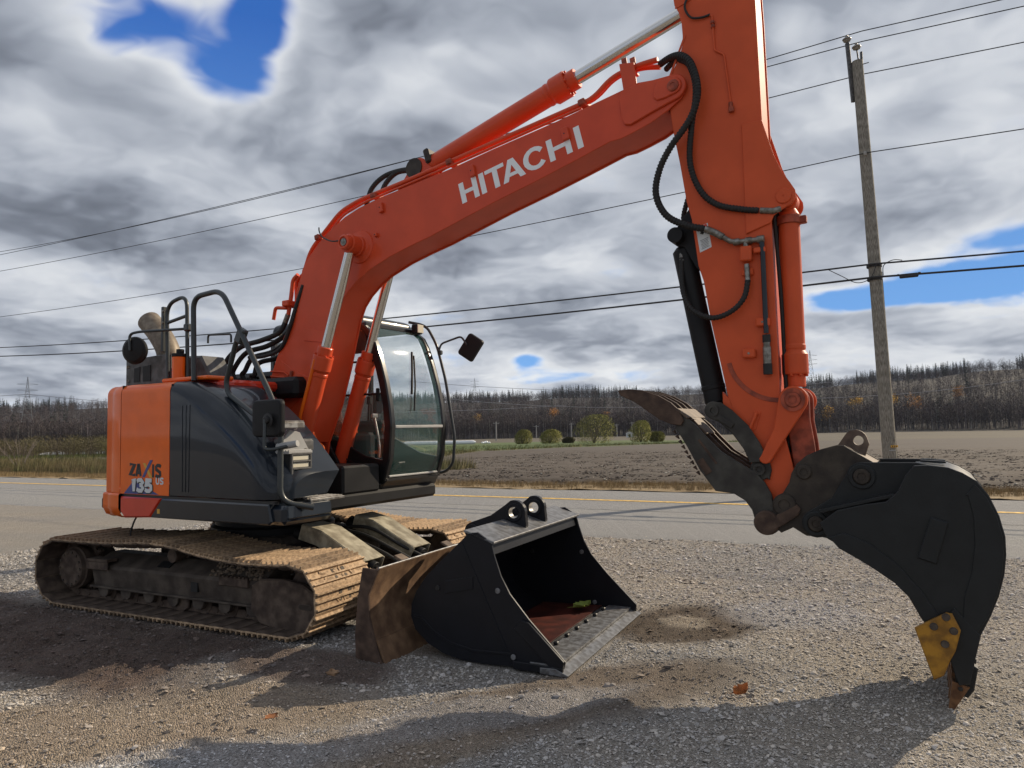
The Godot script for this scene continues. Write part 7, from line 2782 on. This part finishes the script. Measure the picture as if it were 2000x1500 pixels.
func leaf(called: String, label: String, at: Vector3, size: float, m: Material, turn: float, curl: float) -> void:
	var t := thing(called, label, "leaf", at, turn)
	var g := Geo.new()
	var rows := []
	for i in 9:
		var u := i / 8.0
		var w := size * 0.42 * sin(u * PI) * (1.0 + 0.35 * sin(u * 22.0))
		var row := []
		for j in 5:
			var v := j / 2.0 - 1.0
			row.append(V((u - 0.5) * size, curl * size * (v * v * 0.5 + pow(u - 0.4, 2.0)) + 0.004, v * w))
		rows.append(row)
	g.sheet(rows, V(0, 1, 0))
	part("blade", g, m, t)
	g = Geo.new()
	g.tube([V(-0.5 * size, 0.006 + curl * size * 0.16, 0), V(-0.85 * size, 0.02, 0.05 * size)], 0.0015, 5)
	part("stalk", g, m, t)

func small_things() -> void:
	leaf("dead_leaf", "curled orange dead leaf lying on the gravel between the buckets", V(1.29, 0.012, -4.18), 0.10, M.dead_leaf, 0.3, 0.75)
	leaf("dead_leaf", "flat brown dead leaf lying alone on packed earth before the tracks", V(-1.36, 0.02, -3.97), 0.085, M.brown_leaf, 1.0, 0.15)
	leaf("dead_leaf", "pale brown dead leaf at the edge of the churned earth beside the blade", V(-1.19, 0.02, -4.62), 0.09, M.pale_leaf, 2.0, 0.4)
	leaf("green_leaf", "yellow green leaf lying on the floor of the spare bucket", V(0.56, 0.045, -6.10), 0.17, M.green_leaf, 0.4, 0.35)
	# long row of white wrapped bales, a stone heap, a small white shed, tower lines
	var bales := thing("wrapped_bales", "long white tube of plastic wrapped bales lying in the green field", "bales", V(-21.0, far_h(200.0), -199.0))
	var g := Geo.new()
	var seg := []
	for i in 33:
		var u := i / 32.0
		var ring := []
		for k in 14:
			var a := TAU * k / 14.0
			var rr := 0.62 * (1.0 - 0.07 * absf(sin(u * 32.0 * PI * 0.5))) * (0.4 if i == 0 or i == 32 else 1.0)
			ring.append(V(lerpf(-10.0, 10.5, u), 0.55 + sin(a) * rr, cos(a) * rr))
		seg.append(ring)
	g.sheet(seg, V(0, 0, 1), true)
	part("wrapped_row", g, M.wrap, bales)
	var b2 := thing("wrapped_bales", "white plastic covered heap half hidden by the weeds behind the counterweight", "bales", V(-80.0, far_h(150.0) + 0.2, -128.0), 0.4)
	g = Geo.new()
	seg = []
	for i in 25:
		var u := i / 24.0
		var ring := []
		for k in 12:
			var a := TAU * k / 12.0
			ring.append(V(lerpf(-5.0, 9.0, u), 0.3 + sin(a) * 0.75 * (0.3 + sin(u * PI)), cos(a) * 1.2))
		seg.append(ring)
	g.sheet(seg, V(0, 0, 1), true)
	part("wrapped_row", g, M.wrap, b2)
	var heap := thing("stone_heap", "small pale heap of stones in the grass beyond the white bales", "stone heap", V(-7.7, far_h(205.0), -205.0))
	rng.seed = 3
	for i in 9:
		g = Geo.new()
		g.box(V(rng.randf_range(-1.2, 1.2), 0.25 + rng.randf() * 0.3, rng.randf_range(-0.6, 0.6)), Vector3(1, 0.7, 0.9) * rng.randf_range(0.5, 1.0), 0.2, Basis(Vector3.UP, rng.randf() * 3.0))
		part("stone", g, M.pebble, heap)
	var shed := thing("shed", "tiny white gabled shed at the foot of the wooded hill", "shed", V(63.0, far_h(385.0), -380.0), -0.1)
	g = Geo.new()
	g.prism(pv([-1.9, 0, 1.9, 0, 1.9, 2.2, 0, 3.1, -1.9, 2.2]), -2.0, 2.0, 0.0)
	part("walls", g, M.white, shed)
	g = Geo.new()
	for s in [1.0, -1.0]:
		g.box(V(s * 1.05, 2.72, 0), Vector3(2.4, 0.12, 4.4), 0.0, Basis(Vector3.BACK, -0.44 * s))
	part("roof", g, M.silver, shed)
	g = Geo.new()
	g.box(V(-0.2, 0.9, 2.01), Vector3(1.0, 1.8, 0.06), 0.0)
	part("door", g, M.ink, shed)
	for q in [[-1.37, 330.0, 9.0, "small pole with a cross arm standing in the green field"], [1.9, 420.0, 8.0, "small pole between two willow bushes, against the hill"], [4.75, 430.0, 9.0, "small pole beside the largest willow bush"], [8.4, 440.0, 8.0, "small pole between the largest bush and the shed"], [9.6, 445.0, 9.0, "small pole right beside the white shed"]]:
		far_pole(q[3], q[0], q[1], q[2])
	var t1 := lattice_tower("lattice_tower", "grey lattice tower on the dark hill beyond the counterweight", -34.65, 640.0, hill_point(-34.65, 640.0).y, 44.0)
	var t2 := lattice_tower("lattice_tower", "faint lattice tower on the hill crest seen beside the cab guard", -3.05, 1010.0, hill_point(-3.05, 1010.0).y - 4.0, 40.0)
	var t3 := lattice_tower("lattice_tower", "lattice tower rising over the crest just beside the bucket cylinder", 23.1, 930.0, hill_point(23.1, 930.0).y, 52.0)
	far_wires(t1 + V(-300, 0, 40), t1, t1.y + 46.0, t1.y + 31.0, "upper pale line running to the tower beyond the counterweight")
	far_wires(t1, V(40, 0, -520), t1.y + 31.0, 18.0, "pale line leaving the tower beyond the counterweight")
	far_wires(V(-60, 0, -520), V(240, 0, -560), 26.0, 24.0, "pale line crossing the slope behind the willow bushes")
	far_wires(V(-90, 0, -600), V(300, 0, -620), 44.0, 38.0, "higher pale line crossing the slope behind the thumb")
	far_wires(V(180, 0, -470), V(420, 0, -420), 18.0, 46.0, "pale line climbing the slope beyond the digging bucket")

# ------------------------------------------------------------------ stones and clods
func pebble(sd: int) -> ArrayMesh:
	var rd := RandomNumberGenerator.new()
	rd.seed = sd
	var g := Geo.new()
	g.colored = true
	var p := []
	for q in [[0, 1, 0], [1, 0.1, 0], [0.3, 0, 1], [-0.9, 0.1, 0.4], [-0.5, 0, -0.9], [0.6, 0.1, -0.8], [0, -0.8, 0]]:
		p.append(V(q[0], q[1] * 0.7, q[2]) * rd.randf_range(0.75, 1.15))
	for i in 5:
		g.flat(p[0], p[1 + i], p[1 + (i + 1) % 5], p[1 + i] + V(0, 1, 0))
		g.flat(p[6], p[1 + i], p[1 + (i + 1) % 5], p[1 + i] - V(0, 1, 0))
	return g.mesh()

func stones() -> void:
	rng.seed = 12
	var at := [[], [], []]
	var tint := [[], [], []]
	for i in 330000:
		var q := 1.9 + 8.0 * pow(rng.randf(), 1.25)
		var s := rng.randf_range(-10.8, 4.4)
		var x := s * ES.x + q * EN.x
		var z := s * ES.z + q * EN.z
		var d := -z
		if d < 2.4 or absf(x) > d * 0.80 + 0.4:
			continue
		var v := Basis(Vector3.UP, -T_TURN) * (Vector3(x, 0, z) - T_AT)
		if v.x > 2.38 and v.x < 3.66 and v.z > -0.6 and v.z < 1.1:
			continue
		var far := clampf((d - 3.0) / 7.0, 0.0, 1.0)
		if rng.randf() < far * 0.55:
			continue
		var k := lot_at(x, z)
		if (k[3] > 0.4 or k[2] > 0.5) and rng.randf() < 0.72:
			continue
		var r := rng.randf_range(0.0035, 0.0085) * (1.0 + 0.7 * far)
		if rng.randf() < 0.05:
			r *= rng.randf_range(1.5, 2.6)
		var b := Basis.from_euler(V(rng.randf() * 0.8, rng.randf() * TAU, rng.randf() * 0.8)).scaled(V(r * rng.randf_range(0.8, 1.5), r * rng.randf_range(0.6, 1.0), r))
		var kind := rng.randi() % 3
		at[kind].append(Transform3D(b, V(x, k[0] + r * 0.25, z)))
		var c: Color = k[1] * rng.randf_range(0.6, 1.35)
		var grey := (c.r + c.g + c.b) / 3.0
		tint[kind].append(c.lerp(Color(grey, grey, grey * 1.04), rng.randf() * 0.45))
	for v in 3:
		scatter("gravel", pebble(60 + v), M.pebble, at[v], tint[v], ["loose grey and brown gravel strewn over the lot", "coarser broken stones mixed into the gravel of the lot", "small angular chips lying in the gravel of the lot"][v], "gravel")
	var cw := []
	var ct := []
	for i in 60000:
		var q := 21.0 + 34.0 * pow(rng.randf(), 1.6)
		var s := rng.randf_range(-24.0, 42.0)
		var p := road_point(s, q)
		if field_side(p.x, p.z) < 0.3:
			continue
		var r := rng.randf_range(0.02, 0.055)
		cw.append(Transform3D(Basis.from_euler(V(rng.randf(), rng.randf() * TAU, rng.randf())).scaled(V(r * 1.4, r * 0.9, r)), p + V(0, 0.10 + r * 0.2, 0)))
		var c := Color(0.105, 0.084, 0.068) * rng.randf_range(0.6, 1.4)
		if rng.randf() < 0.03:
			c = Color(0.36, 0.33, 0.28)
		ct.append(c)
	scatter("field_clods", pebble(70), M.pebble, cw, ct, "brown clods and pale stubble lying over the ploughed field", "clods")

func _ready() -> void:
	view_and_light()
	materials()
	setting()
	forest()
	excavator()
	spare_bucket()
	pole_and_wires()
	greenery()
	small_things()
	stones()
